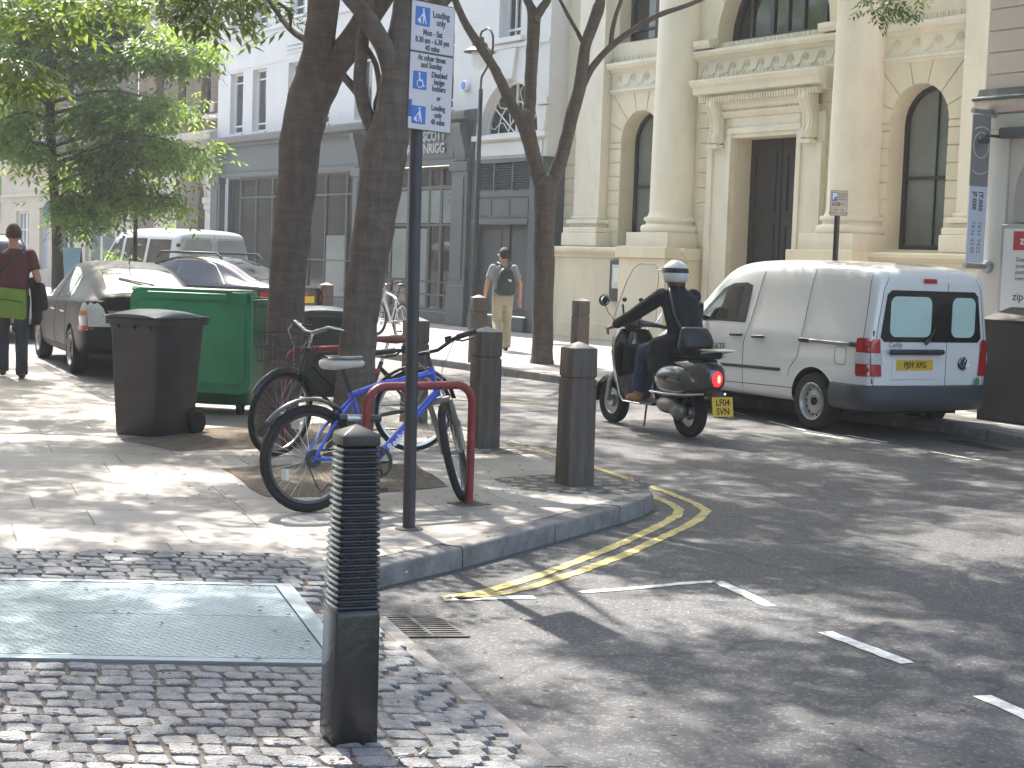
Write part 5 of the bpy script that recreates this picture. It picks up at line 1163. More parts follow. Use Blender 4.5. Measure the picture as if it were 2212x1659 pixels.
# ---- steel cellar hatch in the setts
STP = pm('galvanised_frame', (.29, .35, .38), .45, .4, var=.12, vs=3, dirt=.15)
def checker():
    m = pm('checker_plate_steel', (.29, .355, .39), .38, .5, var=.14, vs=1.2, dirt=.18); t = m.node_tree; L = t.links.new; b = t.nodes['Principled BSDF']; tc = node(t, 'ShaderNodeTexCoord')
    H = []
    for ang, off in ((45, 0), (-45, .5)):
        mp = node(t, 'ShaderNodeMapping'); mp.inputs['Scale'].default_value = (19, 19, 19); mp.inputs['Location'].default_value = (off, off, 0); L(tc.outputs['Object'], mp.inputs[0])
        fr = node(t, 'ShaderNodeVectorMath', _operation='FRACTION'); L(mp.outputs[0], fr.inputs[0]); sb = node(t, 'ShaderNodeVectorMath', _operation='SUBTRACT'); sb.inputs[1].default_value = (.5, .5, 0); L(fr.outputs[0], sb.inputs[0])
        vr = node(t, 'ShaderNodeVectorRotate', _rotation_type='Z_AXIS'); vr.inputs['Angle'].default_value = radians(ang); L(sb.outputs[0], vr.inputs[0])
        ml = node(t, 'ShaderNodeVectorMath', _operation='MULTIPLY'); ml.inputs[1].default_value = (2.6, 8, 0); L(vr.outputs[0], ml.inputs[0]); ln = node(t, 'ShaderNodeVectorMath', _operation='LENGTH'); L(ml.outputs[0], ln.inputs[0])
        r = node(t, 'ShaderNodeMapRange'); r.inputs[1].default_value = .55; r.inputs[2].default_value = 1.0; r.inputs[3].default_value = 1; r.inputs[4].default_value = 0; L(ln.outputs['Value'], r.inputs[0]); H.append(r)
    mx = node(t, 'ShaderNodeMath', _operation='MAXIMUM'); L(H[0].outputs[0], mx.inputs[0]); L(H[1].outputs[0], mx.inputs[1])
    bp = node(t, 'ShaderNodeBump', Strength=1.0, Distance=.03); L(mx.outputs[0], bp.inputs['Height']); L(bp.outputs[0], b.inputs['Normal']); return m
CHK = checker()
hA, hB, hC = G(628, 1263), G(-60, 1258), G(760, 1427)
hat = thing('cellar_hatch', 'pale blue grey steel hatch of checker plate set flush in the cobbles', 'hatch', (hA.x, hA.y, .122), atan2(U.y, U.x))
Mi = Matrix.Rotation(-atan2(U.y, U.x), 3, 'Z'); ll = lambda p: Mi @ (p - Vector((hA.x, hA.y, p.z)))
D_ = ll(G(300, 1428)).y; ex = ll(hC).x / ll(hC).y; Lh = 2.7
def quad(b, x0, x1, y0, y1, z0, z1):   # skewed panel following the measured edges
    b.prism([(x0 + ex * y0, y0), (x1 + ex * y0, y0), (x1 + ex * y1, y1), (x0 + ex * y1, y1)], 'z', z0, z1)
b = MB(); fw = .055
quad(b, -Lh, 0, -fw, 0, -.03, .004); quad(b, -Lh, 0, D_, D_ + fw, -.03, .004); quad(b, -.08, 0, D_ + fw, -fw, -.03, .004); quad(b, -Lh, -.08, D_ + fw, -fw, -.03, -.022); b.build('frame', STP, hat, bevel=.002)
mid = D_ * .47
for y0, y1 in ((-fw - .006, mid + .003), (mid - .003, D_ + fw + .02)):
    b = MB(); quad(b, -Lh, -.088, y0, y1, -.02, .001); b.build('panel', CHK, hat)
for x in (-.62, -1.16, -1.75):
    for y in (D_ + fw + .01, -fw - .006): b = MB(); b.cyl((x + ex * y - .05, y, .0), (x + ex * y + .05, y, .0), .007, n=8); b.build('hinge', STP, hat, smooth=40)
# ---- drains
IRON = pm('cast_iron', (.05, .048, .047), .6, .4, var=.3, vs=12, bump=.2, bs=60)
def grate(name, label, px, z=.006, nb=9):
    q = [G(x, y, 0) for x, y in px]; o = thing(name, label, 'drain grate', (q[0].x, q[0].y, 0)); l = [p - q[0] for p in q]
    f = lambda u, v: (l[0].lerp(l[1], u)).lerp(l[3].lerp(l[2], u), v)
    def strip(b, u0, u1, v0, v1): b.prism([f(u0, v0)[:2], f(u1, v0)[:2], f(u1, v1)[:2], f(u0, v1)[:2]], 'z', -.03 + .033, z + .002)
    b = MB(); b.poly([(*f(u, v)[:2], .0035) for u, v in ((0, 0), (1, 0), (1, 1), (0, 1))]); b.build('pit', DARK, o)
    b = MB()
    for a in ((0, 1, 0, .06), (0, 1, .94, 1), (0, .05, .06, .94), (.95, 1, .06, .94), (.47, .53, .06, .94)): strip(b, *a)
    for k in range(nb): v = .06 + .88 * (k + .5) / nb; strip(b, .05, .47, v - .022, v + .022); strip(b, .53, .95, v - .022, v + .022)
    b.build('grate', IRON, o)
grate('drain_grate', 'iron drain grate in the road at the near kerb beside the ribbed bollard', [(812, 1330), (945, 1332), (1016, 1378), (862, 1379)])
grate('drain_grate', 'dark drain grate in the far gutter by the white van', [(2010, 948), (2130, 970), (2185, 975), (2080, 950)], nb=7)
# ---- litter
b = MB(); P = G(1362, 1046, 0); b.add([(P.x - .08, P.y, .01), (P.x, P.y + .03, .06), (P.x + .09, P.y - .01, .02), (P.x + .02, P.y - .05, .05), (P.x - .03, P.y - .03, .012), (P.x + .05, P.y + .06, .012)], [(0, 1, 3, 4), (1, 2, 3), (1, 5, 2)])
tag(b.build('dead_leaf', pm('dry_leaf', (.32, .17, .10), .8, var=.3, vs=30)), 'dry pinkish brown leaf lying on the yellow lines by the kerb corner', 'leaf')
for px, py, rz in ((850, 1640, .4), (210, 1605, .1), (905, 1638, 1.2)):
    P = pt(px, py); t = thing('cigarette_end', 'discarded cigarette end lying between the foreground setts', 'cigarette end', (P.x, P.y, .132), rz, 'cigarette ends')
    MB().cyl((0, 0, 0), (.05, 0, 0), .004, n=8).build('paper', SGWH, t, smooth=50); MB().cyl((.05, 0, 0), (.07, 0, 0), .0041, n=8).build('filter', pm('filter_tan', (.5, .26, .1), .7), t, smooth=50)
# ---- small leaves and grit lying about
rl = random.Random(21); b = MB()
for k in range(420):
    px, py = rl.uniform(-50, 2250), rl.uniform(900, 1680) if k % 3 else rl.uniform(950, 1090)
    if k % 3 == 0: px = rl.uniform(300, 1150)
    P = G(px, py, .128); s_ = rl.uniform(.008, .022); a = rl.uniform(0, 6.28); on_road = (px > 1420 or (py > 1240 and px > 830 + (py - 1340) * 1.1))
    if on_road: P = G(px, py, .008)
    b.add([(P.x + s_ * cos(a), P.y + s_ * sin(a), P.z), (P.x - s_ * .5 * sin(a), P.y + s_ * .5 * cos(a), P.z + .004), (P.x - s_ * cos(a), P.y - s_ * sin(a), P.z + .002), (P.x + s_ * .5 * sin(a), P.y - s_ * .5 * cos(a), P.z + .006)], [(0, 1, 2, 3)])
stuff(b.build('fallen_leaf_litter', pm('leaf_litter', (.16, .12, .06), .85, var=.6, vs=3)))
# ---- street lamp on the far pavement
sL = FAC(1022, 690, 19.4)[0]; lp = thing('street_lamp', 'black swan neck street lamp with a glass bowl by the grey shopfront', 'street lamp', FS(sL, 19.4, .12), PHI - pi / 2)
hT = FAC(1028, 195, 19.4)[1] - .12; hl = FAC(1036, 100, 19.4)[1] - .12; ht = FAC(1040, 66, 19.4)[1] - .12
LBK = pm('lamp_black_paint', (.018, .02, .021), .45, var=.15)
b = MB(); b.lathe([(.11, 0), (.11, .5), (.085, .56), (.075, .9), (.055, 1.0), (.05, hT), (.035, hT + .02)], 20); b.build('post', LBK, lp, smooth=40)
b = MB(); k_ = .0
b.tube([(0, 0, hT - .3), (0, 0, hT + .1), (.02, 0, hT + .28), (.18, 0, hT + .42), (.38, 0, hT + .62), (.46, 0, hT + .9), (.44, 0, hT + 1.15), (.36, 0, ht - .05), (.22, 0, ht + .03), (-.04, 0, ht - .02), (-.1, 0, hl + .2)], .026, 8); b.build('swan_neck', LBK, lp, smooth=60)
b = MB(); b.lathe([(.03, hl + .22), (.09, hl + .2), (.1, hl + .1), (.17, hl + .06), (.19, hl - .02), (.36, hl - .12), (.36, hl - .14), (.15, hl - .13)], 24, (-.1, 0, 0)); lh = b.build('lantern_hood', LBK, lp, smooth=35)
b = MB(); b.lathe([(.19, hl - .14), (.2, hl - .25), (.17, hl - .42), (.1, hl - .52), (.02, hl - .55)], 20, (-.1, 0, 0)); b.build('bowl', clearmat('lamp_bowl', (.8, .8, .78), .45, .1), lh, smooth=50)
# slim black post by the left shop, A-board, round sign, plants
P = at(290, 640, 38); t = thing('black_post', 'slim black post in front of the brick arcade left of the silver van', 'post', (P.x, P.y, .0)); MB().lathe([(.08, 0), (.08, .4), (.055, .5), (.05, at(290, 300, 38).z), (.01, at(290, 300, 38).z + .03)], 12).build('shaft', LBK, t, smooth=40)
P = at(150, 625, 40); t = thing('pavement_board', 'pale blue pavement board standing by the cream shopfront', 'sign board', (P.x, P.y, .12), radians(-20)); zt_ = at(150, 545, 40).z
b = MB(); b.add([(-.32, -.25, 0), (.32, -.25, 0), (.32, -.02, zt_), (-.32, -.02, zt_), (-.32, -.22, 0), (.32, -.22, 0), (.32, .01, zt_), (-.32, .01, zt_)], [(0, 1, 2, 3), (7, 6, 5, 4), (0, 4, 5, 1), (3, 2, 6, 7), (0, 3, 7, 4), (1, 5, 6, 2)]); b.build('panel', pm('board_blue', (.22, .38, .50), .5, var=.1), t)
b = MB(); b.add([(-.32, .25, 0), (.32, .25, 0), (.32, .02, zt_), (-.32, .02, zt_)], [(0, 1, 2, 3)]); b.build('rear_panel', GREYD, t)
P = at(113, 456, 38); t = thing('round_sign', 'round pale blue sign behind the left tree trunk', 'sign', (P.x, P.y, P.z), radians(-20)); MB().lathe([(.02, 0), (.27, 0), (.27, .03), (.02, .03)], 24, (0, 0, 0), 'y').build('disc', pm('sign_pale_blue', (.25, .42, .52), .4), t); MB().cyl((0, .05, -P.z), (0, .05, .3), .03).build('post', LBK, t)
# ================================================================ BICYCLES
BLUP = pm('blue_cycle_paint', (.022, .07, .48), .28, var=.1, coat=.5); BKP = pm('black_cycle_paint', (.014, .014, .015), .35, var=.15, coat=.3)
ALU = pm('brushed_alloy', (.5, .5, .5), .3, 1, var=.1, vs=20); SADW = pm('white_saddle_vinyl', (.52, .49, .43), .5, var=.1); SADB = pm('brown_saddle_leather', (.17, .065, .035), .5, var=.2); SADK = pm('black_saddle_vinyl', (.02, .02, .022), .5)
def bike(root, paint, r, wb, tw, steer, step, flat, saddle, zs=0):
    """x forward, z up; contact of the rear wheel at the origin"""
    A = Vector((wb, 0, r)); bbk = Vector((.44, 0, .285)); st_ = Vector((.285, 0, .74 if step else .70)); ht_ = Vector((wb - .235, 0, .86)); hb = Vector((wb - .185, 0, .69)); ax = (ht_ - hb).normalized()
    S = Matrix.Translation(hb) @ Matrix.Rotation(steer, 4, ax) @ Matrix.Translation(-hb)
    def whl(c, m, nm, disc=0):
        b = MB(m); b.tube([(c[0] + (r - tw) * cos(2 * pi * k / 48), 0, c[2] + (r - tw) * sin(2 * pi * k / 48)) for k in range(48)], tw, 8, True); o = b.build(nm, TYRE, root, smooth=60)
        b = MB(m); R_ = r - tw * 2
        b.loft([[(c[0] + q * cos(2 * pi * k / 48), y, c[2] + q * sin(2 * pi * k / 48)) for k in range(48)] for q, y in ((R_, -.012), (R_ - .018, -.009), (R_ - .018, .009), (R_, .012))], False); b.build('rim', ALU if not flat or paint is not BLUP else pm('dark_rim', (.06, .06, .062), .35, .6), o, smooth=50)
        b = MB(m)
        for k in range(30):
            a = 2 * pi * k / 30; s_ = .025 if k % 2 else -.025; h = a + (.5 if k % 4 < 2 else -.5); b.cyl((c[0] + .02 * cos(h), s_, c[2] + .02 * sin(h)), (c[0] + R_ * cos(a), 0, c[2] + R_ * sin(a)), .0016, n=3)
        b.cyl((c[0], -.05, c[2]), (c[0], .05, c[2]), .018, n=10); b.build('spokes', ALU, o)
        if disc: b = MB(m); b.box(c[0] - R_ * .62, c[0] - R_ * .55, -.03, .03, c[2] - R_ * .45, c[2] - R_ * .2); b.build('reflector', pm('clear_reflector', (.6, .6, .55), .2, coat=.5), o)
    whl((0, 0, r), None, 'rear_wheel', 1); whl((wb, 0, r), S, 'front_wheel', 1)
    b = MB(); t = .017
    if step: b.tube([(bbk.x, 0, bbk.z), (.62, 0, .33), (.78, 0, .50), hb], t, 8); b.tube([st_ * .72 + bbk * .28, (.55, 0, .47), (.7, 0, .57), (ht_ + hb) / 2 + Vector((0, 0, .02))], .013, 8)
    else: b.tube([st_, (.5, 0, .765), (.7, 0, .795), ht_ - ax * .03], .020, 10); b.tube([bbk, hb + ax * .02], .024, 10)
    b.tube([bbk, st_ + (st_ - bbk) * .04], .017, 10); b.tube([hb - ax * .01, ht_ + ax * .01], .021, 10)
    for s in (-1, 1):
        b.tube([bbk + Vector((0, s * .03, 0)), Vector((.15, s * .05, r - .01)), Vector((0, s * .06, r))], .011, 6); b.tube([st_ - (st_ - bbk) * .06 + Vector((0, s * .02, 0)), Vector((.13, s * .05, lerp(r, st_.z, .5))), Vector((0, s * .06, r))], .010, 6)
    fo = b.build('frame', paint, root, smooth=60)
    b = MB(S); cr = hb - ax * .04
    if not step:
        b.tube([cr + Vector((0, -.07, 0)), cr + Vector((0, .07, 0))], .02, 8)
        for s in (-1, 1): b.tube([cr + Vector((0, s * .065, 0)), Vector((wb - .03, s * .065, r + .14))], .018, 8); b.tube([Vector((wb - .045, s * .065, r + .19)), Vector((wb, s * .06, r))], .022, 8)
    else:
        for s in (-1, 1): b.tube([cr, cr + Vector((.02, s * .045, -.04)), Vector((wb - .04, s * .055, r + .1)), Vector((wb, s * .055, r))], .012, 8)
    b.build('fork', pm('fork_grey', (.30, .29, .27), .35, .6) if not step else paint, root, smooth=60)
    b = MB(S); q = ht_ + ax * .09
    if flat:
        b.tube([ht_, q], .014, 8); b.tube([q, q + Vector((.06, 0, .02))], .016, 8); c = q + Vector((.06, 0, .02)); b.tube([c + Vector((-.05, .30, .06)), c + Vector((-.01, .18, .05)), c + Vector((0, .06, .0)), c + Vector((0, -.06, .0)), c + Vector((-.01, -.18, .05)), c + Vector((-.05, -.30, .06))], .0125, 8); hbm = BKP
    else:
        b.tube([ht_, q + ax * .06], .012, 8); c = q + ax * .06 + Vector((.03, 0, 0)); b.tube([c + Vector((-.22, .27, .0)), c + Vector((-.12, .28, .04)), c + Vector((.0, .16, .06)), c + Vector((.02, .03, .0)), c + Vector((.02, -.03, 0)), c + Vector((0, -.16, .06)), c + Vector((-.12, -.28, .04)), c + Vector((-.22, -.27, .0))], .0125, 8); hbm = CHR
    ho = b.build('handlebar', hbm, root, smooth=60)
    for s in (-1, 1):
        b = MB(S)
        if flat: b.tube([c + Vector((-.02, s * .20, .052)), c + Vector((-.055, s * .325, .062))], .018, 8); b.tube([c + Vector((.0, s * .17, .045)), c + Vector((.05, s * .22, .03)), c + Vector((.02, s * .30, .035))], .007, 5); b.box(c.x - .03, c.x + .02, s * .14 - .02, s * .14 + .02, c.z + .03, c.z + .07)
        else: b.tube([c + Vector((-.20, s * .272, .005)), c + Vector((-.31, s * .27, -.01))], .017, 8); b.tube([c + Vector((-.1, s * .28, .02)), c + Vector((-.2, s * .29, -.03)), c + Vector((-.27, s * .29, -.045))], .007, 5)
        b.build('grip', SADK, ho, smooth=60)
    b = MB(S)
    for s in (-1, 1): b.tube([c + Vector((.02, s * .17, .04)), c + Vector((.12, s * .12, .0)), c + Vector((.13, s * .04, -.12)), hb + Vector((.06, s * .02, -.03))], .0035, 4)
    b.build('cable', pm('cable_sheath', (.35, .33, .28), .5), ho)
    sp = st_ + (st_ - bbk).normalized() * (.16 + zs); b = MB(); b.tube([st_, sp], .013, 8); b.build('seat_post', SADK if not step else ALU, root, smooth=60)
    b = MB(); rings = []
    for x, w, z0, z1 in ((-.135, .05, -.005, .03), (-.12, .078, -.02, .05), (-.06, .082, -.025, .055), (.0, .055, -.02, .045), (.07, .028, -.012, .04), (.13, .02, -.008, .036), (.148, .01, .005, .025)):
        rings.append([(sp.x + x, w * cos(a), sp.z + .02 + lerp(z0, z1, .5) + (z1 - z0) / 2 * sin(a)) for a in [2 * pi * k / 14 for k in range(14)]])
    b.loft(rings); so_ = b.build('saddle', saddle[0], root, smooth=60)
    if saddle[1] is not saddle[0]:
        b = MB(); rings = []
        for x, w in ((-.125, .055), (-.11, .074), (-.06, .078), (.0, .052), (.07, .026), (.135, .016)): rings.append([(sp.x + x, y * w, sp.z + .02 + .042 + .018 * (1 - y * y) + (.006 if x < -.05 else 0)) for y in (-1.02, -.6, 0, .6, 1.02)])
        b.loft(rings, False, False); b.build('saddle_top', saddle[1], so_, smooth=60)
    b = MB(); b.lathe([(.076, -.055), (.098, -.055), (.1, -.06), (.098, -.065), (.076, -.065), (.076, -.055)], 32, (bbk.x, 0, bbk.z), 'y', False)
    for k in range(5): a = k * 2 * pi / 5; b.tube([(bbk.x, -.06, bbk.z), (bbk.x + .09 * cos(a), -.06, bbk.z + .09 * sin(a))], .008, 5)
    b.tube([(bbk.x, -.075, bbk.z), (bbk.x - .06, -.09, bbk.z - .155)], .012, 6); b.tube([(bbk.x, .06, bbk.z), (bbk.x + .06, .075, bbk.z + .155)], .012, 6); 
    co = b.build('chainset', pm('dark_steel', (.05, .05, .05), .4, .7), root, smooth=40)
    for x, z, y0, y1 in ((-.06, -.155, -.2, -.095), (.06, .155, .08, .185)): b = MB(); b.box(bbk.x + x - .045, bbk.x + x + .045, y0, y1, bbk.z + z - .012, bbk.z + z + .012); b.build('pedal', SADK, co, bevel=.004)
    b = MB(); b.lathe([(.01, -.05), (.055, -.05), (.05, -.035), (.01, -.03)], 20, (0, 0, r), 'y'); b.build('cassette', pm('dark_steel', (.05, .05, .05), .4, .7), root, smooth=40)
    b = MB(); b.tube([(bbk.x, -.06, bbk.z + .098), (0, -.045, r + .05), (-.05, -.045, r), (.03, -.045, r - .17), (.06, -.045, r - .2), (.1, -.045, r - .16), (bbk.x, -.06, bbk.z - .098)], .005, 4); b.build('chain', pm('dark_steel', (.05, .05, .05), .4, .7), root)
    return dict(S=S, hb=hb, ht=ht_, bb=bbk, st=st_, ax=ax, frame=fo)
def mudguard(root, c, r, a0, a1, m=None, mat=BKP, w=.03, name='mudguard', parent=None):
    b = MB(m); rings = []
    for k in range(13):
        a = lerp(a0, a1, k / 12); rings.append([(c[0] + q * cos(a), y, c[2] + q * sin(a)) for q, y in ((r - .012, -w), (r + .004, -w * .6), (r + .01, 0), (r + .004, w * .6), (r - .012, w), (r - .008, w * .6), (r + .004, 0), (r - .008, -w * .6))])
    b.loft(rings); return b.build(name, mat, parent or root, smooth=60)
Pr = pt(668, 1107); Pf = pt(1006, 1083); hd = atan2(Pf.y - Pr.y, Pf.x - Pr.x)
bl = thing('bicycle', 'blue mountain bicycle with a white-sided saddle, leaning on the front red hoop', 'bicycle', (Pr.x, Pr.y, .12), hd); bl.rotation_euler = (radians(-3), 0, hd); bl.scale = (1.07, 1.05, 1.05)
d = bike(bl, BLUP, .325, 1.09, .026, radians(50), False, True, (SADW, SADK), .01)
mudguard(bl, (0, 0, .325), .36, radians(35), radians(140), mat=pm('mudguard_black', (.03, .03, .03), .25, coat=.4), w=.028); mudguard(bl, (1.09, 0, .325), .355, radians(50), radians(100), d['S'], BKP, .03)
mid_ = d['bb'].lerp(d['hb'], .36); dv = (d['hb'] - d['bb']); an = atan2(dv.z, dv.x)
text('Reebok', .062, SGWH, bl, Matrix.Translation((mid_.x, -.0255, mid_.z - .004)) @ RX90 @ Matrix.Rotation(an, 4, 'Z'), bold=.0016)
b = MB(); b.cyl((.15, -.09, .57), (.42, -.13, .56), .022, n=12); lk = tag(b.build('cycle_lock', BKP, None, smooth=50), 'black and silver cylinder lock hung between blue bicycle and red hoop', 'bicycle lock')
lk.matrix_world = Matrix.Translation(bl.location) @ bl.rotation_euler.to_matrix().to_4x4() @ Matrix.Scale(1.05, 4)
b = MB(); b.cyl((.2, -.097, .568), (.34, -.118, .563), .0235, n=12); b.build('silver_label', ALU, lk, smooth=50)
Pr2 = pt(892, 975); Pf2 = pt(608, 985); hd2 = atan2(Pf2.y - Pr2.y, Pf2.x - Pr2.x)
bk = thing('bicycle', 'black step-through bicycle with brown saddle and wire front basket behind the blue one', 'bicycle', (Pr2.x, Pr2.y, .12), hd2); bk.rotation_euler = (radians(2), 0, hd2); bk.scale = (1.1, 1.0, 1.0)
d2 = bike(bk, BKP, .345, 1.12, .02, radians(28), True, False, (SADB, SADB), .02)
mudguard(bk, (0, 0, .345), .375, radians(20), radians(165)); mudguard(bk, (1.12, 0, .345), .375, radians(30), radians(140), d2['S'])
b = MB(d2['S']); x0, x1, z0, z1 = 1.0, 1.26, .76, .98
for z, e in ((z0, .0), (z1, .03), ((z0 + z1) / 2, .015)): b.tube([(x0 - e, -.15 - e, z), (x1 + e, -.15 - e, z), (x1 + e, .15 + e, z), (x0 - e, .15 + e, z)], .004, 4, True)
for k in range(8):
    y = -.15 + .3 * k / 7; b.tube([(x1 + .03, y * 1.2, z1), (x1, y, z0), (x0, y, z0), (x0 - .03, y * 1.2, z1)], .0028, 4); x = lerp(x0, x1, k / 7)
    b.tube([(x, -.18, z1), (x, -.15, z0), (x, .15, z0), (x, .18, z1)], .0028, 4)
b.build('basket', BKP, bk)
b = MB(); b.box(.30, .36, -.03, .03, .66, .70); b.build('red_reflector', REDL, bk)
P3 = pt(862, 732); P3b = pt(846, 716); hd3 = radians(118)
b3 = thing('bicycle', 'small silver framed bicycle parked far off by the grey shopfront, left of the pole', 'bicycle', (P3.x, P3.y, .12), hd3); b3.rotation_euler = (radians(5), 0, hd3); b3.scale = (1.12,) * 3
bike(b3, pm('silver_cycle_paint', (.45, .46, .47), .3, .4), .325, 1.06, .024, radians(10), False, True, (SADK, SADK), .08)

# ================================================================ PEOPLE
SKIN = pm('skin', (.42, .22, .15), .5, var=.1, vs=12); HAIRD = pm('dark_hair', (.014, .011, .01), .7, var=.3, vs=60, bump=.5, bs=200); HAIRB = pm('brown_hair', (.06, .032, .018), .7, var=.3, vs=60, bump=.5, bs=200)
def fuse(b, name, mat, parent, vox=.009, it=4):
    o = b.build(name, mat, None); m = o.modifiers.new('r', 'REMESH'); m.mode = 'VOXEL'; m.voxel_size = vox; m.use_smooth_shade = True
    if it: s = o.modifiers.new('s', 'SMOOTH'); s.iterations = it; s.factor = .5
    bake(o); o.data.shade_smooth(); o.data.materials.clear(); o.data.materials.append(mat); o.parent = parent; return o
def limb(b, pts, rs, n=12):
    P = [Vector(p) for p in pts]
    b.tube(P, rs, n)
    for p, r in zip(P, rs): b.sphere(p, r, 12, 8)
def torso(b, secs):
    """secs: (centre, half width, half depth, right axis)"""
    rings = []
    for c, w, d_, ax in secs:
        c = Vector(c); ax = Vector(ax).normalized(); fw = Vector((-ax.y, ax.x, 0)).normalized()
        rings.append([c + ax * (w * cos(a)) + fw * (d_ * sin(a)) for a in [2 * pi * k / 24 for k in range(24)]])
    b.loft(rings)
def hand(b, wrist, pd, side, curl=.5, L_=.19):
    """palm runs from the wrist along pd; side = direction of the thumb; the fingers curl towards the palm normal"""
    pd = Vector(pd).normalized(); sd_ = Vector(side); sd_ = (sd_ - pd * sd_.dot(pd)).normalized(); nn = pd.cross(sd_).normalized()
    w = Vector(wrist); pl = L_ * .5
    for k in range(4):
        o_ = sd_ * (.030 - .020 * k); limb(b, [w + o_ * .6, w + pd * pl + o_], [.016, .0135], 8)
        fl_ = (.078, .086, .080, .062)[k] * L_ / .19; q = w + pd * pl + o_; d_ = pd.copy(); pts = [q]
        for j, f in enumerate((.45, .32, .23)):
            d_ = (d_ * cos(curl * .9) + nn * sin(curl * .9)).normalized() if j or curl > .8 else (d_ * cos(curl * .5) + nn * sin(curl * .5)).normalized(); q = q + d_ * fl_ * f; pts.append(q)
        limb(b, pts, [.0105, .0100, .0092, .008], 8)
    t0 = w + pd * pl * .3 + sd_ * .03; t1 = t0 + (pd * .6 + sd_ * .75 + nn * .25).normalized() * .035; t2 = t1 + (pd * .9 + sd_ * .25 + nn * .5).normalized() * .03
    limb(b, [w + pd * .02 + sd_ * .012, t0, t1, t2], [.015, .014, .0115, .0095], 8)
def head(b, c, fw, s=1.0):
    """c centre of the skull, fw facing direction"""
    c = Vector(c); f = Vector(fw).normalized(); r = Vector((f.y, -f.x, 0)).normalized(); u = r.cross(f).normalized()
    if u.z < 0: u = -u
    b.sphere(c, (.078 * s, .094 * s, .108 * s), 20, 14); b.sphere(c + f * .035 * s - u * .06 * s, (.058 * s, .058 * s, .062 * s), 14, 10)
    b.sphere(c + f * .062 * s - u * .095 * s, .03 * s, 10, 8)                                            # chin
    limb(b, [c + f * .088 * s + u * .0 * s, c + f * .112 * s - u * .038 * s], [.011 * s, .015 * s], 8)  # nose
    limb(b, [c + f * .083 * s - u * .066 * s + r * .022 * s, c + f * .091 * s - u * .066 * s, c + f * .083 * s - u * .066 * s - r * .022 * s], [.008 * s, .010 * s, .008 * s], 8)
    for sgn in (-1, 1):
        b.sphere(c + r * sgn * .080 * s - u * .012 * s, (.013 * s, .022 * s, .034 * s), 10, 8)            # ears
        b.sphere(c + f * .078 * s + r * sgn * .032 * s + u * .012 * s, .014 * s, 8, 6)                    # brow and eye
    for sgn in (-1, 1): pass
def eyes(parent, c, fw, s=1.0):
    c = Vector(c); f = Vector(fw).normalized(); r = Vector((f.y, -f.x, 0)).normalized()
    b = MB()
    for sgn in (-1, 1): b.sphere(c + f * .086 * s + r * sgn * .032 * s + Vector((0, 0, .006)), .009 * s, 8, 6)
    b.build('eyes', pm('eye_dark', (.02, .015, .012), .2), parent, smooth=60)
def hair(parent, c, fw, mat, low=.06, s=1.0):
    c = Vector(c); f = Vector(fw).normalized(); b = MB(); b.sphere(c - f * .008 + Vector((0, 0, .012)), (.087 * s, .101 * s, .110 * s), 24, 16)
    me = b; vs = []
    o = b.build('hair', mat, parent, smooth=80)
    bm = bmesh.new(); bm.from_mesh(o.data)
    dl = []
    for v in bm.verts:
        q = v.co - c; fr = q.dot(f); lim = -low + max(0, fr + .02) * 1.55
        if q.z < lim: dl.append(v)
        else: v.co += Vector((random.uniform(-1, 1), random.uniform(-1, 1), random.uniform(-1, 1))) * .003
    bmesh.ops.delete(bm, geom=dl, context='VERTS'); bm.to_mesh(o.data); bm.free()
    m = o.modifiers.new('t', 'SOLIDIFY'); m.thickness = .008; m.offset = 0; m = o.modifiers.new('s', 'SUBSURF'); m.levels = 1; bake(o); o.data.shade_smooth(); return o
def shoe(parent, ank, fw, mat, h=.09, z0=0):
    a = Vector(ank); f = Vector(fw); f.z = 0; f.normalize(); b = MB()
    z = a.z - h
    limb(b, [a + Vector((0, 0, .0)), Vector((a.x, a.y, z + .045)) - f * .02], [.048, .045], 12)
    limb(b, [Vector((a.x, a.y, z + .04)) - f * .035, Vector((a.x, a.y, z + .042)) + f * .08, Vector((a.x, a.y, z + .032)) + f * .15], [.040, .043, .034], 12)
    o = fuse(b, 'shoe', mat, parent, .011, 5); lo = min(v.co.z for v in o.data.vertices)
    for v in o.data.vertices: v.co.z = max(v.co.z, z + .004)
    return o
UPR = (1, 0, 0)
# ---------- man in maroon, walking away; local +y = walking direction
P = pt(26, 816); m1 = thing('person', 'man in maroon T-shirt with green shoulder bag, walking away on the left pavement', 'person', (P.x, P.y, .12), radians(20)); m1.scale = (1.05,) * 3
J = dict(hd=(0, .02, 1.665), hipL=(-.095, 0, .92), hipR=(.095, 0, .92), kneeL=(-.10, .16, .51), ankL=(-.10, .10, .12), kneeR=(.10, .02, .49), ankR=(.10, -.16, .10), shL=(-.185, 0, 1.43), elL=(-.27, -.03, 1.14), wrL=(-.25, .12, .93), shR=(.185, 0, 1.43), elR=(.275, -.05, 1.15), wrR=(.25, .17, 1.02))
def body_base(b, J, arms=True):
    torso(b, [((0, 0, .86), .15, .10, UPR), ((0, 0, .95), .165, .11, UPR), ((0, 0, 1.08), .14, .095, UPR), ((0, 0, 1.28), .165, .105, UPR), ((0, 0, 1.42), .165, .09, UPR), ((0, 0, 1.475), .07, .06, UPR)])
    limb(b, [(0, -.005, 1.45), (0, .01, 1.60)], [.058, .054])
    for s in 'LR':
        if arms: limb(b, [J['sh' + s], J['el' + s], J['wr' + s]], [.054, .041, .029])
        limb(b, [J['hip' + s], J['knee' + s], J['ank' + s]], [.085, .055, .04])
b = MB(); body_base(b, J); head(b, J['hd'], (0, 1, 0)); hand(b, J['wrL'], (0, .5, -.8), (1, .3, 0), .5); hand(b, J['wrR'], (0, .9, -.3), (-.3, 0, 1), .7); bd = fuse(b, 'body', SKIN, m1, .008)
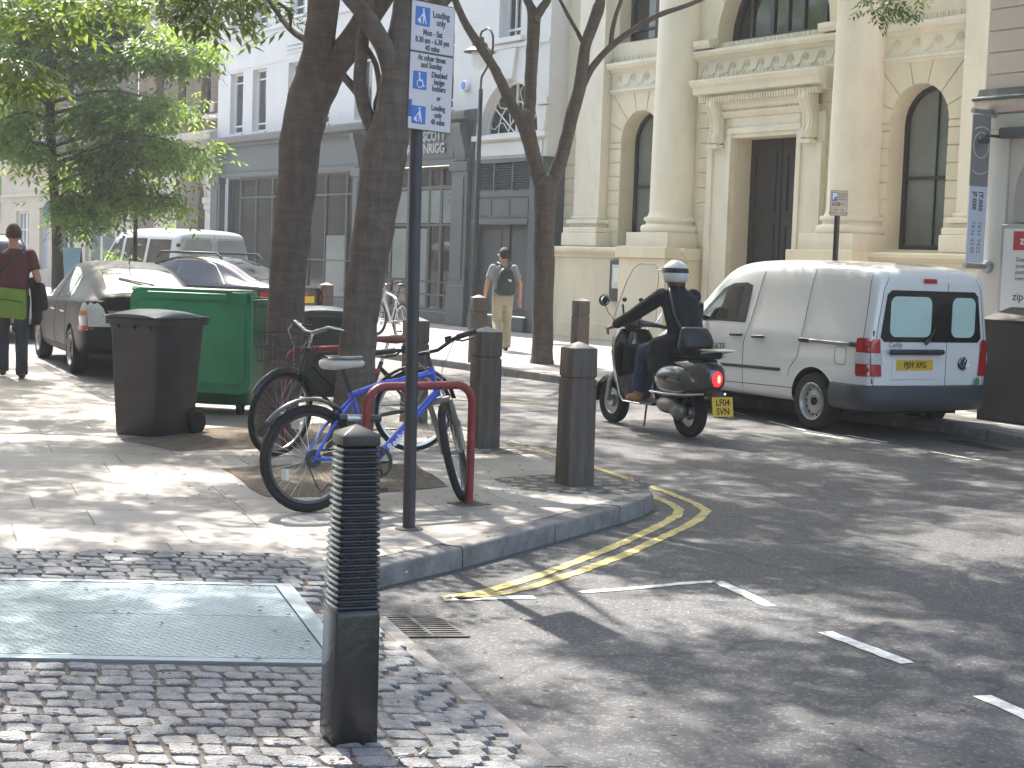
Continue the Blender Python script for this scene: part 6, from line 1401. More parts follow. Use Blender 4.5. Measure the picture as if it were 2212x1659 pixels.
hair(m1, J['hd'], (0, 1, 0), HAIRB, .055)
MAR = pm('maroon_cotton', (.105, .03, .035), .9, var=.15, vs=7, bump=.3, bs=14); DEN = pm('dark_denim', (.035, .04, .05), .9, var=.25, vs=9, bump=.3, bs=18); SHO = pm('brown_shoe_leather', (.07, .035, .022), .5)
def tee(parent, J, mat, hem=.90, slv=.62, w=1.0):
    b = MB(); torso(b, [((0, 0, hem), .185 * w, .13, UPR), ((0, 0, 1.0), .18 * w, .125, UPR), ((0, 0, 1.12), .175 * w, .118, UPR), ((0, 0, 1.30), .195 * w, .125, UPR), ((0, -.005, 1.42), .185 * w, .105, UPR), ((0, -.005, 1.475), .095, .08, UPR), ((0, -.002, 1.50), .066, .066, UPR)])
    for s in 'LR':
        a, c = Vector(J['sh' + s]), Vector(J['el' + s]); limb(b, [a, a.lerp(c, .3)], [.074, .072]); b.tube([a, a.lerp(c, slv)], [.073, .068], 14)
    return fuse(b, 'shirt', mat, parent, .012, 4)
def trousers(parent, J, mat, rk=.075, ra=.072, top=.98):
    b = MB(); torso(b, [((0, 0, .80), .165, .115, UPR), ((0, 0, .92), .182, .125, UPR), ((0, 0, top), .172, .12, UPR)])
    for s in 'LR':
        h, k, a = (Vector(J[q + s]) for q in ('hip', 'knee', 'ank')); limb(b, [h, k], [.102, rk]); limb(b, [k, k.lerp(a, .5)], [rk, ra]); b.tube([k.lerp(a, .45), a + Vector((0, 0, -.05))], [ra, ra * .98], 14)
    return fuse(b, 'trousers', mat, parent, .012, 4)
tee(m1, J, MAR, .90); trousers(m1, J, DEN)
for s in 'LR': shoe(m1, J['ank' + s], (0, 1, 0), SHO, .10)
# green bag and jacket are carried: things of their own
def world_child(o, root):
    o.matrix_world = Matrix.Translation(root.location) @ root.rotation_euler.to_matrix().to_4x4() @ Matrix.Diagonal((*root.scale, 1))
gbag = thing('shoulder_bag', 'bright olive green messenger bag with a black zip hanging behind the man in maroon', 'bag'); world_child(gbag, m1)
GBG = pm('olive_green_canvas', (.16, .25, .035), .85, var=.15, vs=5, bump=.25, bs=60)
b = MB(); rings = []
for z, w, d_ in ((.70, .15, .03), (.715, .185, .045), (.80, .195, .055), (.95, .19, .05), (1.035, .185, .03), (1.045, .18, .015)): rings.append([(-.05 + x, -.175 + y, z + (x) * -.09) for x, y in rrect(-w, w, -d_, d_, min(.05, d_ * .9), 3)])
b.loft(rings); b.build('bag_body', GBG, gbag, smooth=60)
b = MB(); b.tube([(-.20, -.225, .925), (-.05, -.236, .91), (.10, -.228, .885)], .006, 6); b.build('zip', SADK, gbag)
b = MB(); b.tube([(-.22, -.16, 1.04), (-.18, -.15, 1.2), (-.05, -.13, 1.36), (.10, -.09, 1.49), (.13, .0, 1.53), (.10, .09, 1.47), (-.1, .14, 1.25), (-.21, .05, 1.06), (-.235, -.1, 1.0)], .012, 6); b.build('strap', pm('olive_strap', (.03, .03, .028), .8), gbag, smooth=60)
jk = MB(); limb(jk, [(.22, .0, 1.11), (.26, .12, 1.06)], [.07, .07]); torso(jk, [((.25, -.02, .62), .05, .13, UPR), ((.27, -.01, .70), .06, .16, UPR), ((.27, .02, .9), .065, .16, UPR), ((.26, .06, 1.06), .07, .15, UPR), ((.25, .07, 1.11), .04, .1, UPR)]); limb(jk, [(.30, -.06, 1.06), (.33, -.1, .95), (.34, -.12, .84)], [.06, .05, .05])
jo = fuse(jk, 'jacket', pm('black_jacket_cloth', (.013, .013, .015), .9, var=.3, vs=9, bump=.4, bs=12), None, .012, 6); tag(jo, 'black jacket draped over the forearm of the man in maroon', 'jacket'); world_child(jo, m1)
# ---------- man with the backpack
P = pt(1082, 757); m2 = thing('person', 'man in grey T-shirt and khaki trousers with a backpack, on the far pavement', 'person', (P.x, P.y, .12), radians(14)); m2.scale = (1.05,) * 3
J = dict(hd=(.0, .03, 1.665), hipL=(-.095, 0, .92), hipR=(.095, 0, .92), kneeL=(-.10, -.02, .50), ankL=(-.11, -.28, .26), kneeR=(.10, .06, .50), ankR=(.09, .02, .10), shL=(-.19, 0, 1.43), elL=(-.29, -.02, 1.15), wrL=(-.30, .10, .92), shR=(.19, 0, 1.43), elR=(.29, -.06, 1.16), wrR=(.31, .0, .92))
b = MB(); body_base(b, J); head(b, J['hd'], (-.45, .9, 0)); hand(b, J['wrL'], (0, .25, -1), (.4, .8, 0), .4); hand(b, J['wrR'], (0, .15, -1), (-.4, .8, 0), .4); fuse(b, 'body', SKIN, m2, .008)
hair(m2, J['hd'], (-.45, .9, 0), HAIRD, .075, 1.05)
b = MB(); f = Vector((-.45, .9, 0)).normalized(); r_ = Vector((f.y, -f.x, 0))
for s in (-1, 1): b.tube([Vector(J['hd']) + f * .09 + r_ * s * .035 + Vector((.024 * cos(a), 0, .02 * sin(a) + .004)) for a in [2 * pi * k / 10 for k in range(10)]], .003, 4, True); b.tube([Vector(J['hd']) + f * .09 + r_ * s * .06, Vector(J['hd']) + r_ * s * .085], .003, 4)
b.build('glasses', ALU, m2)
tee(m2, J, pm('grey_cotton', (.24, .255, .27), .9, var=.12, vs=7, bump=.3, bs=14), .93, .66, 1.05); trousers(m2, J, pm('khaki_cotton', (.34, .30, .215), .9, var=.12, vs=8, bump=.3, bs=14), .085, .088)
for s in 'LR': shoe(m2, J['ank' + s], (0, 1, 0), SHO, .10 if s == 'R' else .09)
bp_ = thing('backpack', 'dark green backpack with a small white logo on the walking man', 'backpack'); world_child(bp_, m2)
BPG = pm('dark_green_nylon', (.016, .028, .024), .6, var=.3, vs=8, bump=.3, bs=16)
b = MB(); rings = []
for z, w, d_, y in ((.96, .10, .06, -.19), (.985, .15, .09, -.20), (1.10, .165, .11, -.21), (1.26, .15, .095, -.20), (1.38, .115, .07, -.18), (1.435, .07, .045, -.165), (1.45, .03, .02, -.16)): rings.append([(x, y + yy, z) for x, yy in rrect(-w, w, -d_, d_, min(w, d_) * .85, 4)])
b.loft(rings); bo = b.build('pack_body', BPG, bp_, smooth=70)
b = MB(); b.tube([(-.12, -.27, 1.18), (0, -.325, 1.2), (.12, -.27, 1.18)], .006, 5); b.tube([(-.10, -.25, 1.34), (0, -.285, 1.36), (.10, -.25, 1.34)], .006, 5); b.build('zip', SADK, bp_)
b = MB(); b.sphere((.035, -.322, 1.235), (.03, .004, .012)); b.sphere((.055, -.318, 1.215), (.022, .004, .009)); b.build('logo', SGWH, bp_)
for s in (-1, 1): b = MB(); b.tube([(s * .05, -.15, 1.44), (s * .09, -.11, 1.5), (s * .115, -.02, 1.525), (s * .12, .07, 1.47), (s * .13, .13, 1.3), (s * .17, .06, 1.12), (s * .14, -.14, 1.0)], .019, 6); b.build('strap', BPG, bp_, smooth=60)

# ================================================================ SCOOTER AND RIDER
Rr = G(1488, 944, 0); Ff = G(1325, 912, 0); a_ = atan2(Ff.y - Rr.y, Ff.x - Rr.x)
vs_ = thing('scooter', 'grey motor scooter with tall clear windscreen and yellow rear number plate, ridden along the road', 'scooter', (Rr.x, Rr.y, 0), a_); vs_.scale = (1.06,) * 3
SCP = pm('scooter_grey_paint', (.075, .077, .078), .2, .5, var=.08, vs=3, coat=1)
b = MB(); rings = []
for x, zb, zt, w in ((-.44, .56, .66, .05), (-.42, .50, .72, .10), (-.34, .46, .78, .155), (-.18, .40, .80, .20), (.0, .37, .80, .225), (.2, .37, .79, .215), (.36, .36, .77, .17), (.46, .34, .75, .14), (.50, .33, .72, .13)):
    rings.append([(x, y * w, lerp(zb, zt, z)) for y, z in ((-.55, 0), (-.85, .06), (-1, .25), (-1, .5), (-.93, .75), (-.72, .94), (-.3, 1), (.3, 1), (.72, .94), (.93, .75), (1, .5), (1, .25), (.85, .06), (.55, 0))])
b.loft(rings); cw = b.build('body', SCP, vs_); m = cw.modifiers.new('s', 'SUBSURF'); m.levels = 2; bake(cw); cw.data.shade_smooth()
b = MB()                                               # flank bulges
for s in (-1, 1): b.sphere((.05, s * .165, .56), (.34, .105, .165), 24, 14)
b.build('side_panel', SCP, vs_, smooth=60)
b = MB()
for s in (-1, 1): b.tube([(-.40, s * .12, .455), (-.2, s * .22, .43), (.1, s * .26, .42), (.36, s * .24, .42)], .012, 6)
b.build('trim', CHR, vs_, smooth=60)
b = MB(); b.loft([[(x, y, z) for y, z in ((-.17, .30), (-.19, .27), (.19, .27), (.17, .30))] for x in (.40, .98)]); b.build('floorboard', BLKP, vs_, bevel=.01)
b = MB(); rings = []
for x, z, w, t in ((.96, .27, .16, .03), (1.00, .36, .19, .035), (1.03, .55, .23, .04), (1.05, .75, .25, .045), (1.06, .90, .23, .05), (1.07, 1.0, .15, .06)): rings.append([(x + .07 * (1 - (y) ** 2) + (t if k else 0), y * w, z) for k, ys in ((0, (-1, -.8, -.4, 0, .4, .8, 1)), (1, (1, .8, .4, 0, -.4, -.8, -1))) for y in ys])
b.loft(rings); ls_ = b.build('leg_shield', SCP, vs_, smooth=60)
b = MB()
for s in (-1, 1): b.tube([(.60, s * .19, .275), (.92, s * .19, .275), (.985, s * .20, .33), (1.02, s * .225, .5), (1.045, s * .25, .72), (1.06, s * .24, .88), (1.07, s * .16, 1.0)], .012, 6)
b.build('edge_trim', CHR, ls_, smooth=60)
b = MB(); b.box(.96, 1.04, -.15, .15, .55, .85); b.build('glove_box', BLKP, vs_, bevel=.03)
def swheel(x, nm):
    b = MB(); r = .235; b.lathe([(r * .6, -.04), (r * .8, -.058), (r * .95, -.05), (r, -.02), (r, .02), (r * .95, .05), (r * .8, .058), (r * .6, .04), (r * .58, 0), (r * .6, -.04)], 32, (x, 0, r), 'y', False); o = b.build(nm, TYRE, vs_, smooth=50)
    b = MB(); b.lathe([(r * .62, .042), (r * .55, .02), (r * .3, .015), (r * .25, .05), (.01, .05)], 28, (x, 0, r), 'y', False); b.lathe([(r * .62, -.042), (r * .55, -.02), (r * .3, -.015), (r * .25, -.05), (.01, -.05)], 28, (x, 0, r), 'y', False); b.build('rim', ALU, o, smooth=40)
swheel(0, 'rear_wheel'); swheel(1.40, 'front_wheel')
mg = mudguard(vs_, (1.40, 0, .235), .275, radians(-5), radians(165), None, SCP, .085, 'front_mudguard')
b = MB(); b.tube([(1.40, .085, .235), (1.36, .085, .45), (1.22, .05, .62), (1.10, 0, .95), (1.08, 0, 1.05)], .03, 8); b.build('fork', ALU, vs_, smooth=60)
b = MB(); b.sphere((1.10, 0, 1.05), (.10, .10, .09)); limb(b, [(1.08, 0, 1.07), (1.03, .18, 1.05), (.98, .30, 1.03)], [.05, .03, .022]); limb(b, [(1.08, 0, 1.07), (1.03, -.18, 1.05), (.98, -.30, 1.03)], [.05, .03, .022]); fuse(b, 'handlebar', SCP, vs_, .012, 3)
for s in (-1, 1): b = MB(); b.tube([(.99, s * .27, 1.03), (.94, s * .37, 1.02)], .018, 8); b.tube([(1.03, s * .25, 1.04), (1.0, s * .36, 1.02), (.97, s * .41, 1.01)], .007, 5); b.build('grip', BLKP, vs_, smooth=60)
for s in (-1, 1):
    b = MB(); b.tube([(1.04, s * .24, 1.06), (1.06, s * .33, 1.17), (1.05, s * .37, 1.24)], .007, 6); b.build('mirror_stem', CHR, vs_)
    b = MB(); b.sphere((1.05, s * .385, 1.29), (.028, .065, .062), 16, 10); mm_ = b.build('mirror', BLKP, vs_, smooth=60); b = MB(); b.sphere((1.026, s * .385, 1.29), (.006, .056, .053), 16, 10); b.build('mirror_glass', CHR, mm_, smooth=60)
b = MB(); rings = []
for z, x, w in ((1.02, 1.17, .17), (1.1, 1.175, .26), (1.2, 1.16, .24), (1.35, 1.12, .21), (1.5, 1.06, .19), (1.62, 1.01, .15), (1.67, .99, .09)): rings.append([(x - .12 * y * y, y * w, z) for y in [k / 6 - 1 for k in range(13)]])
b.loft(rings, False, False); wsn = b.build('windscreen', clearmat('clear_screen', (.85, .9, .9), .10), vs_, smooth=80); m = wsn.modifiers.new('t', 'SOLIDIFY'); m.thickness = .004; bake(wsn); wsn.data.shade_smooth()
b = MB(); b.tube([(r_[0][0], r_[0][1], r_[0][2]) for r_ in rings] + [rings[-1][k] for k in (3, 6, 9)] + [(r_[-1][0], r_[-1][1], r_[-1][2]) for r_ in rings[::-1]], .004, 5); b.build('edge', pm('screen_edge', (.25, .27, .27), .3), wsn)
b = MB(); b.tube([(1.1, .1, 1.08), (1.15, .1, 1.25)], .012, 6); b.tube([(1.1, -.1, 1.08), (1.15, -.1, 1.25)], .012, 6); b.sphere((1.12, .1, 1.3), .025, 10, 8); b.sphere((1.12, -.1, 1.3), .025, 10, 8); b.build('screen_bracket', BLKP, wsn)
b = MB(); rings = []
for x, w, z0, z1 in ((-.34, .08, .80, .83), (-.32, .13, .78, .87), (-.1, .15, .78, .88), (.08, .15, .78, .86), (.2, .14, .77, .84), (.42, .10, .76, .83), (.46, .06, .76, .80)): rings.append([(x, y, z) for y, z in rrect(-w, w, z0, z1, (z1 - z0) * .45, 3)])
b.loft(rings); b.build('seat', SADK, vs_, smooth=60)
b = MB(); b.tube([(-.2, .1, .80), (-.34, .12, .845), (-.55, .10, .875)], .01, 6); b.tube([(-.2, -.1, .80), (-.34, -.12, .845), (-.55, -.10, .875)], .01, 6); b.prism([(-.60, -.13), (-.34, -.14), (-.34, .14), (-.60, .13)], 'z', .868, .882); b.build('rack', ALU, vs_, smooth=40)
b = MB(); b.sphere((-.425, 0, .60), (.04, .06, .075), 18, 12); tl = b.build('tail_lamp', emis('lit_red_lamp', (.9, .015, .02), .9), vs_, smooth=60)
b = MB(); b.sphere((-.46, 0, .60), (.012, .02, .04), 12, 8); b.build('bulb_glow', emis('lit_lamp_core', (1, .1, .07), 2.2), tl, smooth=60)
b = MB(); b.tube([(-.395, .07 * cos(2 * pi * k / 24), .60 + .088 * sin(2 * pi * k / 24)) for k in range(24)], .01, 6, True); b.build('lamp_surround', CHR, tl, smooth=60)
b = MB(); b.prism([(-.40, .5), (-.50, .42), (-.53, .24), (-.50, .24), (-.42, .40), (-.34, .46)], 'y', -.07, .07); b.build('plate_hanger', BLKP, vs_, bevel=.006)
pl = plate(vs_, Matrix.Translation((-.535, 0, .345)) @ Matrix.Rotation(radians(8), 4, 'Y') @ REAR, 'LF04', YPL, .235, .185, .088, 'SVN')
b = MB(); b.sphere((.18, .13, .30), (.20, .075, .085), 18, 12); b.sphere((.02, .12, .25), (.10, .07, .09), 14, 10); limb(b, [(.3, .1, .32), (.05, .12, .26)], [.06, .07]); fuse(b, 'engine_case', pm('engine_alloy', (.28, .27, .25), .4, .7, var=.2, vs=14, dirt=.3), vs_, .012, 2)
b = MB(); limb(b, [(.25, -.12, .30), (-.02, -.14, .30), (-.25, -.14, .36)], [.05, .06, .05]); b.build('exhaust', GREYD, vs_, smooth=60)
b = MB(); b.tube([(.62, .1, .27), (.55, .16, .14), (.50, .2, .06)], .01, 6); b.tube([(.58, -.14, .26), (.58, -.2, .2)], .01, 6); b.build('stand', BLKP, vs_)
# rider, in scooter coordinates
rd = thing('person', 'scooter rider in a dark jacket, jeans and a white helmet with a black band', 'person'); world_child(rd, vs_)
RX_ = (0, -1, 0); hdc = Vector((.365, .0, 1.55))
HP = {s: Vector((.16, s * .10, .90)) for s in (1, -1)}; KN = {s: Vector((.60, s * .17, .80)) for s in (1, -1)}; AN = {s: Vector((.70, s * .16, .40)) for s in (1, -1)}; SH = {s: Vector((.30, s * .185, 1.36)) for s in (1, -1)}; EL = {s: Vector((.58, s * .31, 1.17)) for s in (1, -1)}; WR = {s: Vector((.895, s * .335, 1.05)) for s in (1, -1)}
b = MB(); torso(b, [((.12, 0, .88), .15, .11, RX_), ((.15, 0, 1.02), .155, .10, RX_), ((.22, 0, 1.22), .165, .105, RX_), ((.29, 0, 1.36), .165, .09, RX_), ((.31, 0, 1.42), .07, .06, RX_)]); limb(b, [(.31, 0, 1.40), (.345, 0, 1.49)], [.058, .054]); head(b, hdc, (1, 0, -.05))
for s in (1, -1): limb(b, [SH[s], EL[s], WR[s]], [.054, .04, .029]); limb(b, [HP[s], KN[s], AN[s]], [.085, .055, .04]); hand(b, WR[s], (.45, s * .35, -.25), (.2, -s * .8, .3), 1.0, .17)
fuse(b, 'body', SKIN, rd, .0085); eyes(rd, hdc, (1, 0, 0))
COAT = pm('black_wool_coat', (.012, .013, .018), .92, var=.3, vs=9, bump=.35, bs=16)
b = MB(); torso(b, [((.06, 0, .80), .20, .19, RX_), ((.10, 0, .92), .205, .17, RX_), ((.14, 0, 1.05), .195, .135, RX_), ((.215, 0, 1.22), .205, .135, RX_), ((.285, 0, 1.355), .215, .125, RX_), ((.31, 0, 1.43), .10, .085, RX_), ((.325, 0, 1.475), .075, .072, RX_)])
for s in (1, -1): limb(b, [SH[s], EL[s]], [.082, .068]); limb(b, [EL[s], EL[s].lerp(WR[s], .93)], [.066, .05]); limb(b, [(.1, s * .12, .92), (.34, s * .17, .86), (.46, s * .18, .74)], [.11, .105, .06]); torso(b, [((.33, s * .2, .60), .05, .14, RX_), ((.30, s * .19, .75), .06, .19, RX_), ((.25, s * .17, .9), .08, .2, RX_)])
fuse(b, 'coat', COAT, rd, .012, 5)
b = MB()
for s in (1, -1): limb(b, [HP[s], KN[s]], [.10, .078]); limb(b, [KN[s], KN[s].lerp(AN[s], .6)], [.078, .07]); b.tube([KN[s].lerp(AN[s], .5), AN[s]], [.072, .07], 14)
fuse(b, 'trousers', pm('blue_denim', (.03, .05, .09), .9, var=.25, vs=9, bump=.3, bs=18), rd, .012, 4)
for s in (1, -1): shoe(rd, AN[s], (1, s * .1, 0), pm('tan_boot_suede', (.36, .19, .09), .85, var=.25, vs=12), .115)
hl_ = thing('helmet', 'white open face helmet with a black band on the scooter rider', 'helmet'); world_child(hl_, vs_)
hc = hdc + Vector((-.012, 0, .03)); b = MB(); b.sphere(hc, (.148, .128, .142), 32, 20); ho = b.build('shell', pm('helmet_white', (.68, .67, .65), .25, var=.05, coat=.6), hl_, smooth=80)
bm = bmesh.new(); bm.from_mesh(ho.data); bmesh.ops.delete(bm, geom=[v for v in bm.verts if (v.co.z < hc.z - .085) or (v.co.x > hc.x + .07 and v.co.z < hc.z + .03)], context='VERTS'); bm.to_mesh(ho.data); bm.free(); m = ho.modifiers.new('t', 'SOLIDIFY'); m.thickness = .012; m.offset = -1; bake(ho); ho.data.shade_smooth()
b = MB(); rings = []
for zz in (.012, .06): rings.append([(hc.x + .151 * sqrt(1 - (zz / .142) ** 2) * cos(a), hc.y + .131 * sqrt(1 - (zz / .142) ** 2) * sin(a), hc.z + zz) for a in [2 * pi * k / 40 for k in range(40)]])
b.loft(rings, False); b.build('band', SADK, hl_, smooth=80)
b = MB(); b.sphere(hc + Vector((.15, 0, .035)), (.05, .115, .012)); b.sphere(hc + Vector((.14, .06, .05)), .018); b.sphere(hc + Vector((.14, -.06, .05)), .018); b.build('peak', pm('helmet_white', (.68, .67, .65), .25), hl_, smooth=60)
hb_ = MB(); hb_.sphere(hdc + Vector((-.05, 0, -.07)), (.075, .085, .075), 16, 10); hb_.build('hair', pm('auburn_hair', (.09, .035, .018), .7, var=.3, vs=60), rd, smooth=60)
bg_ = thing('shoulder_bag', 'black leather shoulder bag hanging at the scooter rider back', 'bag'); world_child(bg_, vs_)
LTH = pm('black_leather', (.014, .014, .016), .42, var=.25, vs=8, bump=.25, bs=30)
b = MB(); limb(b, [(-.13, .17, .90), (-.13, -.05, .88)], [.085, .08]); torso(b, [((-.12, .06, .80), .13, .05, (0, 1, 0)), ((-.13, .06, .86), .185, .085, (.05, 1, 0)), ((-.125, .06, .95), .185, .075, (.05, 1, 0)), ((-.11, .07, 1.04), .16, .05, (0, 1, 0)), ((-.10, .08, 1.08), .12, .025, (0, 1, 0))]); fuse(b, 'bag_body', LTH, bg_, .012, 8)
b = MB(); torso(b, [((-.155, .06, .88), .17, .075, (.05, 1, 0)), ((-.15, .06, .93), .195, .078, (.05, 1, 0)), ((-.135, .065, 1.01), .175, .062, (.05, 1, 0)), ((-.115, .07, 1.075), .15, .035, (0, 1, 0))]); fuse(b, 'flap', LTH, bg_, .012, 6)
b = MB(); b.tube([(-.08, .2, 1.06), (.05, .2, 1.2), (.19, .16, 1.4), (.29, .11, 1.465), (.40, .0, 1.38), (.36, -.15, 1.2), (.2, -.2, 1.05), (-.05, -.12, 1.0)], .013, 6); b.build('strap', LTH, bg_, smooth=60)
# ================================================================ TREES
def leafmat(name, col, tr, w=.45):
    m = bpy.data.materials.new(name); m.use_nodes = True; t = m.node_tree; L = t.links.new; b = t.nodes['Principled BSDF']; out = t.nodes['Material Output']
    tc = node(t, 'ShaderNodeTexCoord'); n = node(t, 'ShaderNodeTexNoise', Scale=.9, Detail=5.0); L(tc.outputs['Object'], n.inputs['Vector'])
    n2 = node(t, 'ShaderNodeTexNoise', Scale=9.0, Detail=2.0); L(tc.outputs['Object'], n2.inputs['Vector'])
    ad = node(t, 'ShaderNodeMath', _operation='ADD'); L(n.outputs[0], ad.inputs[0]); L(n2.outputs[0], ad.inputs[1])
    r = node(t, 'ShaderNodeMapRange'); r.inputs[1].default_value = .7; r.inputs[2].default_value = 1.3; r.inputs[3].default_value = .55; r.inputs[4].default_value = 1.5; L(ad.outputs[0], r.inputs[0])
    s = node(t, 'ShaderNodeVectorMath', _operation='SCALE'); s.inputs[0].default_value = col; L(r.outputs[0], s.inputs['Scale']); L(s.outputs[0], b.inputs['Base Color'])
    b.inputs['Roughness'].default_value = .42; b.inputs['Specular IOR Level'].default_value = .5
    tl = node(t, 'ShaderNodeBsdfTranslucent'); s2 = node(t, 'ShaderNodeVectorMath', _operation='SCALE'); s2.inputs[0].default_value = tr; L(r.outputs[0], s2.inputs['Scale']); L(s2.outputs[0], tl.inputs[0])
    mx = node(t, 'ShaderNodeMixShader'); mx.inputs[0].default_value = w; L(b.outputs[0], mx.inputs[1]); L(tl.outputs[0], mx.inputs[2]); L(mx.outputs[0], out.inputs[0]); MATS[name] = m; return m
LF1 = leafmat('pinnate_leaf', (.06, .105, .028), (.22, .31, .04), .42); LF2 = leafmat('dark_leaf', (.035, .075, .03), (.28, .44, .05), .5)
def bark(name, col, b_=.7):
    m = pm(name, col, .9, var=.28, vs=7, bump=b_, bs=26, stretch=(2.2, 2.2, .55), dirt=.35)
    t = m.node_tree; L = t.links.new; tc = node(t, 'ShaderNodeTexCoord'); mp = node(t, 'ShaderNodeMapping'); mp.inputs['Scale'].default_value = (1.2, 1.2, 7); L(tc.outputs['Object'], mp.inputs[0])
    n = node(t, 'ShaderNodeTexNoise', Scale=2.6, Detail=5.0, Distortion=.8); L(mp.outputs[0], n.inputs['Vector']); r = node(t, 'ShaderNodeMapRange'); r.inputs[1].default_value = .42; r.inputs[2].default_value = .62; r.inputs[3].default_value = .84; r.inputs[4].default_value = 1.08; L(n.outputs[0], r.inputs[0])
    b = t.nodes['Principled BSDF']; old = b.inputs['Base Color'].links[0].from_socket; s = node(t, 'ShaderNodeVectorMath', _operation='SCALE'); L(old, s.inputs[0]); L(r.outputs[0], s.inputs['Scale']); L(s.outputs[0], b.inputs['Base Color']); return m
BARK = bark('brown_grey_bark', (.128, .10, .081)); BARK2 = bark('dark_smooth_bark', (.088, .069, .057), .5)
def limbpx(b, pts, n=20, sub=4):
    """pts: (photo x, photo y, width in photo pixels, distance) -> a knobbly tapering limb"""
    P = [at(p[0], p[1], p[3]) for p in pts]; R = [p[2] / 2 / FPX * p[3] for p in pts]; rings = []
    q = []; rr = []
    for i in range(len(P) - 1):
        p0, p1, p2, p3 = P[max(i - 1, 0)], P[i], P[i + 1], P[min(i + 2, len(P) - 1)]
        for k in range(sub):
            t = k / sub; q.append(.5 * (2 * p1 + (p2 - p0) * t + (2 * p0 - 5 * p1 + 4 * p2 - p3) * t * t + (3 * p1 - p0 - 3 * p2 + p3) * t ** 3)); rr.append(lerp(R[i], R[i + 1], t))
    q.append(P[-1]); rr.append(R[-1]); up = None
    for i, p in enumerate(q):
        d = (q[min(i + 1, len(q) - 1)] - q[max(i - 1, 0)]).normalized()
        if up is None: up = Vector((0, 1, 0)) if abs(d.y) < .9 else Vector((1, 0, 0))
        x = d.cross(up).normalized(); up = x.cross(d).normalized(); ring = []
        for k in range(n):
            a = 2 * pi * k / n; v = x * cos(a) + up * sin(a); w = p + v * rr[i]
            j = noise.noise(w * (1.1 / max(rr[i], .04)) * .35) * .09 + noise.noise(w * 7) * .035; ring.append(p + v * rr[i] * (1 + j))
        rings.append(ring)
    b.loft(rings)
def fronds(pts, rnd, size, nl=7, droop=.6, out=None, c0=None):
    """numpy leaf builder: each point grows a pinnate frond of nl leaflets"""
    V = []; Fc = []
    for p in pts:
        a = rnd.uniform(0, 2 * pi); el = rnd.uniform(-.9, .25) * droop
        d = Vector((cos(a) * cos(el), sin(a) * cos(el), sin(el)))
        s = d.cross(Vector((0, 0, 1))).normalized(); u = s.cross(d); sc = size * rnd.uniform(.7, 1.3); roll = rnd.uniform(-.7, .7); s, u = s * cos(roll) + u * sin(roll), u * cos(roll) - s * sin(roll)
        for k in range(nl):
            t = (k + 1) / nl; base = p + d * (sc * t) + Vector((0, 0, -.22 * sc * t * t)); sd_ = 1 if k % 2 else -1
            ld = (d * .75 + s * sd_ * .8 + u * rnd.uniform(-.35, .15) + Vector((0, 0, -.25))).normalized() if k < nl - 1 else d
            ll = sc * .48 * (1 - .35 * abs(t - .5)); wd = (ld.cross(u)).normalized() * ll * .17
            i = len(V); V += [base, base + ld * ll * .45 + wd, base + ld * ll + Vector((0, 0, -.1 * ll)), base + ld * ll * .45 - wd]; Fc.append((i, i + 1, i + 2, i + 3))
    return V, Fc
def crown(parent, clumps, mat, seed, per=22, size=.30, nl=7, droop=.7):
    rnd = random.Random(seed); V, Fc = [], []
    for c, r in clumps:
        if r >= .36 and sunhole(Vector(c), r): continue
        pts = []
        for _ in range(int(per * (r / .7) ** 1.6) + 3):
            v = Vector((rnd.gauss(0, .45), rnd.gauss(0, .45), rnd.gauss(0, .32))); pts.append(Vector(c) + v * r)
        v_, f_ = fronds(pts, rnd, size * (.5 if r < .2 else 1), nl, droop); k = len(V); V += v_; Fc += [[i + k for i in f] for f in f_]
    me = bpy.data.meshes.new('crown'); me.from_pydata([tuple(v) for v in V], [], Fc); me.materials.append(mat); me.update()
    o = bpy.data.objects.new('crown', me); COL.objects.link(o); o.parent = parent; return o
GAPS, GAPT = .42, -.06
def ell(c, rx, ry, rz, n, seed, zmin=-9, shell=.4, rr=(.42, .72), keep=None):
    rnd = random.Random(seed); out = []
    while len(out) < n:
        v = Vector((rnd.uniform(-1, 1), rnd.uniform(-1, 1), rnd.uniform(-1, 1)))
        if not shell < v.length < 1: continue
        p = Vector((c[0] + v.x * rx, c[1] + v.y * ry, c[2] + v.z * rz))
        if p.z < zmin or noise.noise(p * GAPS + Vector((seed, 0, 0))) < GAPT: continue
        if keep and not keep(p): continue
        out.append((p, rnd.uniform(*rr)))
    return out
